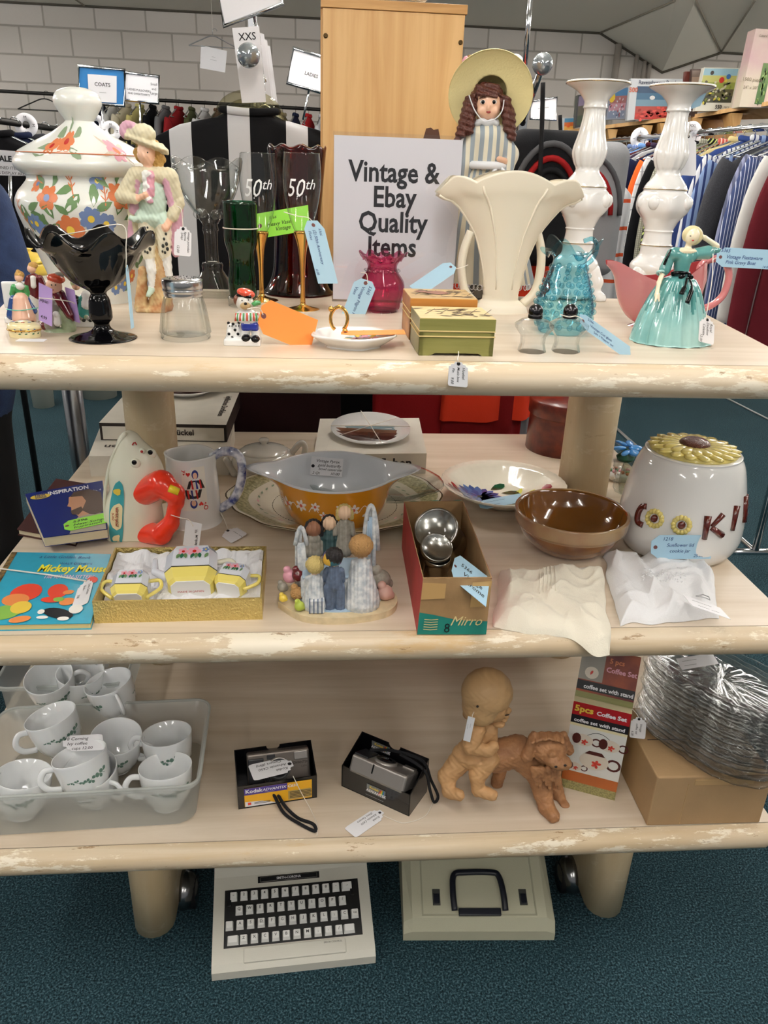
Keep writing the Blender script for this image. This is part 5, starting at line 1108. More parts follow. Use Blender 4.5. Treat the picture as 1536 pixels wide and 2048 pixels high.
m.text('Mickey Mouse', .15, M('title_yellow', '#f4e832', .4), bold=.03, align='LEFT', warp=lambda x, y: lv(.0004)(.34 + x * .78, y + .70), shear=.2); m.text('The KITTEN-SITTERS', .075, M('title_pink', '#f2c7df', .4), bold=.01, align='LEFT', warp=lambda x, y: lv(.0004)(.43 + x * .70, y + .60), shear=.2)
m.text('a Little Golden Book', .06, INKB, shear=.3, align='LEFT', warp=lambda x, y: lv(.0004)(.30 + x, y + .91)); m.text('WALT DISNEY\'S', .045, INKB, align='LEFT', warp=lambda x, y: lv(.0004)(.53 + x, y + .81))
def oval(cx_, cy_, rx, ry, mat, e, rot=0): m.flat([(cx_ + rx * cos(t) * cos(rot) - ry * sin(t) * sin(rot), cy_ + rx * cos(t) * sin(rot) + ry * sin(t) * cos(rot)) for t in [2 * PI * i / 18 for i in range(18)]], mat, lv(e))
RB = M('print_red', '#d9452e', .4); GB = M('print_green', '#7fb04a', .4); OB = M('print_orange', '#e28a4a', .4); KB = M('print_black', '#15151a', .4); WB = M('print_white', '#f1efe8', .4)
for a in ((.34, .40, .14, .12, RB, .0005, .3), (.28, .30, .12, .08, OB, .0008, 0), (.62, .42, .09, .10, RB, .0005, .4), (.72, .40, .05, .03, OB, .0008, .2), (.60, .30, .10, .04, RB, .0009, 0), (.74, .27, .07, .05, OB, .0011, .2), (.66, .30, .05, .03, GB, .0012, 0), (.36, .20, .09, .08, YELP, .0010, 0), (.24, .14, .14, .09, GB, .0007, .2), (.40, .05, .09, .04, OB, .0012, .2), (.55, .14, .03, .03, WB, .0012, 0), (.70, .12, .14, .06, KB, .0010, -.3), (.84, .17, .06, .06, WB, .0014, 0), (.76, .05, .05, .025, WB, .0013, 0), (.58, .07, .05, .02, WB, .0012, 0), (.90, .58, .05, .05, RB, .0005, 0)): oval(*a)
wobj(m, 'cover', o)
card(o, [(190, 1155, zb_ + .001), (176, 1206, zb_ + .001), (158, 1168, zb_ + .001)], PAPER, [(.2, .3, .22, 'Little Golden'), (.2, .6, .22, 'Book -'), (.5, .85, .22, '3.00')], 'scal', z=zb_ + .001, hole=False)
MB().tube([tuple(at(-10, 1136, zb_ + .002)), tuple(at(100, 1150, zb_ + .003)), tuple(at(178, 1164, zb_ + .004))], .0013, STRING, 6); 
m = MB().tube([tuple(at(-10, 1136, zb_ + .002)), tuple(at(100, 1150, zb_ + .003)), tuple(at(172, 1162, zb_ + .003))], .0014, STRING, 6); wobj(m, 'tag_string', o)
# gold box with lustre tea set
zr_ = Z2 + .040; Cr = quad4([(184, 1203), (524, 1196), (533, 1092), (230, 1095)], zr_); Cf = quad4([(188, 1247), (523, 1238), (527, 1135), (236, 1140)], Z2)
Cr = [Vector((p.x, p.y, zr_)) for p in Cr]; Cf = [Vector((q.x * .15 + p.x * .85, max(q.y, -.0) * .15 + p.y * .85, Z2)) for p, q in zip(Cr, Cf)]
GOLDF = M('gold_foil', '#d9c27c', .32, .8, bump=1, bs=260)
o = thing('gift_box', 'open gold foil gift box lined with white tissue, holding a small tea set', 'box', rel(Cr) + Vector((0, 0, Z2)))
m = slabq(MB(), Cf, Z2 + .0002, Z2 + .002, GOLDF)
for i in range(4):
    a, b_ = Cr[i], Cr[(i + 1) % 4]; c_, d_ = Cf[i], Cf[(i + 1) % 4]; ce = rel(Cr); ia = a + (Vector((ce.x, ce.y, a.z)) - a).normalized() * .004; ib = b_ + (Vector((ce.x, ce.y, b_.z)) - b_).normalized() * .004
    m.add([tuple(v) for v in (c_, d_, b_, a, (ia.x, ia.y, Z2 + .002), (ib.x, ib.y, Z2 + .002), ib, ia)], [(0, 1, 2, 3), (5, 4, 7, 6), (3, 2, 6, 7)], GOLDF, False)
wobj(m, 'tray', o)
TISS = M('tissue', '#e9e9ec', .8)
def tis(u, v):
    p = Cr[0].lerp(Cr[1], .02 + .96 * u).lerp(Cr[3].lerp(Cr[2], .02 + .96 * u), .04 + .92 * v); n = noise.noise(Vector((u * 9, v * 5, 1))) + .5 * abs(noise.noise(Vector((u * 22, v * 12, 4)))); e_ = min(u, 1 - u, v, 1 - v)
    return (p.x, p.y, Z2 + .012 + .012 * n + (.016 * max(0, 1 - e_ * 7) if v > .3 else 0) + .006 * v)
wobj(MB().grid(tis, 80, 40, TISS, smooth=False), 'tissue_paper', o)
LUSW = M('lustre_white', '#d9dce4', .1, coat=1); LUSY = M('lustre_yellow', '#e6d572', .15, coat=.8)
def teaware(name, label, px, py, w_, h_, rz, spout, handles, tilt=-100):
    c_ = at(px, py, Z2 + .034); o = thing(name, label, 'teapot' if name == 'toy_teapot' else 'tableware', c_, rot=(tilt, 0, rz), group=None)
    oc = lambda s_: [(s_ * x, s_ * y * .8) for x, y in ((1, .6), (.7, 1), (-.7, 1), (-1, .6), (-1, -.6), (-.7, -1), (.7, -1), (1, -.6))]
    r = w_ / 2; lev = [(0, .72, GLAZE), (0.001, .74, LUSY), (h_ * .08, .86, LUSY), (h_ * .30, 1.0, DSP), (h_ * .33, 1.0, LUSW), (h_ * .8, .98, LUSW), (h_ * .95, .86, LUSW), (h_, .6, LUSW)]
    m = MB(); vs = []; fs = []; ms = []
    for z, s_, mm in lev: vs += [(x, y, z - h_ / 2) for x, y in oc(r * s_)]
    for i in range(len(lev) - 1):
        for j in range(8): fs.append((i * 8 + j, i * 8 + (j + 1) % 8, (i + 1) * 8 + (j + 1) % 8, (i + 1) * 8 + j)); ms.append(lev[i][2] if i != 4 else LUSW)
    fs.append(tuple(range(8))[::-1]); ms.append(GLAZE); fs.append(tuple((len(lev) - 1) * 8 + j for j in range(8))); ms.append(LUSW)
    m.add(vs, fs, ms, False)
    yy = -r * .8 - .0008; wpp = lambda x, y: (x, yy, y)
    for dx, r_ in ((-.3, .16), (.12, .2)): flower(m, wpp, r * dx, h_ * .22, r * r_ * 1.4, 5, PINKP, RED)
    for i in range(7): leaf(m, lambda x, y: (x, yy - .0003, y), r * (-.55 + .18 * i), h_ * .02, 1.2 + .25 * (i % 3), r * .3, DKGREEN if i % 2 else GREENP, .5)
    flower(m, wpp, r * .55, h_ * .26, r * .15, 5, BLUEP, YELP)
    if name == 'toy_teapot': m.text('MADE IN JAPAN', .006, RED, Matrix(((1, 0, 0, 0), (0, -1, 0, 0), (0, 0, -1, -h_ / 2 - .0006), (0, 0, 0, 1))) @ Matrix.Identity(4))
    m.obj('body', o)
    if spout: 
        q = [('c', LUSW, (-r * .9, 0, -h_ * .1), (-r * 1.45, 0, h_ * .1), .009, .006), ('c', LUSW, (-r * 1.45, 0, h_ * .1), (-r * 1.5, 0, h_ * .42), .006, .0045)]
        m = MB(); blob(m, q, .0011, .003); m.obj('spout', o)
    for s_ in handles: MB().tube(spline([(s_ * r * .95, 0, h_ * .3), (s_ * r * 1.5, 0, h_ * .32), (s_ * r * 1.6, 0, 0), (s_ * r * .9, 0, -h_ * .36)], 5), .0032 if w_ < .06 else .005, LUSY if w_ < .06 else CRP, 10).obj('handle', o)
    return o
teaware('toy_teapot', 'lustre teapot with yellow base lying in the middle of the gold gift box', 385, 1148, .086, .086, 4, True, (1,), -74)
teaware('sugar_bowl', 'two-handled lustre sugar bowl lying at the left in the gold gift box', 262, 1178, .058, .056, 2, False, (-1, 1), -74)
teaware('creamer', 'lustre cream jug lying at the right in the gold gift box', 466, 1160, .054, .050, -16, False, (1,), -74)
# resin children round a crib
g = Fig(668, 1205, Z2)
o = thing('children_figurine', 'resin sculpture of little children gathered round a white crib on an oval base', 'figurine', g.B)
RS = M('resin_base', '#d9c6a0', .6, var=.2, vs=60); WD = M('resin_white', '#dcdcda', .5, var=.18, vs=120, vcol='#a9b0b6'); DEN = M('resin_denim', '#5f6d84', .6, var=.3, vs=150); GRS = M('resin_grey', '#9a9488', .6, var=.3, vs=150); HB1 = M('resin_blond', '#d8c07a', .6, bump=1, bs=400); HB2 = M('resin_curls', '#b98d58', .6, bump=1, bs=350); HBK = M('resin_black_hair', '#1e1a1a', .5, bump=.6, bs=400); SKD = M('resin_brown_skin', '#8f6249', .5); SKL = M('resin_skin', '#e8c4a2', .5); TEA2 = M('resin_teal', '#2f4a4c', .6); BLR = M('resin_blue', '#a9bfd2', .5)
B0 = g.L
m = MB(); base = spline([(-110, -18, 0), (-96, 40, 0), (-20, 66, 0), (70, 62, 0), (118, 20, 0), (124, -25, 0), (96, -62, 0), (20, -82, 0), (-60, -72, 0), (-110, -18, 0)], 5)
k = g.k; bp = [(p.x * k, p.y * k * 1.0) for p in base[:-1]][::-1]; m.prism(bp, 0, .012, RS); m.prism([(x * .7 + .004, y * .75) for x, y in bp], .012, .0135, BLR); m.obj('base', o)
def child(nm, px, foot, top, dy, dress, hair, skin, hr=15, wide=20, legs=None, back=True):
    g.q = []; H = foot - top; hy = top + hr
    if legs: g.c(legs, (px - 9, foot - 6, dy), (px - 8, foot - H * .4, dy), 10, 12).c(legs, (px + 12, foot - 6, dy), (px + 9, foot - H * .4, dy), 10, 12)
    else: g.c(dress, (px, foot - 12, dy), (px, foot - H * .55, dy), wide, wide * .5).c(skin, (px - 5, foot, dy), (px - 5, foot - 12, dy), 4).c(skin, (px + 6, foot, dy), (px + 6, foot - 12, dy), 4)
    g.c(dress, (px, foot - H * .45, dy), (px, hy + hr + 6, dy), 15, 11).c(dress, (px - 14, hy + hr + 8, dy), (px - 20, hy + hr + 28, dy + (8 if back else -6)), 6, 5).c(dress, (px + 14, hy + hr + 8, dy), (px + 18, hy + hr + 28, dy + (8 if back else -6)), 6, 5)
    g.e(skin, (px, hy, dy), (hr * .9, hr * .85, hr)).e(hair, (px, hy - 3, dy + (-3 if back else 5)), (hr * 1.05, hr * 1.0, hr * 1.02))
    if not back: g.c(hair, (px - hr * .85, hy - 2, dy), (px - hr * .9, hy + hr * .7, dy), 5).c(hair, (px + hr * .85, hy - 2, dy), (px + hr * .9, hy + hr * .7, dy), 5)
    mm = g.blob(1.15, 2.2, disp=lambda G: .0005 * np.sin(G[..., 0] * 1100)); mm.obj(nm, o)
child('girl_in_grey', 627, 1110, 1040, 62, GRS, HBK, SKD, 17, 22, None, False); child('girl_in_teal', 659, 1108, 1031, 66, TEA2, HBK, SKL, 15, 20, None, False); child('girl_with_braids', 689, 1105, 1010, 66, GRS, HB1, SKL, 15, 22, None, False)
child('small_blond_child', 630, 1215, 1115, -38, WD, HB1, SKL, 17, 26); child('boy_in_denim', 668, 1225, 1098, -46, DEN, HBK, SKL, 17, 22, DEN); child('curly_haired_girl', 722, 1210, 1072, -30, WD, HB2, SKL, 22, 38)
# coloured cap of the boy
m = MB(); c_ = g.L((665, 1116, -46)); cols = [M('cap%d' % i, c, .5) for i, c in enumerate(['#b03a2e', '#3d6f4a', '#4a3f77', '#d4a63a', '#2f5f6b', '#6a3f6b'])]
for i in range(6): m.at(RT(c_, (0, 0, 0), (19 * k, 19 * k, 18 * k))); m.lathe([(cos(a), sin(a)) for a in [-.5 + (PI / 2 + .5) * j / 8 for j in range(9)]], cols[i], 6, a0=2 * PI * i / 6 + .3, a1=2 * PI * (i + 1) / 6 + .3)
m.at(Matrix.Identity(4)); m.ell((c_[0], c_[1], c_[2] + 18 * k), 3 * k, cols[4], 8); m.obj('beanie_cap', o)
# crib
m = MB(); 
for px, dy, yt in ((594, 20, 1065), (600, 30, 1062), (740, 34, 1012), (748, 20, 1020)): m.tube([g.L((px, 1180, dy)), g.L((px, yt, dy))], 4 * k, WD, 8)
for j in range(7): m.tube([g.L((598 + 3 * j, 1170, -8)), g.L((596 + 2 * j, 1085, -2))], 2 * k, WD, 6)
m.box(g.L((602, 1160))[0], g.L((744, 1160))[0], -.03, .035, .025, .06, WD, .004)
m.box(g.L((605, 1160))[0], g.L((742, 1160))[0], -.028, .04, .06, .066, BLR, .003)
m.tube([g.L((590 + 24 * t, 1090 - 36 * sin(PI * t), -4)) for t in [i / 10 for i in range(11)]], 4 * k, WD, 8); m.tube([g.L((727 + 30 * t, 1100 - 90 * sin(PI * t) ** .6, 20)) for t in [i / 12 for i in range(13)]], 4 * k, WD, 8)
for j in range(6): m.tube([g.L((730 + 4.6 * j, 1100, 21)), g.L((732 + 4 * j, 1030 + 8 * abs(j - 2.5), 21))], 2.4 * k, BLR, 6)
m.obj('crib', o)
for nm, px, py, dy, r, mm in (('toy_duck', 566, 1196, -34, 8, YELP), ('toy_ball', 599, 1212, -52, 10, M('lime', '#a9b84a', .4)), ('toy_elephant', 565, 1174, -10, 10, GRS), ('toy_bear', 594, 1186, -22, 13, HB2), ('berries', 597, 1150, -4, 13, MAROON), ('blossoms', 580, 1152, 6, 14, PINKP), ('rag_doll', 760, 1160, 20, 22, GRS), ('gift_bag', 770, 1185, -10, 16, M('resin_rose', '#cfa79a', .6))):
    g.q = []; g.e(mm, (px, py, dy), r).e(mm, (px - r * .4, py - r * .9, dy), r * .55).e(mm, (px + r * .7, py + r * .3, dy), r * .5); g.blob(1.2, 2).obj(nm, o)
m = MB(); c_ = g.L((634, 1221, -58)); m.box(c_[0] - .012, c_[0] + .012, c_[1] - .008, c_[1] + .008, .0135, .036, WD, .001)
for j in range(4): m.box(c_[0] - .0125 + .0065 * j, c_[0] - .0105 + .0065 * j, c_[1] - .0086, c_[1] + .0086, .0135, .0362, DEN)
m.obj('toy_parcel', o)
# open carton with aluminium shakers
zr_ = Z2 + .098
Cr = quad4([(846, 1157), (984, 1156), (926, 1001), (808, 1003)], zr_); CAR = M('carton_brown', '#a5835a', .7, var=.25, vs=18, bump=.1, bs=120); RD = M('carton_red', '#b03a38', .6, var=.2, vs=20); GRN = M('carton_green', '#1f7a6e', .5)
Cf = [at(834, 1268, Z2), at(972, 1268, Z2)]; Cf += [Vector((Cr[2].x, Cr[2].y, Z2)), Vector((Cr[3].x, Cr[3].y, Z2))]; Cf[0].z = Cf[1].z = Z2
o = thing('shaker_carton', 'worn open brown carton with red sides and green strip, full of metal shakers', 'carton', rel(Cr) + Vector((0, 0, Z2)))
m = MB(); t_ = .0025; ce = rel(Cr)
def inn_(p): q = Vector((ce.x, ce.y, p.z)) - p; return p + q.normalized() * t_ * 1.5
for i, mo in zip(range(4), (CAR, RD, GRN, RD)):
    a, b_ = Cr[i], Cr[(i + 1) % 4]; c_, d_ = Cf[i], Cf[(i + 1) % 4]
    m.grid(lambda u, v: tuple(c_.lerp(d_, u).lerp(a.lerp(b_, u), v) + Vector((0, 0, .0012 * sin(u * 17) * (v > .99)))), 16, 6, mo, smooth=False); 
    m.add([tuple(inn_(p)) for p in (c_, d_, b_, a)], [(1, 0, 3, 2)], CAR, False); m.add([tuple(a), tuple(b_), tuple(inn_(b_)), tuple(inn_(a))], [(0, 1, 2, 3)], CAR, False)
m.add([tuple(p + Vector((0, 0, .001))) for p in Cf], [(0, 1, 2, 3)], CAR, False)
ff = lambda u, v, e=.0012: tuple(Cf[0].lerp(Cf[1], u).lerp(Cr[0].lerp(Cr[1], u), v) + Vector((0, -e, 0)))
m.flat([(0, 0), (1, 0), (1, .24), (.72, .25), (.5, .28), (.2, .36), (0, .40)], GRN, ff)
for a in (((0, .64), (.34, .66), (.34, .92), (0, .94)), ((.72, .5), (.98, .52), (1, .96), (.72, .94))): m.flat(a, M('carton_flap', '#b8945f', .7), lambda u, v: ff(u, v, .0026))
m.text('Mirro', .03, M('pale_gold', '#d9c48c', .5), shear=.4, warp=lambda x, y: ff(.68 + x * 6.5, .17 + y * 8, .002)); m.text('8', .03, INK, warp=lambda x, y: ff(.42 + x * 6, .04 + y * 8, .002))
for j in range(5): stroke(m, lambda x, y: ff(x, y, .002), [(.18 - .1, .10 + .045 * j), (.18, .09 + .045 * j), (.18 + .1, .10 + .045 * j)], .014, M('pale_gold', ''))
wobj(m, 'carton', o)
ALU = M('aluminium', '#b5b3ae', .22, 1, bump=.15, bs=30); 
c0 = Cf[0].lerp(Cf[1], .5)
def can(label, p, rot, r, L_, glass=False):
    o = thing('metal_shaker', label, 'shaker', p, rot=rot); MB().lathe([(0, 0), (r, 0), (r, .003), (r * .97, .006), (r * .97, L_ - .012), (r * 1.04, L_ - .010), (r * 1.04, L_), (r * .95, L_), (r * .9, L_ - .004), (0, L_ - .004)], ALU, 40).obj('can', o)
    if glass: MB().ell((0, 0, L_), (r * .92, r * .92, r * .35), CLEAR, 24, half=True).obj('glass_dome', o)
    return o
zi = Z2 + .0; my = (Cr[3].y + Cr[0].y) / 2
pA = at(885, 1085, Z2 + .04); can('large metal canister with a clear glass dome, tipped at the back of the worn carton', (pA.x + .006, pA.y - .01, Z2 + .042), (-62 + 110, 0, -140 + 110), .038, .085, True)
pB = at(862, 1130, Z2 + .04); can('smaller ringed metal shaker in front inside the worn carton', (pB.x, pB.y + .02, Z2 + .033), (35, 0, 10), .027, .06)
pC = at(895, 1140, Z2 + .04); can('metal shaker with a rounded copper-tinted top, at the front corner inside the worn carton', (pC.x - .018, pC.y + .012, Z2 + .02), (12, 0, 0), .022, .045)
card(o, [(912, 1105, Z2 + .085), (980, 1157, Z2 + .085), (900, 1155, Z2 + .085)], BLUET, [(.2, .35, .18, '5366'), (.3, .6, .2, 'Vintage'), (.3, .8, .2, 'Chrome')], 'cut', z=Z2 + .085, hole=True)
# linen
def cloth(name, label, cat, px, mat, h, seed, nu=90, nv=70, thick=.03, extra=None):
    C4 = quad4(px, Z2 + .004); c_ = rel(C4)
    o = thing(name, label, cat, c_ + Vector((0, 0, Z2)))
    def f(u, v):
        su = u + .04 * noise.noise(Vector((v * 4, seed, 0))) * (1 if u > .5 else -1) * abs(2 * u - 1); sv = v + .07 * noise.noise(Vector((u * 4, seed + 5, 0))) * abs(2 * v - 1)
        p = C4[0].lerp(C4[1], su).lerp(C4[3].lerp(C4[2], su), sv)
        e_ = min(u, 1 - u, v, 1 - v); edge = min(1, e_ * 9) ** .5
        q = Vector((u * 2.4, v * 1.8, seed)); wv_ = noise.noise(q) ; fold = sin(u * 13 + 7 * wv_ + v * 5 + seed) ; f2 = 1 - abs(sin(v * 9 - u * 6 + 6 * noise.noise(q * 1.3 + Vector((3, 1, 0))) + seed)) ** .6
        z = edge * (thick * (.72 + .18 * fold + .30 * wv_) + h * .75 * f2 * (.4 + .6 * abs(wv_) * 2) + .0014 * noise.noise(Vector((u * 18, v * 18, seed))))
        z = max(z, .001); yy = p.y; zz_ = Z2 + z
        if yy < 0: zz_ = zz_ - min(.024, (-yy) ** 1.4 * 1.2)
        return (p.x, yy, zz_)
    wobj(MB().grid(f, nu, nv, mat), 'fabric', o); return o, f
LIN = M('ivory_linen', '#e9e2d0', .85, bump=.25, bs=500, sheen=.2); WLIN = M('white_linen', '#e8e8ea', .85, bump=.3, bs=400, sheen=.2)
o, f = cloth('linen_blouse', 'folded ivory linen blouse drooping over the middle shelf edge', 'garment', [(985, 1248), (1225, 1288), (1205, 1135), (1000, 1140)], LIN, .012, 3.3, thick=.026)
m = MB()
for j in range(5): m.tube([tuple(Vector(f(.38 + .035 * j, .45 + .5 * t)) + Vector((0, 0, .0007))) for t in [i / 10 for i in range(11)]], .0008, LIN, 5)
wobj(m, 'pintucks', o)
o, f = cloth('baby_gown', 'folded white cotton baby gown with smocking and pinned label, before the cookie jar', 'garment', [(1240, 1250), (1440, 1235), (1420, 1130), (1205, 1110)], WLIN, .014, 8.1, thick=.032)
m = MB()
for i in range(120): u, v = random.uniform(.3, .7), .55 + .1 * sin(i) * random.random(); p = f(u, v); m.ell((p[0], p[1], p[2] + .0005), (.0026, .0016, .0012), WLIN, 6, (0, 0, random.uniform(0, 180)))
wobj(m, 'smocking', o)
p_ = f(.86, .35)
card(o, [(1366, 1190, p_[2] + .012), (1440, 1216, p_[2] + .006), (1385, 1212, p_[2] + .012)], PAPER, [(.15, .4, .3, '~~~~~'), (.2, .8, .3, '~~~ ~~')], 'rect', z=p_[2] + .01, hole=False)
m = MB().tube([tuple(at(1392 + x, 1192 + y, p_[2] + .016)) for x, y in ((0, 0), (14, -3), (26, 2), (28, 8), (20, 4), (8, 1), (0, 0))], .0009, STEEL, 6); wobj(m, 'safety_pin', o)
# ================================================================ BOTTOM SHELF
FROST = None
def frosted():
    m, nt, b, nd, L = nodes('frosted_plastic'); nt.nodes.remove(b)
    out = [n for n in nt.nodes if n.type == 'OUTPUT_MATERIAL'][0]
    tr = nd('BsdfTransparent'); tr.inputs[0].default_value = srgb('#f6f8f6'); tl = nd('BsdfTranslucent'); tl.inputs[0].default_value = srgb('#f2f4f2'); df = nd('BsdfDiffuse'); df.inputs[0].default_value = srgb('#eceeec'); gl = nd('BsdfGlossy', Roughness=.25)
    a = nd('MixShader'); a.inputs[0].default_value = .5; L(tl.outputs[0], a.inputs[1]); L(df.outputs[0], a.inputs[2])
    b2 = nd('MixShader'); b2.inputs[0].default_value = .45; L(tr.outputs[0], b2.inputs[1]); L(a.outputs[0], b2.inputs[2])
    c = nd('MixShader'); c.inputs[0].default_value = .05; L(b2.outputs[0], c.inputs[1]); L(gl.outputs[0], c.inputs[2]); L(c.outputs[0], out.inputs[0]); return m
FROST = frosted()
def rrect(hx, hy, r, n=6): 
    out = []
    for sx, sy, a0 in ((1, 1, 0), (-1, 1, 90), (-1, -1, 180), (1, -1, 270)):
        for i in range(n + 1): a = R(a0 + 90 * i / n); out.append((sx * (hx - r) + r * cos(a), sy * (hy - r) + r * sin(a)))
    return out
def tub(label, c, rz, hx, hy, h):
    o = thing('storage_tub', label, 'tub', c, rz, 'frosted plastic tubs of ivy cups'); m = MB(); lev = [(.90, 0, 0), (.93, .006, 0), (.955, h * .86, 0), (.975, h * .88, 0), (.985, h, .0), (1.0, h + .001, 0), (1.0, h - .008, 0)]
    vs = []; fs = []; N = None
    for s_, z, _ in lev:
        p = rrect(hx * s_, hy * s_, .03); N = len(p); vs += [(x, y, z) for x, y in p]
    for i in range(len(lev) - 1):
        for j in range(N): fs.append((i * N + j, i * N + (j + 1) % N, (i + 1) * N + (j + 1) % N, (i + 1) * N + j))
    fs.append(tuple(range(N))); m.add(vs, fs, FROST); m.obj('tub', o)
    rim = [(x, y, h) for x, y in rrect(hx * .995, hy * .99, .03)]; MB().tube(rim, .0028, FROST, 6, True).obj('rim', o); return o
pFL = at(8, 1672, Z3); pFR = at(388, 1648, Z3); a_ = (pFR - pFL); ang = math.degrees(math.atan2(a_.y, a_.x)); W_ = .40; hx = .205; hy = .125
u_ = Vector((cos(R(ang)), sin(R(ang)), 0)); v_ = Vector((-u_.y, u_.x, 0)); ctr = pFR - u_ * hx * .92 + v_ * hy * .92
tub('front translucent plastic tub full of white ivy-patterned cups, at the bottom shelf corner', (ctr.x, ctr.y, Z3 + .0005), ang, hx, hy, .098)
CPW = M('cup_white', '#eceeef', .1, coat=.7, sub=.05); IVY = M('ivy_print', '#5d7b6e', .35, coat=.4)
cup_pr = prof([(0, 0), (.027, 0), (.029, .003), (.043, .026), (.049, .058), (.051, .086)], 4)
def make_cup():
    o = thing('ivy_cup', '', 'cup', (0, 0, 0), 0, 'white ivy-patterned cups')
    m = MB(); fn = lambda t, r, z: (r * (1 + .018 * cos(16 * t + z * 120) * (.006 < z < .04)), z)
    m.lathe(cup_pr + [(.0505, .0868), (.049, .086), (.047, .058), (.040, .025), (0, .006)], CPW, 64, fn=fn)
    for off in (0, PI): 
        W = wrap(cup_pr, off, .0004); stroke(m, W, [(-.04 + .008 * i, .050 + .004 * sin(i)) for i in range(11)], .0007, IVY)
        for i in range(9):
            x = -.036 + .009 * i
            for a in (.9, 2.6): leaf(m, W, x, .050 + .003 * sin(i), a + (i % 2) * 2.6, .004 + .0008 * i, IVY, .8)
    m.obj('body', o)
    MB().tube(spline([(.048, 0, .074), (.066, 0, .077), (.077, 0, .060), (.068, 0, .040), (.045, 0, .030)], 5), [.0042] * 21, CPW, 10, flat=1.5).obj('handle', o)
    return o
cup = make_cup(); tz = Z3 + .006
cups = [  # rim centre px, height of base above shelf, tilt x, tilt y, spin, label
 ((332, 1462), .01, 8, 4, 175, 'cup at the back right corner of the front tub'),
 ((330, 1526), .008, 10, -2, 200, 'cup at the front right corner of the front tub'),
 ((232, 1468), .012, 6, 6, -10, 'cup in the middle of the front tub with its handle to the right'),
 ((156, 1500), .045, 16, 6, 205, 'uppermost cup in the front tub, holding a white price card'),
 ((98, 1425), .05, 12, 8, 215, 'cup perched high at the back left of the front tub, handle to the left'),
 ((48, 1542), .008, 10, -6, 170, 'cup at the front left corner of the front tub'),
 ((178, 1534), .006, 8, 2, -30, 'cup beneath the uppermost one at the front of the front tub'),
 ((95, 1348), .06, 12, -6, 15, 'ivy cup at the left in the back tub'),
 ((214, 1358), .05, 10, -6, -60, 'plain-looking cup at the right in the back tub'),
 ((160, 1340), .045, 4, 0, 60, 'half-hidden cup between the two others in the back tub')]
for i, (p, dz, tx, ty, sp, lb) in enumerate(cups):
    c = cup if i == 0 else copy_tree(cup); c.scale = (.95,) * 3; rimz = Z3 + dz + .086; q = at(p[0], p[1], rimz)
    c.location = (q.x, q.y, Z3 + dz); c.rotation_euler = (R(tx), R(ty), R(sp)); 
    Rm = c.rotation_euler.to_matrix(); off = Rm @ Vector((0, 0, .086)); c.location = (q.x - off.x, q.y - off.y, Z3 + dz)
    c['label'] = 'white ' + lb if not lb.startswith(('upper', 'plain', 'half', 'ivy')) else lb
    if i == 3: top_cup = c
q = at(165, 1480, Z3 + .125)
card(top_cup, [(122, 1466, Z3 + .122), (206, 1462, Z3 + .124), (124, 1500, Z3 + .112)], PAPER, [(.1, .32, .26, '8 Corning'), (.1, .62, .26, 'Ivy coffee'), (.2, .9, .24, 'cups 12.00')], 'scal', pts3=None, z=Z3 + .12, hole=False)
cb = at(150, 1400, Z3); tub('back translucent plastic tub of ivy cups, mostly hidden under the middle shelf', (cb.x - .005, cb.y + .075, Z3 + .0005), 2, .135, .155, .095)
# film camera boxes
BOXK = M('black_card_gloss', '#0a0a0e', .25, coat=.3); KYEL = M('pack_yellow', '#f0b429', .45); KPUR = M('pack_purple', '#4b3a8c', .45); KRED = M('pack_red', '#d23a2a', .45); CAMG = M('camera_taupe', '#6a625c', .35, .5); CAMS = M('camera_silver', '#9b9590', .3, .6); CAMD = M('camera_dark', '#1b1b1e', .4)
def open_box(name, label, fl, fr, dep, h, backh, z=Z3):
    a = at(*fl, z); b = at(*fr, z); u = b - a; w_ = u.length; ang = math.degrees(math.atan2(u.y, u.x)); o = thing(name, label, 'box', (a.x, a.y, z), ang); t = .0018
    m = MB(); m.box(0, w_, 0, dep, 0.0002, t, BOXK); m.box(0, w_, 0, t, 0, h, BOXK)
    for x in (0, w_ - t): m.hexa([(x, 0, 0), (x + t, 0, 0), (x + t, dep, 0), (x, dep, 0), (x, 0, h), (x + t, 0, h), (x + t, dep, backh), (x, dep, backh)], BOXK)
    nz = [(w_ * .5 + .013 * cos(s_), backh - .013 * sin(s_) * .9) for s_ in [PI * i / 10 for i in range(11)]]
    pts = [(0, 0), (w_, 0), (w_, backh)] + nz + [(0, backh)]
    m.at(Matrix(((1, 0, 0, 0), (0, 0, 1, dep - t), (0, 1, 0, 0), (0, 0, 0, 1)))); m.prism(pts, 0, t, BOXK); m.at(Matrix.Identity(4))
    return o, m, w_, a
o, m, w_, a = open_box('camera_box', 'left open black camera box with yellow and purple printed label', (477, 1619), (634, 1595), .075, .055, .078)
V_ = lambda x, z, e=.0006: (x, -e, z)
m.flat([(.012, .004), (w_ - .010, .004), (w_ - .010, .048), (.012, .048)], KYEL, V_); m.flat([(.012, .032), (w_ * .62, .032), (w_ * .62, .048), (.012, .048)], KPUR, lambda x, z: V_(x, z, .0009)); m.flat([(w_ * .63, .006), (w_ - .012, .006), (w_ - .012, .028), (w_ * .63, .028)], M('label_tan', '#b39a5c', .5), lambda x, z: V_(x, z, .0009)); m.flat([(.013, .004), (w_ * .5, .004), (w_ * .3, .014), (.013, .016)], PAPER, lambda x, z: V_(x, z, .0009))
FR = lambda x, z, e=.0013: frame((x, -e, z), (1, 0, 0), (0, 0, 1))
m.text('Kodak', .012, PAPER, FR(.014, .037), bold=.03, align='LEFT'); m.text('ADVANTIX C650', .0088, PAPER, FR(.046, .0375), bold=.02, align='LEFT', shear=.2); m.text('~~~~~~~', .0045, PAPER, FR(.05, .0335), align='LEFT')
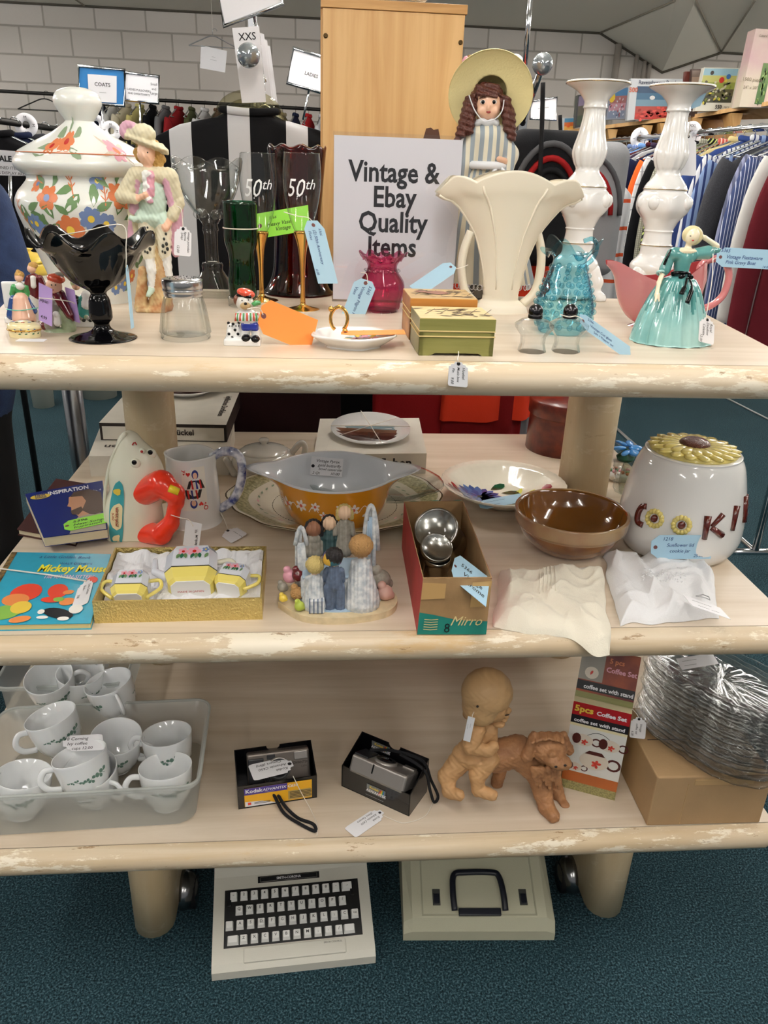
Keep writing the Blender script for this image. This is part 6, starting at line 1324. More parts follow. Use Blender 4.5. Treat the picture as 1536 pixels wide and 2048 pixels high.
m.flat([(.018, .008), (.024, .008), (.024, .014), (.018, .014)], KRED, lambda x, z: V_(x, z, .0014))
for j in range(5): m.box(w_ * .65, w_ * .93, -.0012, -.001, .010 + .0035 * j, .0112 + .0035 * j, DKBOX)
for j in range(2): m.box(.03, .06, -.0015, -.0012, .009 + .003 * j, .0098 + .003 * j, DKBOX)
m.obj('carton', o)
def camera(label, loc, rot, mat, front):
    o = thing('film_camera', label, 'camera', loc, rot=rot)
    m = MB(); m.box(-.060, .060, -.0175, .0175, -.032, .030, mat, .005, 3); m.box(-.058, -.028, -.021, -.016, -.028, .020, CAMD, .002); m.obj('body', o)
    L = MB(); L.at(RT((0.0, -.016, -.003), (90, 0, 0))); L.lathe([(.023, 0), (.023, .004), (.020, .007), (.018, .0055), (.013, .0055), (.011, .0075), (0, .0075)], [CAMS, CAMS, CAMD, CAMD, CAMD, BLK], 36); L.obj('lens', o)
    MB().box(.030, .056, -.0205, -.0165, .010, .026, CAMS, .0015).obj('flash', o); MB().box(-.022, -.006, -.0195, -.017, .016, .025, CLEAR if False else CAMD, .001).obj('viewfinder', o)
    m = MB()
    if front: m.text('ADVANTIX', .0065, DKBOX, frame((.04, -.0181, .002), (1, 0, 0), (0, 0, 1)), bold=.02); m.text('C650', .005, DKBOX, frame((.048, -.0181, -.005), (1, 0, 0), (0, 0, 1)))
    else:
        m.text('KODAK', .004, DKBOX, frame((0, .003, -.0322), (1, 0, 0), (0, 1, 0))); m.lathe([(.0045, 0), (.0045, .0004), (0, .0004)], BLK, 16, cx=.045, cy=0); 
        m.v = [(x, y, z - .0322 if z >= 0 and z < .001 and abs(x - .045) < .005 and abs(y) < .005 else z) for x, y, z in m.v]
        m.box(-.05, .05, -.012, .012, -.0323, -.0321, mat); m.box(-.012, -.009, -.014, .004, -.0326, -.032, BLK)
    m.obj('markings', o); return o
mid = a + Vector((w_ * .5, .0, 0)); cA = at(552, 1528, Z3 + .05)
c1 = camera('taupe film camera facing forward in the left open box, black strap hanging out', (cA.x + .004, cA.y + .004, Z3 + .045), (-28, 0, 8), CAMG, True)
Zs = Z3 + .0035
m = MB().tube(spline([tuple(at(505, 1548, Z3 + .062)), tuple(at(530, 1552, Z3 + .058)), tuple(at(548, 1590, Z3 + .022)), tuple(at(568, 1626, Zs)), tuple(at(600, 1648, Zs)), tuple(at(630, 1662, Zs)), tuple(at(626, 1648, Zs)), tuple(at(596, 1636, Zs)), tuple(at(570, 1612, Zs + .004)), tuple(at(552, 1582, Z3 + .026)), tuple(at(533, 1548, Z3 + .058))], 6), .0032, BLACKF, 8); wobj(m, 'wrist_strap', c1)
zt_ = Z3 + .066
card(c1, [(592, 1542, zt_), (508, 1562, zt_), (578, 1512, zt_)], PAPER, [(.14, .35, .2, 'Kodak'), (.14, .6, .2, 'Advantix C650'), (.22, .85, .2, 'Camera (film)')], 'scal', z=zt_, hole='dark', string=[(586, 1552, zt_), (604, 1588, Z3 + .03), (622, 1620, Z3 + .004), (634, 1650, Z3 + .004), (634, 1672, Z3 + .004)])
o, m, w_, a = open_box('camera_box', 'right open black camera box, turned, with small rainbow emblem panels', (683, 1572), (818, 1633), .075, .052, .082)
def emblem(o_, right, up, s_):
    Fm = frame(o_, right, up); old = m.T; m.at(Fm); m.flat([(-.023 * s_, -.011 * s_), (.023 * s_, -.011 * s_), (.023 * s_, .011 * s_), (-.023 * s_, .011 * s_)], M('emblem_grey', '#77797a', .3, .3))
    cols = ['#c23b2e', '#e0892e', '#e8d23c', '#4f9a4a', '#3a68b0']
    for i in range(5): m.flat([(.004 + .003 * i, -.008 + .001 * i), (.007 + .003 * i, -.008 + .001 * i), (.014 + .0015 * i, .009), (.011 + .0015 * i, .009)], M('rainbow%d' % i, cols[i], .4), lambda x, y: (x * s_, y * s_, .0003))
    m.text('Kodak', .0085 * s_, YELP, Matrix.Translation((-.004, .002 * s_, .0006)), bold=.03); m.text('ADVANTIX', .0095 * s_, PAPER, Matrix.Translation((0, -.008 * s_, .0007)), bold=.03, shear=.15); m.at(old)
emblem((w_ * .52, -.0008, .026), (1, 0, 0), (0, 0, 1), .9); emblem((w_ * .30, .0728, .062), (1, 0, 0), (0, 0, 1), .9)
m.text('~~~~~~~~~~~~~~~', .0045, PAPER, FR(w_ * .5, .008)); m.obj('carton', o)
un = Vector((cos(o.rotation_euler.z), sin(o.rotation_euler.z), 0)); vn = Vector((-un.y, un.x, 0)); pc = o.location + un * w_ * .5 + vn * .034
c2 = camera('silver-grey film camera lying base outward in the right open box', (pc.x, pc.y, Z3 + .048), (-118, 0, math.degrees(o.rotation_euler.z)), CAMS, False)
m = MB().tube(spline([tuple(at(740, 1500, Z3 + .085)), tuple(at(790, 1502, Z3 + .088)), tuple(at(845, 1522, Z3 + .085)), tuple(at(862, 1560, Z3 + .04)), tuple(at(876, 1592, Z3 + .02)), tuple(at(868, 1604, Z3 + .004)), tuple(at(860, 1580, Z3 + .03)), tuple(at(848, 1540, Z3 + .07)), tuple(at(800, 1508, Z3 + .088))], 6), .0030, BLACKF, 8); wobj(m, 'wrist_strap', c2)
card(c2, [(776, 1632, Z3 + .002), (712, 1676, Z3 + .002), (752, 1614, Z3 + .002)], PAPER, [(.16, .35, .2, 'Kodak'), (.16, .6, .2, 'Advantix C650'), (.2, .85, .2, '(Film) Camera')], 'scal', z=Z3 + .002, hole='dark', string=[(866, 1604, Z3 + .004), (850, 1632, Z3 + .002), (810, 1646, Z3 + .002), (782, 1638, Z3 + .002), (765, 1630, Z3 + .0035)])
# clay sculpture of child riding a shaggy dog
g = Fig(1000, 1592, Z3)
CL1 = M('light_clay', '#c69a6a', .6, var=.15, vs=30, bump=.3, bs=90); CL2 = M('brown_clay', '#8f6443', .6, var=.35, vs=40, vcol='#a97a52', bump=.6, bs=120)
o = thing('clay_sculpture', 'clay sculpture of a helmeted child astride a long shaggy dog', 'sculpture', g.B)
g.c(CL2, (990, 1512, 10), (1035, 1502, 8), 32, 31).c(CL2, (1035, 1502, 8), (1080, 1545, -4), 31, 27).c(CL2, (1000, 1540, 26), (990, 1582, 34), 13, 12)
g.c(CL1, (928, 1514, 4), (894, 1552, -8), 24, 18).c(CL1, (894, 1552, -8), (898, 1578, -24), 17, 14).c(CL1, (898, 1584, -26), (918, 1590, -44), 13, 11).c(CL1, (975, 1520, -16), (955, 1550, -26), 22, 17).c(CL1, (955, 1550, -26), (956, 1574, -34), 16, 13).c(CL1, (956, 1580, -34), (984, 1590, -52), 13, 11).e(CL1, (950, 1514, 0), (40, 30, 16))
g.c(CL2, (1080, 1560, -12), (1092, 1610, -40), 23, 16).c(CL2, (1094, 1618, -44), (1106, 1632, -66), 16, 13).c(CL2, (1106, 1562, 6), (1118, 1600, -10), 17, 13).c(CL2, (1118, 1602, -10), (1129, 1614, -30), 13, 11)
g.e(CL2, (1096, 1496, -14), (36, 32, 30)).e(CL2, (1116, 1522, -44), (28, 20, 14), (0, 14, 0)).e(CL2, (1104, 1508, -44), (8, 8, 7)).c(CL2, (1068, 1472, -18), (1054, 1512, -26), 9, 12).c(CL2, (1126, 1470, -8), (1138, 1500, -10), 8, 10)
for i in range(9): g.c(CL2, (1066 + 6.4 * i, 1538, -34 - 4 * (i % 2)), (1068 + 6.2 * i, 1560 + 9 * (i % 3), -42), 6, 3)
for i in range(9): g.c(CL2, (1070 + 6.5 * i, 1468 + .12 * (i - 4) ** 2, -16), (1066 + 7.5 * i, 1478 + .5 * (i - 4) ** 2, -34), 5, 3.5)
g.c(CL1, (972, 1458, 2), (962, 1500, 4), 23, 31).c(CL1, (950, 1490, 4), (918, 1504, 6), 24, 13).e(CL1, (952, 1506, 2), (44, 34, 12)).c(CL1, (956, 1460, -20), (942, 1492, -30), 15, 16).c(CL1, (942, 1494, -30), (976, 1502, -34), 15, 12).e(CL1, (986, 1494, -32), (11, 10, 13))
g.e(CL1, (978, 1392, 0), (32, 32, 34)).e(CL1, (988, 1416, -8), (25, 26, 27)).e(CL1, (1015, 1421, -12), (8, 6, 6)).e(CL1, (1010, 1432, -12), (7, 8, 3.5)).e(CL1, (1008, 1438, -12), (7, 8, 3.5)).e(CL1, (998, 1446, -8), (12, 12, 7)).e(CL1, (936, 1424, 6), (10, 10, 16))
mm = g.blob(1.7, 3.4, disp=lambda G: .0009 * np.sin(G[..., 0] * 420 + np.sin(G[..., 2] * 260) * 2) * np.sin(G[..., 2] * 350)); mm.obj('body', o)
hc_ = g.L((988, 1398)); g.e(M('helmet_clay', '#c9a374', .5, var=.12, vs=20), (974, 1384, 0), (48, 45, 46)).e(M('helmet_clay', ''), (960, 1412, 0), (34, 42, 34))
g.blob(1.6, 8, disp=lambda G: .0006 * np.sin(G[..., 0] * 420 + np.sin(G[..., 2] * 260) * 2) * np.sin(G[..., 2] * 350), cut=lambda G: np.minimum(G[..., 0] - hc_[0], hc_[2] - G[..., 2])).obj('helmet', o)
MB().tube(spline([g.L(p) for p in ((978, 1446, -34), (985, 1425, -36), (988, 1404, -38), (1000, 1398, -34), (1018, 1398, -14), (1022, 1398, 4))], 5), .0032, M('helmet_clay', ''), 8).obj('helmet_edge', o)
S_ = onsurf(mm); m = MB()
q = g.L((955, 1413, -40)); m.ell(q, (.0025, .002, .0025), DKBOX, 10)
for px, py, r in ((1094, 1488, 3.2), (1112, 1486, 3.2)): q = g.L((px, py)); s_ = S_(q[0], q[2], 0); m.ell(s_, (r * g.k, .002, r * .8 * g.k), DKBOX, 10)
m.obj('carved_details', o)
q = g.L((1006, 1412)); s1 = S_(q[0], q[2], .0003); m = MB(); m.tube([(s1[0] - .007, s1[1], s1[2] + .001), s1, (s1[0] + .006, s1[1] + .003, s1[2] - .001)], .0011, DKBOX, 6); m.obj('eye_line', o)
Yt = g.B.y - .042
card(o, [(950, 1436, Yt), (940, 1484, Yt), (936, 1432, Yt)], PAPER, [(.25, .5, .25, '~~~~~'), (.3, .85, .25, '~~~~~')], 'rect', hole=False, string=[(948, 1424, Yt + .01), (945, 1430, Yt), (944, 1438, Yt)])
# coffee set carton
a = at(1120, 1572, Z3); b_ = at(1229, 1601, Z3); u = b_ - a; w_ = u.length; hgt = aty(1120, 1402, a.y).z - Z3
o = thing('coffee_set_box', 'tall printed carton with red band and picture of a leaf-pattern coffee set', 'box', a, math.degrees(math.atan2(u.y, u.x)))
BXY = M('carton_cream', '#e6dcb2', .4); BXR = M('carton_crimson', '#a81c22', .4); BXO = M('carton_orange', '#b5622c', .4, var=.15, vs=20); CHK = M('carton_check', '#a8a06a', .5, var=.5, vs=300); BXW = M('carton_photo_white', '#dcdcd6', .4); BXD = M('carton_dark_red', '#5e1410', .4, var=.5, vs=12, vcol='#a04a20')
dp = .09; tb = hgt
m = MB().box(0, w_, 0, dp, 0.0002, tb, BXY)
Vf = lambda e: (lambda x, z: (x * w_, -e, z * tb)); T2 = lambda e: (lambda x, y: (x * w_, y * dp, tb + e))
m.flat([(0, .10), (1, .10), (1, .22), (0, .22)], BXO, Vf(.0004)); m.flat([(0, 0), (1, 0), (1, .10), (0, .10)], CHK, Vf(.0004)); m.flat([(0, .22), (1, .22), (1, .74), (0, .74)], BXW, Vf(.0003)); m.flat([(0, .86), (1, .86), (1, 1), (0, 1)], BXR, Vf(.0004)); m.flat([(0, .77), (1, .77), (1, .86), (0, .86)], INK, Vf(.0004))
FT = lambda x, z: frame((x * w_, -.0008, z * tb), (1, 0, 0), (0, 0, 1))
m.text('coffee set with stand', .0112, PAPER, FT(.5, .79), bold=.03); m.text('5pcs', .019, YELP, FT(.20, .905), bold=.04); m.text('Coffee Set', .0128, PAPER, FT(.68, .905), bold=.04)
POTW = M('print_pot', '#d8cdbd', .4); POTB = M('print_pot_brown', '#4a1a16', .4); LEAFR = M('print_leaf_red', '#c0392b', .4)
def pot(cx_, cz_, r, mug=True):
    V1 = lambda e: (lambda x, z: (x, -e, z))
    ring = [(cx_ + r * 1.5 + r * .5 * cos(t), cz_ + r * .5 * sin(t)) for t in [2 * PI * i / 14 for i in range(14)]]; stroke(m, V1(.0007), ring + ring[:1], r * .2, POTB)
    m.flat([(cx_ + r * 1.15 * cos(t), cz_ + r * .85 * sin(t)) for t in [2 * PI * i / 18 for i in range(18)]], POTW, V1(.0009))
    if mug: m.flat([(cx_ - r * .75 + r * .5 * cos(t), cz_ + r * .1 + r * .75 * sin(t)) for t in [2 * PI * i / 14 for i in range(14)]], POTB, V1(.0012))
    else: m.flat([(cx_ - r * .8, cz_ + r * .6), (cx_ + r * .8, cz_ + r * .6), (cx_ + r * .5, cz_ + r * .95), (cx_ - r * .5, cz_ + r * .95)], POTB, V1(.0012))
    for a in range(5): leaf(m, V1(.0014), cx_ + r * .2, cz_ - r * .25, R(20 + 65 * a), r * .42, LEAFR, .6)
pot(w_ * .27, tb * .60, .0165); pot(w_ * .74, tb * .60, .0165); pot(w_ * .52, tb * .39, .024, False); pot(w_ * .20, tb * .28, .012)
stroke(m, Vf(.0006), [(.18 + .7 * t, .58 + .13 * sin(PI * t)) for t in [i / 12 for i in range(13)]], .006, INK)
# the turned-back lid panel printed with the same band
lf = .095; cs_, sn_ = cos(R(62)), sin(R(62))
PF = lambda e: (lambda x, y: (x * w_, dp * .0 + .012 + y * lf * cs_ - e * sn_, tb + .004 + y * lf * sn_ + e * cs_ * 0))
m.add([PF(0)(x, y) for x, y in ((0, 0), (1, 0), (1, 1), (0, 1))] + [tuple(Vector(PF(0)(x, y)) + Vector((0, .002, 0))) for x, y in ((0, 0), (1, 0), (1, 1), (0, 1))], [(0, 1, 2, 3), (7, 6, 5, 4), (0, 4, 5, 1), (1, 5, 6, 2), (2, 6, 7, 3), (3, 7, 4, 0)], BXD, False)
m.flat([(0, .0), (1, 0), (1, .12), (0, .12)], OLIVE, PF(.001)); m.flat([(0, .16), (1, .16), (1, .34), (0, .34)], INK, PF(.001)); m.flat([(0, .36), (.42, .36), (.42, .98), (0, .98)], GRYC, PF(.001))
O_ = Vector(PF(.002)(.55, .20)); UPV = Vector((0, cs_, sn_)); m.text('coffee set with stand', .0108, PAPER, frame(O_, (1, 0, 0), UPV), bold=.03); m.text('5 pcs', .013, ORP, frame(Vector(PF(.002)(.62, .78)), (1, 0, 0), UPV), bold=.03); m.text('Coffee Set', .013, PINKP, frame(Vector(PF(.002)(.72, .60)), (1, 0, 0), UPV), bold=.03)
m.flat([(.10 + .24 * (.5 + .5 * cos(t)), .52 + .12 * sin(t)) for t in [2 * PI * i / 16 for i in range(16)]], POTW, PF(.002)); leaf(m, PF(.003), .2, .48, 1.2, .1, LEAFR)
m.obj('carton', o)
Yt = a.y - .02
card(o, [(1294, 1437, Yt), (1290, 1478, Yt), (1262, 1433, Yt)], PAPER, [(.28, .4, .2, 'Vintage'), (.28, .65, .2, 'coffee set'), (.66, .9, .2, '6.00')], 'scal', hole='dark', string=[(1250, 1392, Yt + .02), (1262, 1414, Yt), (1275, 1430, Yt), (1278, 1441, Yt)])
# brown carton with glass snack plates
zt_ = Z3 + .118
Cf = quad4([(1295, 1653), (1520, 1648), (1500, 1520), (1248, 1470)], Z3); a = at(1293, 1652, Z3); b_ = at(1519, 1646, Z3); w_ = (b_ - a).length
o = thing('cardboard_box', 'plain brown cardboard carton with torn tape, under the stack of glass plates', 'box', a, math.degrees(math.atan2((b_ - a).y, (b_ - a).x)))
KR2 = M('kraft_plain', '#ab8c66', .8, var=.08, vs=15, bump=.1, bs=200); m = MB().box(0, w_, 0, .20, 0.0002, .118, KR2, .003); m.box(.02, w_ - .002, .1, .1015, .1178, .1184, DKBOX)
TAPE = M('paper_tape', '#b8976a', .5, coat=.2); m.box(w_ * .33, w_ * .84, -.0012, 0, .098, .110, TAPE); m.box(w_ * .55, w_ + .0, .0, .03, .118, .1192, TAPE); m.box(w_ * .28, w_ * .285, -.0008, 0, .002, .10, TAPE); m.obj('carton', o)
# snack plates: two lobed ovals with moulded swirl
PLG = thin_glass('pressed_glass', '#fcfcfc', '#ebeceb', f=1.3, rough=.08)
def snack_plate():
    o = thing('snack_plate', 'clear pressed-glass snack plate in the tall stack on the brown carton', 'glass plate', (0, 0, 0), 0, 'stack of pressed-glass snack plates')
    vs = []; fs = []; nA = 72; rings = [(0, 0, .004), (.3, 0, .004), (.6, 0, .002), (.84, 0, .003), (.97, .0, .013), (1, 0, .015), (1.0, 0, .0135), (.95, 0, .0115), (.83, 0, .0), (.3, 0, .001), (0, 0, .001)]
    for s_, _, z in rings:
        for j in range(nA):
            t = 2 * PI * j / nA; r = .118 * (1 + .22 * abs(cos(t)) ** 2 - .10 * abs(sin(t)) ** 8 * (cos(t * 2) < 0)) * (1 + .012 * cos(18 * t)); x = r * s_ * cos(t); y = .78 * r * s_ * sin(t)
            zz_ = z + .0016 * math.sin(x * 260 + 2 * math.sin(y * 120)) * math.cos(y * 240) * (s_ > .1) * (s_ < .9) + .0012 * sin(36 * t) * (s_ >= .84)
            vs.append((x, y, zz_))
    for i in range(len(rings) - 1):
        for j in range(nA): fs.append((i * nA + j, i * nA + (j + 1) % nA, (i + 1) * nA + (j + 1) % nA, (i + 1) * nA + j))
    MB().add(vs, fs, PLG).obj('plate', o); return o
sp = snack_plate(); c0 = at(1400, 1500, zt_)
for i in range(15):
    q = sp if i == 0 else copy_tree(sp); q.location = (c0.x + .012 + random.uniform(-.003, .003), c0.y + .012 + random.uniform(-.003, .003), zt_ + .002 + .0112 * i); q.rotation_euler = (R(random.uniform(-1, 1)), R(random.uniform(-1, 1)), R(-58 + random.uniform(-4, 4)))
q['label'] = 'topmost clear pressed-glass snack plate of the stack, a white card lying in it'
zc = zt_ + .0112 * 15 + .012
card(q, [(1352, 1318, zc), (1424, 1306, zc), (1364, 1340, zc)], PAPER, [(.1, .4, .26, '~~~~~~'), (.1, .8, .26, '~~~~~')], 'rect', z=zc, hole=False)
# ================================================================ FLOOR
TYW = M('typewriter_shell', '#cfccc0', .4, bump=.1, bs=600); TYG = M('typewriter_grey', '#b9b6aa', .45); KEYW = M('key_white', '#e9e8e4', .3); CASE = M('case_shell', '#b5b39c', .45, bump=.12, bs=700); NAVP = M('dark_handle', '#12151f', .3)
fl = at(424, 1962, 0); fr = at(751, 1926, 0); u = fr - fl; w_ = u.length; ang = math.degrees(math.atan2(u.y, u.x))
o = thing('typewriter', 'portable electric typewriter in off-white with black keyboard bed, on the carpet under the shelves', 'typewriter', fl, ang)
D_ = .34; sh_ = [(0, 0), (D_, 0), (D_, .115), (D_ - .06, .122), (.19, .105), (.165, .088), (.010, .030), (0, .020)]
m = MB(); m.at(Matrix(((0, 0, 1, 0), (1, 0, 0, 0), (0, 1, 0, 0), (0, 0, 0, 1)))); m.prism(sh_, 0, w_, TYW); m.at(Matrix.Identity(4)); m.obj('housing', o)
# plane of the keyboard slope
pA = Vector((0, .010, .030)); pB = Vector((0, .165, .088)); vv = (pB - pA).normalized(); nn = Vector((0, -vv.z, vv.y)); Ls = (pB - pA).length
KF = lambda x, s_, e=0: Vector((x, 0, 0)) + pA + vv * s_ + nn * e
kx0, kx1, ks0, ks1 = w_ * .07, w_ * .93, Ls * .17, Ls * .84
m = MB(); T_ = Matrix(((1, 0, 0, 0), (0, vv.y, nn.y, 0), (0, vv.z, nn.z, 0), (0, 0, 0, 1))); T_.translation = pA; m.at(T_)
m.box(kx0, kx1, ks0, ks1, -.001, .0008, M('keyboard_black', '#0b0b0c', .5), 0); m.obj('keyboard_bed', o)
m = MB().at(T_); m.box(w_ * .19, w_ * .82, -.002, ks0 - .002, -.004, .004, TYW, .003); m.text('ERROR CONTROL', .0045, DKBOX, Matrix.Translation((w_ * .74, ks0 - .010, .0044))); m.obj('space_bar', o)
m = MB().at(T_); m.box(w_ * .28, w_ * .68, ks1 + .009, ks1 + .022, .0, .0012, BLACKP); m.box(w_ * .295, w_ * .665, ks1 + .0105, ks1 + .0205, .0012, .0014, CHROME); m.box(w_ * .298, w_ * .662, ks1 + .0113, ks1 + .0197, .0014, .0016, BLACKP); m.text('SMITH-CORONA', .0068, PAPER, Matrix.Translation((w_ * .48, ks1 + .0133, .0019)), bold=.02); m.obj('name_plate', o)
rows_k = [[('0', .066, '**'), ] + [(c, 0, c) for c in '234567890-'] + [('', 0, '->')], [(c, 0, c) for c in 'QWERTYUIOP'] + [('', 0, '/')], [('', 0, '')] + [(c, 0, c) for c in 'ASDFGHJKL'] + [(';', 0, ';'), ('', 0, 'C'), ('', 0, 'TAB')], [('', 0, '')] + [(c, 0, c) for c in 'ZXCVBNM,./'] + [('', 0, '')]]
pitch = (kx1 - kx0) / 13.1
for ri, rw in enumerate(rows_k):
    s0 = ks1 - (ks1 - ks0) * (ri + .55) / 4.0; x0 = kx0 + pitch * (.85 + (.0, .55, -.35, -.0)[ri])
    for ci, (c_, _, tx) in enumerate(rw):
        x = x0 + pitch * ci + (pitch * .1 if tx == '->' else 0); wk = pitch * .36 * (1.5 if (ri == 3 and ci in (0, 11)) or tx == '->' else 1)
        m = MB().at(T_ @ Matrix.Translation((x, s0, 0))); bw = wk; bl = .0085
        m.hexa([(-bw, -bl, .001), (bw, -bl, .001), (bw, bl, .001), (-bw, bl, .001), (-bw * .8, -bl * .55, .009), (bw * .8, -bl * .55, .009), (bw * .8, bl * .85, .010), (-bw * .8, bl * .85, .010)], KEYW)
        if tx: m.text(tx, .0078 if len(tx) == 1 else .004, INK, Matrix.Translation((0, -.001, .0104)), bold=.01)
        m.obj('key', o)
m = MB()
for x in (.10, .885): m.at(T_); m.box(w_ * (x - .012), w_ * (x + .012), ks1 - .034, ks1 - .004, .001, .006, BLACKP, .001)
m.obj('slide_switches', o)
m = MB(); m.box(w_ * .12, w_ * .88, .215, .30, .112, .1235, BLACKP, .002); m.tube([(w_ * .10, .27, .122), (w_ * .90, .27, .122)], .016, BLACKP, 18); m.obj('platen', o)
# second machine in its case
fl = at(806, 1881, 0); fr = at(1108, 1880, 0); u = fr - fl; w_ = u.length
o = thing('typewriter_case', 'closed beige typewriter case with dark carrying handle, on the carpet right of the typewriter', 'typewriter case', fl, math.degrees(math.atan2(u.y, u.x)))
sh_ = [(0, 0), (.36, 0), (.36, .125), (.155, .112), (.012, .052), (.0, .026)]
m = MB(); vs = []
for x0, ins in ((0, 0), (.018, 1), (w_ - .018, 1), (w_, 0)):
    for (y, z) in sh_: vs.append((x0, y if ins or True else y, z if ins else max(z * .86 - .004, 0)))
N = 6; fs = [tuple(range(N))[::-1], tuple(3 * N + j for j in range(N))] + [(i * N + j, i * N + (j + 1) % N, (i + 1) * N + (j + 1) % N, (i + 1) * N + j) for i in range(3) for j in range(N)]
m.add(vs, fs, CASE, False); m.fixn = True; m.obj('shell', o)
pA = Vector((0, .012, .052)); pB = Vector((0, .155, .112)); vv = (pB - pA).normalized(); nn = Vector((0, -vv.z, vv.y)); Ls = (pB - pA).length
T_ = Matrix(((1, 0, 0, 0), (0, vv.y, nn.y, 0), (0, vv.z, nn.z, 0), (0, 0, 0, 1))); T_.translation = pA
m = MB().at(T_); x0, x1 = w_ * .12, w_ * .88
for a in ((x0, x0 + .003, .004, Ls - .03), (x1 - .003, x1, .004, Ls - .03), (x0, x1, Ls - .033, Ls - .03), (x0, x1, .004, .007)): m.box(*a, .0, .0016, M('case_edge', '#9c9a85', .5))
m.obj('panel_moulding', o)
m = MB().at(T_); hp = [(w_ * .335, .012, .006), (w_ * .33, .05, .010), (w_ * .345, .082, .010), (w_ * .42, .087, .010), (w_ * .60, .087, .010), (w_ * .645, .080, .010), (w_ * .665, .05, .010), (w_ * .67, .012, .006)]
m.tube(spline(hp, 5), .0065, NAVP, 10, flat=.7); m.box(w_ * .36, w_ * .64, .002, .017, .0, .009, NAVP, .002); m.obj('handle', o)
for x in (.22, .80):
    m = MB().at(T_); m.box(w_ * x - .008, w_ * x + .008, .024, .056, 0, .0014, M('latch_well', '#3b3c38', .5)); m.box(w_ * x - .006, w_ * x + .006, .026, .046, .001, .006, NAVP, .001); m.obj('latch', o)
# ================================================================ BEHIND THE TOP SHELF
# pine display box
Yb = at(780, 590, Z1).y + .16; a = aty(645, 300, Yb); b_ = aty(913, 300, Yb); topz = aty(780, 22, Yb).z
PINEC = wood('pine_front', '#d3ab74', '#c0935a', (26, 26, 1.3), .5, bump=.15)
o = thing('pine_box', 'tall pine wood display box with screwed front panel, behind the white sign', 'wooden box', ((a.x + b_.x) / 2, Yb, Z1)); hw = (b_.x - a.x) / 2; h = topz - Z1
MB().box(-hw, hw, 0, .016, 0, h, PINEC, .001).obj('front_panel', o)
MB().box(-hw - .004, -hw + .012, .017, .22, 0, h, PINE).obj('side_panel', o); MB().box(hw - .016, hw, .017, .22, 0, h, PINE).obj('side_panel', o)
MB().box(-hw - .004, hw + .004, -.003, .225, h + .0005, h + .017, wood('pine_top', '#cfa267', '#a87a42', (1.5, 30, 30), .5), .001).obj('top_board', o)
for s_ in (-1, 1):
    z_ = aty(780, 78, Yb).z - Z1; m = MB().at(RT((s_ * (hw - .006), -.0003, z_), (90, 0, 0))); m.lathe([(0, .0), (.0045, 0), (.0045, .0012), (.002, .0006), (0, .0006)], STEEL if False else M('screw_bronze', '#4b3a22', .35, .9), 16); m.obj('screw', o)
p = aty(865, 268, Yb - .0006); m = MB().at(RT((p.x - o.location.x, -.0007, p.z - Z1), (90, 0, 0))); m.flat([(-.02, -.012), (.018, -.012), (.012, .010), (.002, .008), (-.004, .012), (-.014, .010)], M('knot', '#4a2a1a', .6)); m.obj('knot_hole', o)
o = thing('glass_dish', 'clear glass dish on top of the pine box, cut by the frame', 'glass dish', (((a.x + b_.x) / 2) + .02, Yb + .08, topz + .018)); MB().lathe([(0, 0), (.03, 0), (.06, .02), (.062, .022), (.03, .004), (0, .003)], CLEAR, 40).obj('dish', o)
card(o, [(838, -8, Yb), (866, 2, Yb), (836, -2, Yb)], ORANGET, [], 'rect', y=Yb, hole=False) if False else None
# antique doll
g = Fig(985, 596, Z1); k = g.k
g.B = Vector((g.B.x, g.B.y, Z1))
o = thing('antique_doll', 'bisque-head doll in straw hat and grey-striped dress, brown ringlets, behind the cream fan vase', 'doll', g.B)
def stripes(name, c1, c2, fr, axis=0, duty=.5, c3=None, rough=.85, diag=0):
    m, nt, b, nd, L = nodes(name); tc = nd('TexCoord'); sp = nd('SeparateXYZ'); L(tc.outputs['Object'], sp.inputs[0])
    src = sp.outputs[axis]
    if diag: ab = nd('Math', operation='ABSOLUTE'); L(sp.outputs[0], ab.inputs[0]); ad = nd('Math', operation='MULTIPLY_ADD'); ad.inputs[1].default_value = diag; L(ab.outputs[0], ad.inputs[0]); L(sp.outputs[2], ad.inputs[2]); src = ad.outputs[0]
    mu = nd('Math', operation='MULTIPLY'); mu.inputs[1].default_value = fr; L(src, mu.inputs[0]); fc = nd('Math', operation='FRACT'); L(mu.outputs[0], fc.inputs[0])
    r = nd('ValToRGB'); r.color_ramp.interpolation = 'CONSTANT'; r.color_ramp.elements[0].color = srgb(c1); r.color_ramp.elements[1].position = duty; r.color_ramp.elements[1].color = srgb(c2); L(fc.outputs[0], r.inputs[0]); out = r.outputs[0]
    if c3:
        m2 = nd('Math', operation='MULTIPLY'); m2.inputs[1].default_value = fr; L(sp.outputs[2], m2.inputs[0]); f2 = nd('Math', operation='FRACT'); L(m2.outputs[0], f2.inputs[0]); g2 = nd('Math', operation='GREATER_THAN'); g2.inputs[1].default_value = duty; L(f2.outputs[0], g2.inputs[0])
        x = nd('Mix', data_type='RGBA'); L(g2.outputs[0], x.inputs[0]); L(out, x.inputs[6]); x.inputs[7].default_value = srgb(c3); h = nd('Math', operation='MULTIPLY'); h.inputs[1].default_value = .6; L(g2.outputs[0], h.inputs[0]); L(h.outputs[0], x.inputs[0]); out = x.outputs[2]
    L(out, b.inputs['Base Color']); b.inputs['Roughness'].default_value = rough; b.inputs['Specular IOR Level'].default_value = .2; return m
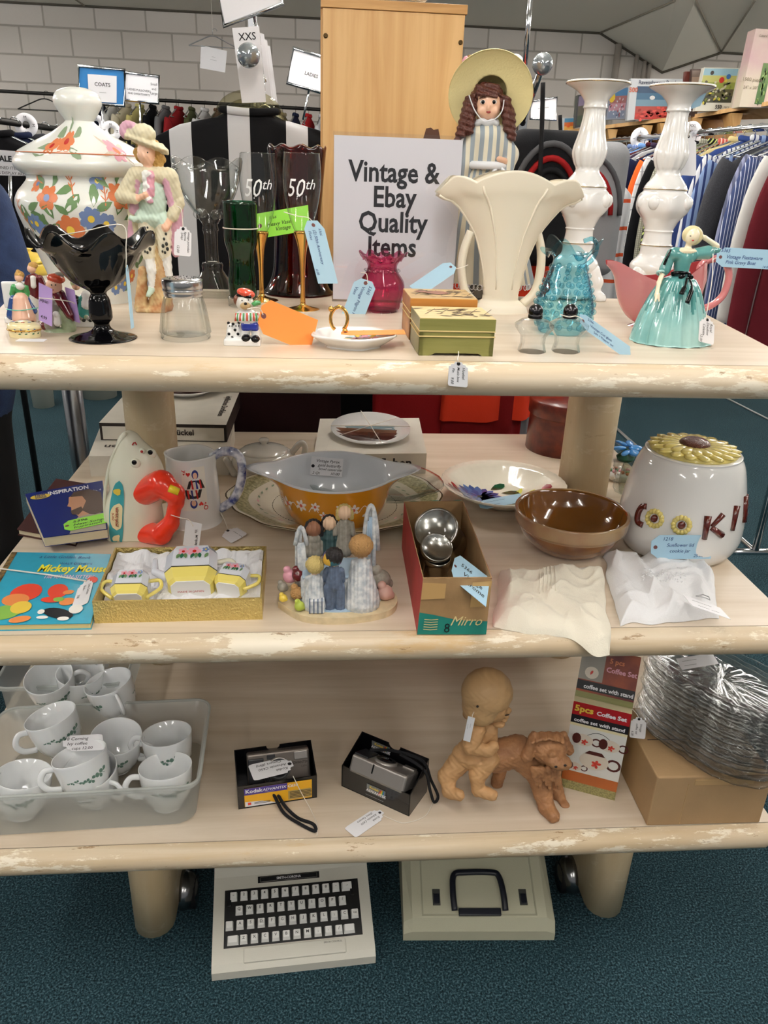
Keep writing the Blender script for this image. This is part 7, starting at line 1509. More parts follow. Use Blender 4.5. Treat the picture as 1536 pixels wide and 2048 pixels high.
SD = stripes('doll_stripe', '#d6cfba', '#8d979e', 62, 0, .5); DHAIR = M('doll_hair', '#4a2014', .45, bump=1, bs=220, stretch=(1, 1, .3)); BIS = M('bisque_face', '#e3b597', .3, coat=.3); STRAW = M('straw', '#f0e2a6', .7, bump=.3, bs=300); WCLO = M('white_ribbon', '#dfe1e4', .6); DSa = M('doll_cream', '#d2cbb6', .9); DSb = M('doll_greyblue', '#8c979f', .9)
g.c(SD, (972, 278), (972, 325), 29, 27).c(SD, (950, 268), (930, 330), 16, 19).c(SD, (930, 330), (926, 360), 18, 14).c(SD, (996, 268), (1018, 310), 16, 18).c(SD, (1018, 310), (1010, 345, -10), 17, 14).c(BIS, (1008, 322, -22), (998, 318, -30), 6, 5).c(BIS, (971, 230), (971, 244), 10)
g.blob(1.7, 5).obj('torso', o)
def sk(u, v): 
    t = 2 * PI * u; y_ = 332 + 232 * v; c_ = Vector(g.L((972 + 4 * v, y_))); r_ = (32 + 58 * v ** .75) * k * (1 + .05 * cos(17 * t) * v); return (c_.x + r_ * cos(t), r_ * .62 * sin(t), c_.z)
m = MB(); nS = 120; vs = []
m.grid(sk, nS, 14, DSa, True); ib = m.idx(DSb)
for j in range(14):
    for i in range(nS):
        if (i // 3) % 2: m.mi[j * nS + i] = ib
m.obj('skirt', o)
m = MB()
for i in range(64): t = 2 * PI * i / 64; q = sk(i / 64, 1); m.tube([(q[0] + .0055 * cos(s_) * -sin(t), q[1] + .0055 * cos(s_) * cos(t) * .6, q[2] - .004 + .0055 * sin(s_)) for s_ in [2 * PI * j / 8 for j in range(8)]], .0009, WCLO, 5, True)
m.obj('lace_hem', o)
m = MB(); m.box(g.L((942, 560))[0], g.L((1012, 560))[0], -.03, .03, 0.0, g.L((975, 560))[2], M('doll_stand_cloth', '#8e8a84', .8), .01); m.obj('petticoat', o)
m = MB(); m.tube([tuple(Vector(g.L((972, 331))) + Vector((34 * k * cos(t), 31 * k * sin(t), 0))) for t in [2 * PI * i / 30 for i in range(30)]], .0075, WCLO, 10, True); m.tube(spline([g.L((998, 333, -26)), g.L((1010, 345, -32)), g.L((1006, 362, -34))], 5), .003, WCLO, 6); m.tube(spline([g.L((998, 333, -26)), g.L((985, 346, -36)), g.L((988, 366, -36))], 5), .003, WCLO, 6); m.obj('sash', o)
m = MB(); m.tube([tuple(Vector(g.L((971, 246))) + Vector((20 * k * cos(t), 17 * k * sin(t), .002 * cos(6 * t)))) for t in [2 * PI * i / 26 for i in range(26)]], .006, WCLO, 8, True); m.obj('collar', o)
hc = (974, 208)
g.e(BIS, (974, 210), (25, 24, 29)).e(BIS, (974, 224, -10), (17, 14, 13)).e(BIS, (977, 216, -24), (3.2, 4, 5)).e(BIS, (962, 222, -17), (7, 6, 7)).e(BIS, (988, 222, -17), (7, 6, 7)); g.blob(1.1, 3).obj('head', o)
m = MB()
for x in (966, 988): m.ell(g.L((x, 204, -21)), (5.2 * k, 2.6 * k, 3.6 * k), M('eye_white', '#e9e6e0', .1, coat=1), 14); m.ell(g.L((x, 204, -23)), (3.3 * k, 1.6 * k, 3.3 * k), BLK, 12); m.tube([g.L((x - 7, 197, -20)), g.L((x, 194, -22)), g.L((x + 7, 196, -20))], .8 * k, DHAIR, 6)
m.ell(g.L((977, 224, -24)), (4.4 * k, 1.5 * k, 2.4 * k), M('doll_lips', '#8e2f2a', .3, coat=.5), 12); m.obj('face_details', o)
g.e(DHAIR, (974, 198, 8), (31, 26, 28))
for i in range(9): x = 955 + 5 * i; g.c(DHAIR, (x + 1, 172, -14), (x, 188 + 1.2 * abs(i - 4), -23), 4, 2.6)
for (x0, y0, x1, y1, r) in ((940, 205, 922, 268, 12), (946, 200, 938, 262, 11), (932, 225, 912, 290, 8), (1012, 205, 1022, 272, 10), (1008, 200, 1014, 258, 9), (1022, 225, 1026, 276, 8)): g.c(DHAIR, (x0, y0, -4), (x1, y1, -14), r, r * .75)
g.blob(1.4, 3, disp=lambda G: .0011 * np.sin(G[..., 2] * 560 + G[..., 0] * 150)).obj('hair', o)
T_ = RT(g.L((981, 186, 4)), (-64, 4, -6)); m = MB().at(T_); br = []
for i in range(15): q = i / 14; br.append(((30 + 46 * q) * k, (.0016 * sin(q * 44)) - .010 * q * q + .002))
m.lathe([(0, .034), (.018, .033), (28 * k, .022), (30 * k, .004)] + br + [(76 * k, -.012)] + [(r, z - .002) for r, z in br[::-1]] + [(29 * k, .002)], STRAW, 72); m.obj('straw_hat', o)
m = MB()
for i in range(12): a_ = i * 1.9; m.ell(g.L((942 + 12 * cos(a_), 122 + 7 * sin(a_), 6)), (.006, .006, .005), PINKP if i % 3 else M('dry_leaf', '#8c6a3c', .6), 8)
m.obj('hat_flowers', o)
MB().tube(spline([g.L(p_) for p_ in ((938, 190, -16), (948, 218, -22), (962, 238, -24), (972, 243, -27), (990, 238, -24), (1004, 222, -20), (1008, 200, -16))], 5), .0011, WCLO, 6).obj('hat_string', o)
# ---------------------------------------------------------------- hanging garments
CLO = {}
def fab(n, c, **kw): return M('cloth_' + n, c, .9, spec=.2, bump=.15, bs=300, **kw)
def garment_meshes():
    def body(u, v):
        t = 2 * PI * u; P = [(.05, .02, -.045), (.075, .03, -.06), (.16, .04, -.085), (.215, .045, -.12), (.225, .045, -.2), (.22, .045, -.4), (.23, .05, -.72)]
        q = v * 6; i = min(int(q), 5); f = q - i; w_, d, z = [P[i][j] * (1 - f) + P[i + 1][j] * f for j in range(3)]
        return (w_ * cos(t), d * sin(t) * (1 + .35 * v * sin(7 * t + 2)) + .008 * v * sin(9 * t), z)
    m = MB().grid(body, 40, 24, PAPER, True); A = m.obj('g')
    m = MB(); m.tube(spline([(.205, 0, -.125), (.25, 0, -.24), (.272, 0, -.42), (.275, -.01, -.62)], 6), [.052, .055, .056, .055, .054, .053, .052, .05, .05, .048, .048, .047, .046, .045, .044, .043, .042, .041, .040], PAPER, 14, flat=.8); B = m.obj('g')
    m = MB(); m.tube([(.062 * cos(t), .034 * sin(t), -.045 + .006 * cos(t) ** 2) for t in [2 * PI * i / 20 for i in range(20)]], .011, PAPER, 8, True); Cc = m.obj('g')
    m = MB(); m.tube(spline([(-.20, 0, -.115), (-.1, 0, -.07), (0, 0, -.035), (.1, 0, -.07), (.20, 0, -.115)], 5), .005, CHROME, 6); m.tube([(-.2, 0, -.115), (.2, 0, -.115)], .004, CHROME, 6); m.tube([(0, 0, -.035), (0, 0, .0)] + [(.018 - .018 * cos(t), 0, .018 * sin(t)) for t in [PI * i / 8 for i in range(1, 9)]], .0022, CHROME, 6); D = m.obj('g')
    out = []
    for x in (A, B, Cc, D): out.append(x.data); bpy.data.objects.remove(x)
    return out
GB_, GS_, GC_, GH_ = garment_meshes()
def slot(o, mat): o.material_slots[0].link = 'OBJECT'; o.material_slots[0].material = mat
def raw(name, me, parent, mat=None, mirror=False):
    o = bpy.data.objects.new(name, me); COL.objects.link(o); o.parent = parent
    if mat: slot(o, mat)
    if mirror: o.scale.x = -1
    return o
def garment(name, label, cat, loc, rz, mat, group=None, sc_=(1, 1, 1), sleeves=True, collar=True, mat2=None):
    o = thing(name, label, cat, loc, rz, group); o.scale = sc_
    raw('body', GB_, o, mat)
    if sleeves: raw('sleeve', GS_, o, mat2 or mat); raw('sleeve', GS_, o, mat2 or mat, True)
    if collar: raw('collar', GC_, o, mat2 or mat)
    return o
def hanger(label, loc, rz, mat=None, group='clothes hangers on the rails', sc_=1):
    o = thing('clothes_hanger', label, 'clothes hanger', loc, rz, group); o.scale = (sc_,) * 3; raw('hanger', GH_, o, mat); return o
# long shirt rail on the right
A_ = aty(1680, 243, 1.75); d = RW @ Vector((1222 - 768, 281 - 1024, F)); B_ = CAM + d * ((A_.x - CAM.x) / d.x)
RX, RZ_ = A_.x, (A_.z + B_.z) / 2; y0, y1 = 1.62, B_.y + .05
o = thing('garment_rack', 'long chrome rolling rail full of shirts on the right', 'garment rack', (RX, (y0 + y1) / 2, 0))
L2 = (y1 - y0) / 2
MB().tube([(0, -L2, RZ_), (0, L2, RZ_)], .014, CHROME, 14).obj('rail', o)
for s_ in (-1, 1):
    MB().tube([(0, s_ * L2, RZ_), (0, s_ * L2, .12)], .014, CHROME, 12).obj('upright', o)
    MB().tube([(-.27, s_ * L2, .11), (.27, s_ * L2, .11)], .014, CHROME, 12).obj('foot_bar', o)
    for q in (-1, 1): MB().ell((q * .27, s_ * L2, .038), .037, M('chrome_ball', '#9fa1a6', .15, 1), 20).obj('ball_caster', o)
MB().tube([(0, -L2, .11), (0, L2, .11)], .012, CHROME, 10).obj('base_bar', o)
S = stripes
shirts = [('white cotton', fab('w1', '#d9d8d4')), ('maroon', fab('mr', '#5a1720')), ('charcoal grey', fab('ch', '#3a3b3f')), ('blue with fine white pinstripes', S('s1', '#39466e', '#c9cfe0', 90, 0, .8)), ('slate with lilac stripes', S('s2', '#5b6076', '#8f93b0', 60, 0, .5)), ('dark heather', fab('dh', '#46474c', var=.3, vs=300)),
 ('sky blue with navy stripes', S('s3', '#7f95bd', '#273563', 45, 0, .6)), ('white and navy striped', S('s4', '#dfe0e2', '#2c3968', 55, 0, .7)), ('royal blue', fab('rb', '#33477f')), ('butter yellow', fab('by', '#e2cf94')), ('coral red with narrow white stripes', S('s5', '#b9564d', '#e8cfc6', 70, 0, .65)), ('black and lime zigzag', S('s6', '#14161a', '#bccb7a', 42, 0, .6, diag=1.4)),
 ('grey and cream fine check', S('s7', '#b9b6a6', '#8b897d', 110, 0, .5, c3='#7b796e')), ('jet black', fab('jb', '#121216')), ('white with grey windowpane squares', S('s8', '#dcdcdc', '#9a9aa0', 18, 0, .88, c3='#8d8d93')), ('bright orange', fab('or', '#e8662c')), ('midnight navy', fab('mn', '#151d3c')), ('pale grey', fab('pg', '#a9a9ab')), ('dark navy with red fleck', fab('nf', '#1a2040', var=.5, vs=400, vcol='#44303c')), ('burgundy wine', fab('bw', '#42141e')), ('cornflower blue', fab('cf', '#6f97cf')),
 ('blue and white gingham', S('s9', '#8f9fc0', '#5d6e99', 85, 0, .5, c3='#4c5d8c')), ('steel blue chambray', fab('sb', '#6d7fa3', var=.1, vs=200)), ('graphite', fab('gr', '#55565a')), ('khaki tan', fab('kt', '#a5977a')), ('cream', fab('cr', '#d8d2bf')), ('off-white linen', fab('ol', '#cfcdc5')), ('bottle green', fab('bg', '#24463a')), ('black fleece', fab('bf', '#1d1e22')), ('lime green', fab('lg', '#a5bd5c')), ('plum', fab('pl', '#4a2a48')), ('ice blue', fab('ib', '#b7d0dc')), ('dusty rose', fab('dr', '#b98a8a'))]
shirts = shirts[3:9] + shirts[9:]; shirts.insert(0, ('maroon', fab('mr', '#5a1720'))); shirts.insert(1, ('white cotton', fab('w1', '#d9d8d4'))); shirts = shirts[:27]
n = len(shirts); random.seed(11)
for i, (nm, mt) in enumerate(shirts):
    y = y0 + .05 + (y1 - y0 - .1) * i / (n - 1); rz = random.uniform(-6, 6); z = RZ_ + .0
    garment('hanging_shirt', nm + (' jacket' if 'fleece' in nm else ' shirt') + ' hanging on the long right-hand rail', 'shirt', (RX, y, z), rz, mt, 'shirts on the right-hand rail', (random.uniform(.84, .98), .5, random.uniform(.95, 1.2)))
    hanger('chrome and clear hanger holding a shirt on the long right-hand rail', (RX, y, z), rz, group='hangers on the right-hand rail')
def ring(label, p, r, txt, rot=(90, 0, 20)):
    o = thing('size_ring', label, 'size ring', p, rot=rot, group='size rings on the rails'); m = MB(); m.lathe([(r * .32, -.001), (r, -.001), (r, .001), (r * .32, .001), (r * .32, -.001)], PAPER, 32); 
    for a in (0, 90, 180, 270): m.text(txt, r * .34, INK, Matrix.Rotation(R(a), 4, 'Z') @ Matrix.Translation((0, r * .52, .0014)))
    m.obj('ring', o)
for px, py, y, lb, tx in ((1322, 272, 2.9, 'white size ring on the shirt rail, just right of the second candlestick', 'XXL'), (1226, 283, 3.55, 'small white size ring at the far end of the shirt rail', 'L')): ring(lb, (RX, y, RZ_), .055, tx, (90, 0, 8))
# ---------------------------------------------------------------- four-way racks behind the shelf
def fourway(label, x, y, ztop, arms):
    o = thing('four_way_rack', label, 'garment rack', (x, y, 0)); m = MB(); m.box(-.0125, .0125, -.0125, .0125, .06, ztop, CHROME, .001); m.obj('post', o)
    for a in (0, 90, 180, 270):
        m = MB(); m.at(Matrix.Rotation(R(a + 20), 4, 'Z')); m.box(0, .33, -.0125, .0125, .05, .075, CHROME); m.obj('foot', o); MB().at(Matrix.Rotation(R(a + 20), 4, 'Z')).ell((.32, 0, .027), .026, M('chrome_ball', ''), 16).obj('ball_caster', o)
    for (dx, dy, dz, z0) in arms: MB().tube([(0, 0, z0), (dx, dy, z0 + dz)], .009, CHROME, 10).obj('arm', o); MB().ell((dx, dy - .01, z0 + dz + .012), .026, M('lucite_ball', '#aab2b8', .06, .7), 24).obj('end_ball', o)
    return o
pL = aty(498, 124, 1.0); pLp = aty(512, 260, 1.45)
o = fourway('chrome four-way garment rack with a clear ball on its front arm, behind the champagne flutes', pLp.x, 1.45, 1.86, [(pL.x - pLp.x, -.45, pL.z - 1.74, 1.74), (.04, .36, -.2, 1.70)])
def plate_sign(name, label, cat, cpx, Y, mat, th=.003, frm=None, lines=(), back=None, stem=None, group=None, tilt=0):
    P = [aty(p[0], p[1], Y) for p in cpx]; c_ = sum(P, Vector()) / 4; o = thing(name, label, cat, c_, group=group)
    m = MB(); vs = [tuple(p) for p in P] + [tuple(p + Vector((0, th, 0))) for p in P]; m.add(vs, [(3, 2, 1, 0), (4, 5, 6, 7), (0, 1, 5, 4), (1, 2, 6, 5), (2, 3, 7, 6), (3, 0, 4, 7)], mat, False)
    U = P[1] - P[0]; V = P[3] - P[0]
    for (u, v, sz, tx, bd) in lines:
        q = P[0] + U * u + V * v + Vector((0, -.0008, 0)); m.text(tx, sz * V.length, INK, frame(q, U, -V), bold=bd)
    wobj(m, 'panel', o)
    if frm: wobj(MB().tube([tuple(p) for p in P], frm, CHROME, 8, True), 'frame', o)
    if stem: wobj(MB().tube([tuple(aty(q[0], q[1], Y + .004)) for q in stem], .005, CHROME, 8), 'stem', o)
    return o
plate_sign('size_divider', 'white upright size marker reading XXS behind a clear ball', 'size marker', [(464, 56), (518, 52), (532, 204), (484, 206)], 1.06, PAPER, lines=[(.52, .17, .14, 'XXS', .01)])
for i in range(3): plate_sign('size_divider', ['second', 'third', 'fourth'][i] + ' white size marker, stacked behind the XXS one', 'size marker', [(520 + 6 * i, 66 + 12 * i), (528 + 6 * i, 68 + 12 * i), (545 + 5 * i, 208), (533 + 5 * i, 208)], 1.12 + .05 * i, PAPER)
plate_sign('framed_sign', 'tilted chrome-framed blank card above the XXS marker, cut by the top of the frame', 'sign', [(428, -70), (548, -90), (566, 8), (448, 52)], 1.25, PAPER, frm=.006, stem=[(508, 32), (520, 90), (530, 200)])
plate_sign('framed_sign', 'chrome-framed sign lettered LADIES, left of the pine box', 'sign', [(587, 96), (690, 128), (690, 200), (574, 166)], 3.0, PAPER, frm=.008, lines=[(.42, .62, .14, 'LADIES', .01)], stem=[(618, 180), (606, 240)])
plate_sign('framed_sign', 'blue sign with a white sheet reading COATS, upper left', 'sign', [(157, 132), (249, 140), (249, 212), (159, 205)], 3.2, M('sign_blue', '#2f79b8', .4), frm=.008, stem=[(204, 210), (206, 300)])
plate_sign('paper_sign', 'white COATS sheet fixed to the blue sign', 'sign', [(175, 148), (233, 152), (233, 206), (178, 202)], 3.195, PAPER, lines=[(.5, .42, .2, 'COATS', .01), (.5, .68, .12, '~~~~', 0)])
plate_sign('framed_sign', 'white printed sign just right of the blue COATS sign', 'sign', [(250, 145), (318, 153), (317, 207), (251, 200)], 3.5, PAPER, frm=.008, lines=[(.4, .62, .11, 'LADIES PULLOVERS', .0), (.4, .76, .1, 'AND SWEATSHIRTS', 0), (.85, .35, .13, 'Small', 0), (.85, .52, .13, 'and', 0), (.85, .68, .13, 'Large', 0)], stem=[(280, 206), (281, 280)])
plate_sign('framed_sign', 'small framed price sign behind the bag strap, right of the doll', 'sign', [(1062, 203), (1114, 194), (1112, 240), (1060, 238)], 3.4, PAPER, frm=.006, lines=[(.5, .55, .2, '~~~~~~', .0)], stem=[(1085, 240), (1086, 320)])
plate_sign('sale_sign', 'white SALE notice at the far left edge behind the ginger jar', 'sign', [(-30, 298), (44, 303), (58, 352), (-30, 350)], 1.35, PAPER, lines=[(.52, .42, .3, 'SALE', .04), (.55, .72, .16, 'RED LINED ITEMS', 0), (.55, .92, .16, 'ON THIS DISPLAY ARE', 0)], stem=[(20, 352), (22, 460)])
# clear hangers with black and white garments on the left four-way
CLH = thin_glass('hanger_clear', '#e9e7d6', '#b9b69c', f=2.5)
fab('bk1', '#0c0c0f')
gl = [('black and white panelled dress', S('bwp', '#0c0c0f', '#c9c9cb', 7.5, 0, .62)), ('white and grey marbled top', fab('wg', '#c9c9cb', var=.4, vs=20)), ('very dark maroon top', fab('dm', '#1f0a0c')), ('black sequinned top', fab('bk2', '#14141a', var=.5, vs=400, vcol='#5a5a66')), ('white blouse', fab('wb', '#dcdcdc'))]
hz = aty(520, 215, 1.15).z
m = MB(); m.tube(spline([(-.25, 0, -.165), (-.17, 0, -.125), (-.09, 0, -.075), (-.05, 0, -.02), (0, 0, -.005), (.05, 0, -.02), (.09, 0, -.075), (.17, 0, -.125), (.25, 0, -.165)], 5), .0085, CLH, 10, flat=2.2); m.tube([(0, 0, 0), (0, 0, .03)] + [(.02 - .02 * cos(t), 0, .03 + .02 * sin(t)) for t in [PI * i / 8 for i in range(1, 9)]], .003, CHROME, 6); _k = m.obj('g'); GK_ = _k.data; bpy.data.objects.remove(_k)
for i, (nm, mt) in enumerate(gl):
    y = 1.08 + .085 * i; cx = aty(500 + 4 * i, 250, y).x; z = hz + .02 - .012 * i
    garment('hanging_blouse', nm + ' on a clear hanger, behind the champagne flutes', 'garment', (cx, y, z), 3 * (-1) ** i, mt, 'tops on the left four-way rack', (1.05, .5, 1.35 if i in (2, 3) else .8), sleeves=i in (1, 4))
    hn = thing('clothes_hanger', 'thick clear plastic hanger, behind the champagne flutes', 'clothes hanger', (cx, y, z), 3 * (-1) ** i, 'clear hangers on the left four-way rack'); raw('hanger', GK_, hn)
for x in (-.12, .10): garment('hanging_trousers', 'black trousers hanging low behind the middle shelf, ' + ('left pair' if x < 0 else 'right pair'), 'trousers', (aty(560 if x < 0 else 730, 700, 1.3).x, 1.28 + abs(x), 1.42), 4, fab('bk1', ''), 'black trousers behind the shelf', (.7, .8, 1.65), sleeves=False, collar=False)
for px, lb in ((545, 'left chrome post seen behind the middle shelf'), ): pass
# right four-way rack with bags
pR = aty(1082, 140, 1.15); pRp = aty(1052, 250, 1.35)
o = fourway('chrome four-way rack with a big clear ball arm and tall rod, right of the doll', pRp.x, 1.40, aty(1052, 165, 1.4).z, [(pR.x - pRp.x, pR.y - 1.40, pR.z - 1.60, 1.60), (.2, .35, -.15, 1.55)])
wobj(MB().tube([tuple(aty(1050, 130, 1.4)), tuple(aty(1064, -40, 1.4))], .007, CHROME, 10), 'sign_rod', o)
o = thing('size_ring', 'white round size disc behind the straw hat brim', 'size ring', aty(1030, 128, 1.5), rot=(90, 0, 0), group='size rings on the rails'); MB().lathe([(0, -.001), (.026, -.001), (.026, .001), (0, .001)], PAPER, 24).obj('disc', o)
def bag(label, px, py, Y, w_, h_, mats, strap):
    c_ = aty(px, py, Y); o = thing('shoulder_bag', label, 'bag', c_); q = [('b', mats[0], (0, 0, 0), (w_ / 2, .05, h_ / 2), .045, (0, 0, 0))]; m = MB(); blob(m, q, .007); m.obj('body', o)
    for j, (s_, mt) in enumerate(((.86, mats[1]), (.66, mats[2]), (.5, mats[0]))): MB().tube([(s_ * w_ / 2 * cos(t), -.05 - .002 * j, s_ * h_ / 2 * sin(t) - .01) for t in [PI * i / 16 for i in range(17)]] , .008, mt, 8).obj('piping', o)
    MB().tube(spline([tuple(Vector(p) - c_) for p in strap], 5), .006, BLACKF, 8, flat=.5).obj('strap', o)
GRB = fab('bag_grey', '#4b4c4f'); RDB = fab('bag_red', '#8e1a1c'); BKB = fab('bag_black', '#17181b')
bag('rounded black backpack with red and grey piping, hanging right of the doll', 1085, 400, 1.16, .22, .34, (BKB, GRB, RDB), [aty(1086, 165, 1.10), aty(1084, 250, 1.10), aty(1080, 350, 1.10)])
bag('flat grey cloth bag hanging between the backpack and the left candlestick', 1150, 420, 1.55, .30, .40, (fab('bag_lg', '#8a8b8e'), GRB, RDB), [aty(1120, 230, 1.5), aty(1124, 290, 1.5), aty(1140, 330, 1.5)])
garment('hanging_blouse', 'bright red-orange top hanging behind the fan vase', 'garment', (aty(1030, 300, 1.25).x, 1.28, aty(1030, 280, 1.25).z), 10, fab('ro', '#c8371f'), None, (.7, .8, 1.1))
garment('hanging_blouse', 'light grey tee hanging behind the left candlestick', 'garment', (aty(1168, 280, 1.9).x, 1.95, aty(1168, 285, 1.9).z), 5, fab('lgt', '#9c9da0', var=.1, vs=300), None, (.62, .7, .8), sleeves=False)
garment('hanging_blouse', 'white top with orange and red print hanging right of the left candlestick', 'garment', (aty(1225, 360, 2.3).x, 2.35, aty(1215, 340, 2.3).z), 5, S('print_or', '#d8d8d8', '#d2562f', 7, 2, .86), None, (.5, .7, .75), sleeves=False)
for px, nm, mt, z0, sc3 in ((855, 'dark red dress with grey hem, low behind the middle shelf', fab('rdd', '#7c1216'), 1.15, (.8, .8, 1.22)), (960, 'deep red skirt seen low behind the middle shelf', fab('rds', '#6c0f12'), 1.12, (.6, .8, 1.15)), (895, 'light grey cardigan hem showing under the top shelf', fab('gcd', '#a5a7ab'), 1.30, (.62, .9, .98)), (1040, 'grey and white scarf beside the red tin, under the top shelf', fab('gsc', '#8b8d92'), 1.25, (.3, .7, 1.0))):
    garment('hanging_blouse', nm, 'garment', (aty(px, 820, 1.3).x, 1.25 + (px % 7) * .03, z0), 6, mt, None, sc3, sleeves=False)
# ---------------------------------------------------------------- far rails on the left and back wall
def rail(label, a, b_, legs=True):
    o = thing('clothes_rail', label, 'garment rack', (a + b_) / 2); wobj(MB().tube([tuple(a), tuple(b_)], .013, M('dark_pipe', '#2e2d2c', .4, .8), 10), 'rail', o)
    for p in (a, b_): wobj(MB().tube([tuple(p), (p.x, p.y, .0)], .013, M('dark_pipe', ''), 10), 'upright', o)
a = aty(-20, 181, 5.9); b_ = aty(690, 222, 5.7); rail('long dark clothes rail standing along the back wall', a, b_)
names = ['black coat', 'dark navy coat', 'white bagged blouse', 'ivory bagged dress', 'yellow-collared blouse', 'black evening jacket', 'grey wool coat', 'red cardigan', 'olive parka', 'white smock', 'brown suede jacket', 'teal jacket', 'cream fur-trim coat', 'purple coat', 'black leather jacket', 'beige raincoat', 'navy blazer', 'scarlet jacket', 'white dressing gown', 'green loden coat']
cols = ['#141416', '#1b2238', '#c9c9c6', '#d0c8b0', '#c8bd7a', '#0f0f12', '#6b6b6d', '#8e2024', '#4d5034', '#d3d3d3', '#5e4230', '#2c5d60', '#cfc4aa', '#4b3560', '#101012', '#b3a585', '#20283f', '#a82226', '#d8d8da', '#2d4a36']
for i, nm in enumerate(names):
    f = (.27 + .70 * i / 19); p = a.lerp(b_, f); z = p.z
    garment('hanging_coat', nm + ' on the far rail along the back wall', 'coat', (p.x, p.y, z), 80 + random.uniform(-7, 7), fab('far%d' % i, cols[i]), 'coats on the back-wall rail', (.95, .55, 1.15)); hanger('dark hanger on the far back-wall rail', (p.x, p.y, z), 80, None, 'hangers on the back-wall rail')
for f in (.15,): p = a.lerp(b_, f); hanger('empty black hanger near the left end of the back-wall rail', (p.x, p.y, p.z), 12, M('hanger_black', '#15140f', .4), None)
# near-left rail running away from the camera
xa = aty(10, 236, 1.7); d = RW @ Vector((120 - 768, 292 - 1024, F)); xa = aty(-40, 236, 2.2); xb = Vector((xa.x, 4.6, xa.z))
rail('chrome-topped rail of black clothes at the far left, running back from the ginger jar', xa, xb)
dk = ['black', 'ink blue', 'charcoal', 'dark olive', 'black velvet', 'navy knit', 'espresso brown', 'mustard', 'black satin', 'dark teal', 'smoke grey', 'black denim']
dc = ['#0d0d10', '#141b33', '#2c2d31', '#2d3020', '#121015', '#1a2440', '#2a1c14', '#c48f22', '#17171b', '#123338', '#5b5c60', '#1b1d24']
for i, nm in enumerate(dk):
    y = 2.3 + .19 * i; garment('hanging_jacket', nm + ' jacket on the left rail behind the ginger jar', 'jacket', (xa.x, y, xa.z), random.uniform(-8, 8), fab('lr%d' % i, dc[i]), 'jackets on the left rail', (1.1, .8, 1.1)); hanger('silver hanger on the left rail behind the ginger jar', (xa.x, y, xa.z), 0, None, 'hangers on the left rail')
for px, py, Y, lb in ((52, 250, 2.6, 'white size ring at the far left, above the dark jackets'), (192, 248, 3.4, 'white size ring left of the gentleman figurine, near the COATS sign stem'), (222, 262, 3.2, 'lower white size ring under the COATS sign')): ring(lb, aty(px, py, Y), .045, 'M', (90, 0, 10))
# hanger with paper under the ceiling
p = aty(425, 62, 5.2); o = hanger('wire hanger on a ceiling string with a paper clipped to it', (p.x, p.y, p.z), 8, STEEL, None, .82); wobj(MB().tube([tuple(p), (p.x, p.y, 2.6)], .002, STRING, 5), 'string', o) if False else MB().tube([(0, 0, 0), (0, 0, (2.6 - p.z) / .82)], .002, STRING, 5).obj('string', o)
plate_sign('paper_sign', 'white paper notice clipped under the wire hanger near the ceiling', 'sign', [(402, 90), (454, 102), (450, 145), (400, 136)], 5.19, PAPER, lines=[(.5, .42, .10, '~~~', 0), (.5, .55, .09, '~~~~~~', 0)])
# ---------------------------------------------------------------- shelf of puzzles, back right
YP = 4.9; pl = aty(1120, 268, YP); pr_ = aty(1700, 195, 3.9)
o = thing('wooden_shelf', 'long pine wall shelf on triangular brackets carrying jigsaw puzzle boxes, upper right', 'shelf', (0, 0, 0)); o.location = pl
def sp_(px, py): 
    f = (px - 1120) / 460.; Y = YP - 1.2 * f; return aty(px, py, Y)
A = [sp_(1120, 268), sp_(1390, 236), sp_(1600, 200)]
m = MB()
for i in range(2):
    p, q = A[i], A[i + 1]; m.hexa([tuple(p), tuple(q), (q.x + .06, q.y + .32, p.z), (p.x + .06, p.y + .32, p.z), (p.x, p.y, p.z + .022), (q.x, q.y, q.z + .022), (q.x + .06, q.y + .32, q.z + .022), (p.x + .06, p.y + .32, p.z + .022)], PINE)
wobj(m, 'board', o)
for px, py in ((1150, 266), (1230, 258), (1300, 250), (1335, 246), (1400, 236), (1480, 226)):
    p = sp_(px, py); wobj(MB().hexa([(p.x, p.y, p.z - .16), (p.x + .02, p.y, p.z - .0), (p.x + .08, p.y + .28, p.z), (p.x + .06, p.y + .28, p.z - .18), (p.x - .05, p.y, p.z - .001), (p.x + .07, p.y, p.z - .001), (p.x + .12, p.y + .28, p.z - .001), (p.x, p.y + .28, p.z - .001)], PINE), 'bracket', o)
m = MB(); p, q = sp_(1385, 330), sp_(1475, 322); t_ = sp_(1385, 238); m.hexa([(p.x, p.y + .1, p.z), (q.x, q.y + .1, p.z), (q.x, q.y + .3, p.z), (p.x, p.y + .3, p.z), (p.x, p.y + .1, t_.z), (q.x, q.y + .1, t_.z), (q.x, q.y + .3, t_.z), (p.x, p.y + .3, t_.z)], OLDW); wobj(m, 'cubby_panel', o)
m = MB(); p, q = sp_(1180, 330), sp_(1380, 322); t_ = sp_(1180, 262); m.hexa([(p.x, p.y + .3, p.z), (q.x, q.y + .3, p.z), (q.x, q.y + .33, p.z), (p.x, p.y + .33, p.z), (p.x, p.y + .3, t_.z), (q.x, q.y + .3, t_.z), (q.x, q.y + .33, t_.z), (p.x, p.y + .33, t_.z)], M('back_brown', '#6e4e30', .6)); wobj(m, 'back_panel', o)
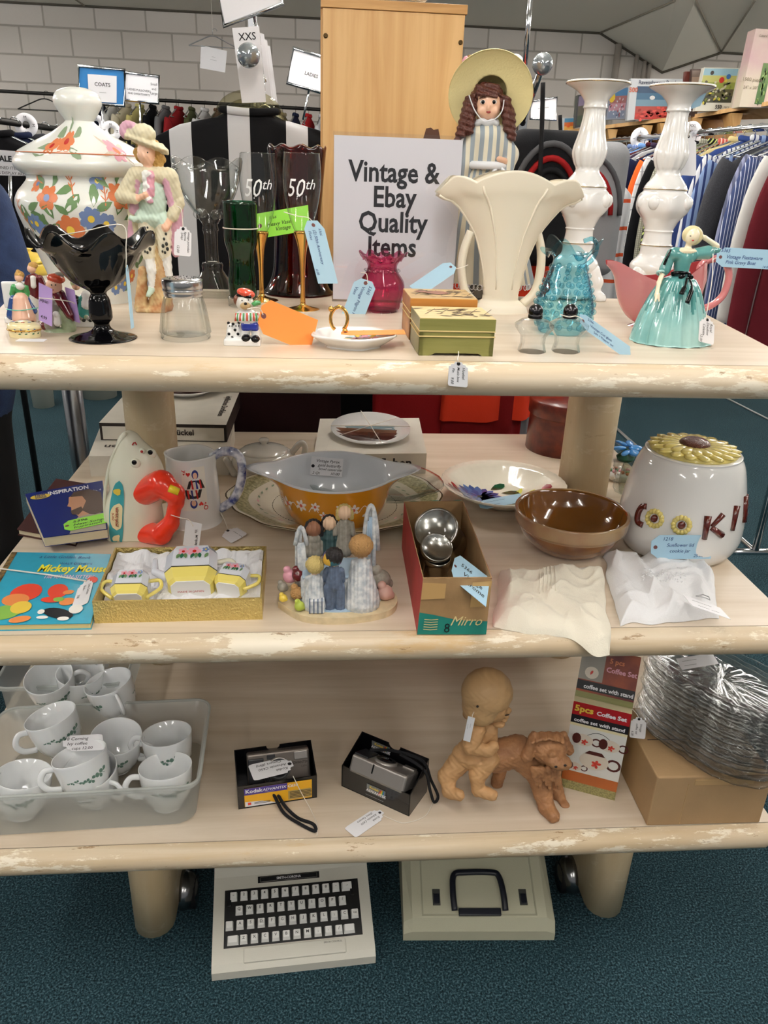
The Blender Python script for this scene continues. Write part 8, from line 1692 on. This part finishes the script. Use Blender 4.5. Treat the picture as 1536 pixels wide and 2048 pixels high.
def puzzle(label, cpx, base, thick=.05, art=None, side=None, group='jigsaw puzzle boxes on the wooden shelf'):
    P = [sp_(*p) for p in cpx]; Yc = sum(p.y for p in P) / 4; P = [aty(p[0], p[1], Yc) for p in cpx]; c_ = sum(P, Vector()) / 4; o = thing('puzzle_box', label, 'puzzle box', c_, group=group)
    m = MB(); n_ = Vector((.12, 1, 0)).normalized() * thick; vs = [tuple(p) for p in P] + [tuple(p + n_) for p in P]; m.add(vs, [(3, 2, 1, 0), (4, 5, 6, 7), (0, 1, 5, 4), (1, 2, 6, 5), (2, 3, 7, 6), (3, 0, 4, 7)], [base, base, base, base, base, side or base], False)
    U = P[1] - P[0]; V = P[3] - P[0]; F_ = lambda e: (lambda u, v: tuple(P[0] + U * u + V * v + Vector((0, -e, 0))))
    if art: art(m, F_, P[0], U, V)
    wobj(m, 'carton', o)
def art_scene(cols, frm=(.06, .96, .2, .9), blots=(), txt=(), seed=1, rand=None):
    def f(m, F_, P0, U, V):
        u0, u1, v0, v1 = frm; n_ = len(cols)
        for i, c_ in enumerate(cols): a_ = v0 + (v1 - v0) * i / n_; b2 = v0 + (v1 - v0) * (i + 1) / n_; m.flat([(u0, a_), (u1, a_), (u1, b2), (u0, b2)], M('art' + c_, c_, .4), F_(.001))
        random.seed(seed)
        if rand:
            for i in range(rand[0]): x, y = random.uniform(u0 + .04, u1 - .08), random.uniform(rand[1], rand[2]); c_ = random.choice(rand[3]); m.flat(petal(x, y, random.uniform(0, 6), .09, .06), M('art' + c_, c_, .4), F_(.002))
        for (x, y, r, c_) in blots: m.flat([(x + r * cos(t), y + r * sin(t)) for t in [2 * PI * i / 12 for i in range(12)]], M('art' + c_, c_, .4), F_(.003))
        for (u, v, sz, tx, c_, bd) in txt: m.text(tx, sz * V.length, M('ink' + c_, c_, .5), frame(Vector(F_(.004)(u, v)), U, -V), bold=bd)
    return f
PB = M('box_white', '#c9cdd0', .4)
puzzle('white puzzle box with blue sky and red poppies, lettered 500', [(1262, 157), (1372, 158), (1352, 232), (1254, 241)], PB, art=art_scene(['#27435f', '#3d6480', '#6f8ea0', '#a8483f', '#b0352f'], (.13, .97, .18, .97), [(.42, .45, .05, '#d8d8d8')], [(.5, .13, .13, 'Ravensburger Puzzle', '#3a3f55', .01), (.06, .32, .16, '500', '#c05a3a', .02)], 3, (40, .68, .94, ['#c23a34', '#8e2a28', '#d4534a'])))
puzzle('pale puzzle box with a picture of many birds, lettered 550 PIECE', [(1408, 135), (1481, 136), (1474, 222), (1390, 222)], M('box_cream', '#d9d7c8', .4), art=art_scene(['#8fb6c4', '#b8b86a', '#8f9a48', '#5d5b3c', '#3d3f33'], (.02, .95, .02, .80), [(.55, .28, .07, '#b8281f'), (.72, .2, .06, '#3a6aa8'), (.25, .12, .05, '#3a3430')], [(.62, .94, .12, '550', '#1b1b1b', .03), (.85, .93, .06, 'PIECE', '#1b1b1b', 0)], 5, (60, .3, .78, ['#d8c84a', '#2c2c28', '#c9c4a8', '#7b8a3c', '#55503a'])))
puzzle('tall cream and pink puzzle box lettered 1500, at the right edge', [(1512, 57), (1560, 60), (1560, 215), (1478, 214)], M('box_pinkcream', '#d9cdb8', .4, var=.2, vs=3, vcol='#c7a0a6'), .12, art=art_scene(['#5f7a45', '#4a6b3a'], (.62, 1, .42, .95), [], [(.45, .1, .05, 'Lizard Hi', '#6a6450', 0), (.3, .66, .07, '1500 piece', '#8a7f68', 0), (.3, .76, .06, '24" x 30"', '#8a7f68', 0)], 7, (24, .45, .92, ['#86a35c', '#35542c'])))
puzzle('puzzle box with a harbour town scene and yellow corner, left of the poppy box', [(1222, 176), (1258, 174), (1252, 238), (1212, 240)], M('box_mid', '#8d93a0', .4), art=art_scene(['#4d78a0', '#9c6a6a', '#b88a96', '#7f8aa0'], (.05, .97, .03, .95), [(.15, .3, .16, '#d8b83c')], [], 9, (30, .3, .9, ['#c7cbd4', '#a04a4a', '#3f4a60'])))
puzzle('dark puzzle box standing sideways behind the left candlestick', [(1156, 190), (1180, 186), (1190, 250), (1150, 255)], M('box_dark', '#24262c', .4), .10, art=art_scene(['#6d5f78', '#4a4436', '#2f3a28'], (.1, .95, .05, .95), [], [], 2), side=M('box_dark_side', '#5f625e', .5))
puzzle('small puzzle box with an orange fox picture, lowest at the left end of the shelf', [(1124, 236), (1151, 235), (1150, 262), (1122, 262)], M('box_or', '#b8bcc0', .4), .04, art=art_scene(['#4f86a8', '#c8662c', '#d8a24a'], (.2, .98, .05, .95), [(.5, .6, .15, '#d8622c')], [], 2))
puzzle('small dark-framed tin standing between the poppy box and the bird box, left one', [(1370, 143), (1382, 143), (1376, 234), (1362, 236)], M('tin_red', '#6a3228', .4), .03); puzzle('small picture tin standing just left of the bird box', [(1383, 138), (1402, 138), (1394, 232), (1376, 234)], M('tin_dk', '#4a3a34', .4), .03, art=art_scene(['#7a6a60', '#a08a78'], (.1, .9, .03, .3)))
# ---------------------------------------------------------------- floor behind: bins, cable, person, side table
for px, py, r, h_, lb in ((200, 792, .13, .30, 'round white waste bin on the green carpet, farther one'), (88, 812, .075, .26, 'narrow white bin on the carpet beside the denim jacket')):
    p = at(px, py, 0); o = thing('waste_bin', lb, 'bin', (p.x, p.y, 0)); MB().lathe([(0, .001), (r * .85, .001), (r, h_), (r * 1.05, h_ + .005), (r * .97, h_), (r * .82, .01), (0, .01)], M('bin_white', '#cfd0c2', .45), 36).obj('bin', o)
tag(MB().tube([tuple(at(1330, 730, .006)), tuple(at(1425, 782, .006)), tuple(at(1560, 850, .006))], .006, M('cable_grey', '#a9aaa8', .5), 8).obj('floor_cable'), 'pale cable running across the dark carpet at the right', 'cable')
for px, py in ((1250, 805), (1295, 836), (1440, 815), (1481, 838)): pass
p = aty(20, 545, 1.0); 
o = thing('side_table', 'plain white pedestal table behind the left end of the shelf', 'table', (p.x, 1.35, 0)); zt_ = aty(55, 548, 1.35).z
MB().box(-.45, .30, -.2, .25, zt_ - .03, zt_, M('white_laminate', '#cfccc4', .5), .003).obj('table_top', o); MB().lathe([(.03, .02), (.03, zt_ - .03)], STEEL, 16, cap=True).obj('column', o); MB().lathe([(0, 0), (.2, 0), (.2, .015), (.03, .03)], STEEL, 32).obj('foot', o)
p = aty(58, 545, 1.35); o = thing('yellow_casserole', 'lidded mustard-yellow casserole left of the ginger jar', 'casserole dish', (p.x, 1.35, zt_))
MB().lathe([(0, 0), (.055, 0), (.066, .012), (.068, .035), (.0, .035)], YELP, 40).obj('pot', o); MB().lathe([(.07, .036), (.07, .042), (.05, .055), (.018, .060), (.012, .064), (.02, .07), (0, .073)], YELP, 40).obj('lid', o)
# shopper at the far left
g = Fig(-120, 1330, 0); pp = Vector((-1.0, .95, 0))
JN = M('denim_jacket', '#2b3d63', .85, bump=.4, bs=250, var=.3, vs=30); TR = M('black_trousers', '#0b0b0d', .9); SH = M('dark_shoes', '#141312', .5); HR = M('brown_hair', '#3b2618', .6); SKN = M('skin', '#d9a788', .5, sub=.1)
o = thing('person', 'person in a blue denim jacket and black trousers standing at the left edge', 'person', pp, 10)
q = [('c', SH, (-.10, .02, .05), (-.12, -.14, .04), .045, .04), ('c', SH, (.10, .02, .05), (.12, -.14, .04), .045, .04), ('c', TR, (-.10, .0, .09), (-.10, 0, .50), .06, .075), ('c', TR, (.10, .0, .09), (.10, 0, .50), .06, .075), ('c', TR, (-.10, 0, .50), (-.09, 0, .92), .078, .105), ('c', TR, (.10, 0, .50), (.09, 0, .92), .078, .105), ('e', TR, (0, 0, .95), (.19, .12, .12)),
     ('e', JN, (0, 0, .96), (.22, .16, .20)), ('e', JN, (0, 0, 1.22), (.19, .13, .24)), ('c', JN, (-.17, 0, 1.38), (.17, 0, 1.38), .075, .075), ('c', JN, (.21, 0, 1.36), (.26, .02, 1.10), .062, .055), ('c', JN, (.26, .02, 1.10), (.09, -.20, 1.12), .052, .045), ('c', JN, (-.21, 0, 1.36), (-.27, .02, 1.10), .062, .055), ('c', JN, (-.27, .02, 1.10), (-.25, -.10, .90), .052, .045),
     ('c', SKN, (0, 0, 1.42), (0, -.01, 1.50), .05, .05), ('e', SKN, (0, -.02, 1.60), (.072, .088, .11)), ('e', SKN, (0, -.112, 1.59), (.012, .014, .02)), ('e', SKN, (.075, -.01, 1.59), (.01, .018, .028)), ('e', SKN, (-.075, -.01, 1.59), (.01, .018, .028))]
for s_ in (1, -1):
    wx = .25 * s_
    if s_ > 0: q += [('e', SKN, (.03, -.235, 1.13), (.042, .03, .02))] + [('c', SKN, (.0, -.24 - .006 * j, 1.155 - .014 * j), (-.055, -.262, 1.15 - .014 * j), .0085, .007) for j in range(4)] + [('c', SKN, (.03, -.25, 1.15), (.0, -.27, 1.18), .009, .008)]; continue
    q += [('e', SKN, (wx, -.155, .855), (.018, .035, .045))] + [('c', SKN, (wx + s_ * .004, -.14 - .013 * j, .83), (wx - s_ * .008, -.145 - .013 * j, .765 + .006 * abs(j - 1)), .0085, .007) for j in range(4)] + [('c', SKN, (wx - s_ * .012, -.175, .86), (wx - s_ * .03, -.19, .81), .009, .008)]
m = MB(); blob(m, q, .0105, .025); m.obj('body', o)
q = [('e', HR, (0, .012, 1.64), (.083, .092, .095)), ('e', HR, (0, .06, 1.56), (.075, .05, .11))]; m = MB(); blob(m, q, .009, .02); m.obj('hair', o)
m = MB()
for s_ in (-.028, .028): m.ell((s_, -.100, 1.612), (.011, .005, .006), M('eye_white', ''), 10); m.ell((s_, -.104, 1.612), (.005, .003, .005), BLK, 8)
m.ell((0, -.104, 1.553), (.022, .005, .006), M('lips', '#a8605a', .5), 10); m.obj('face_details', o)
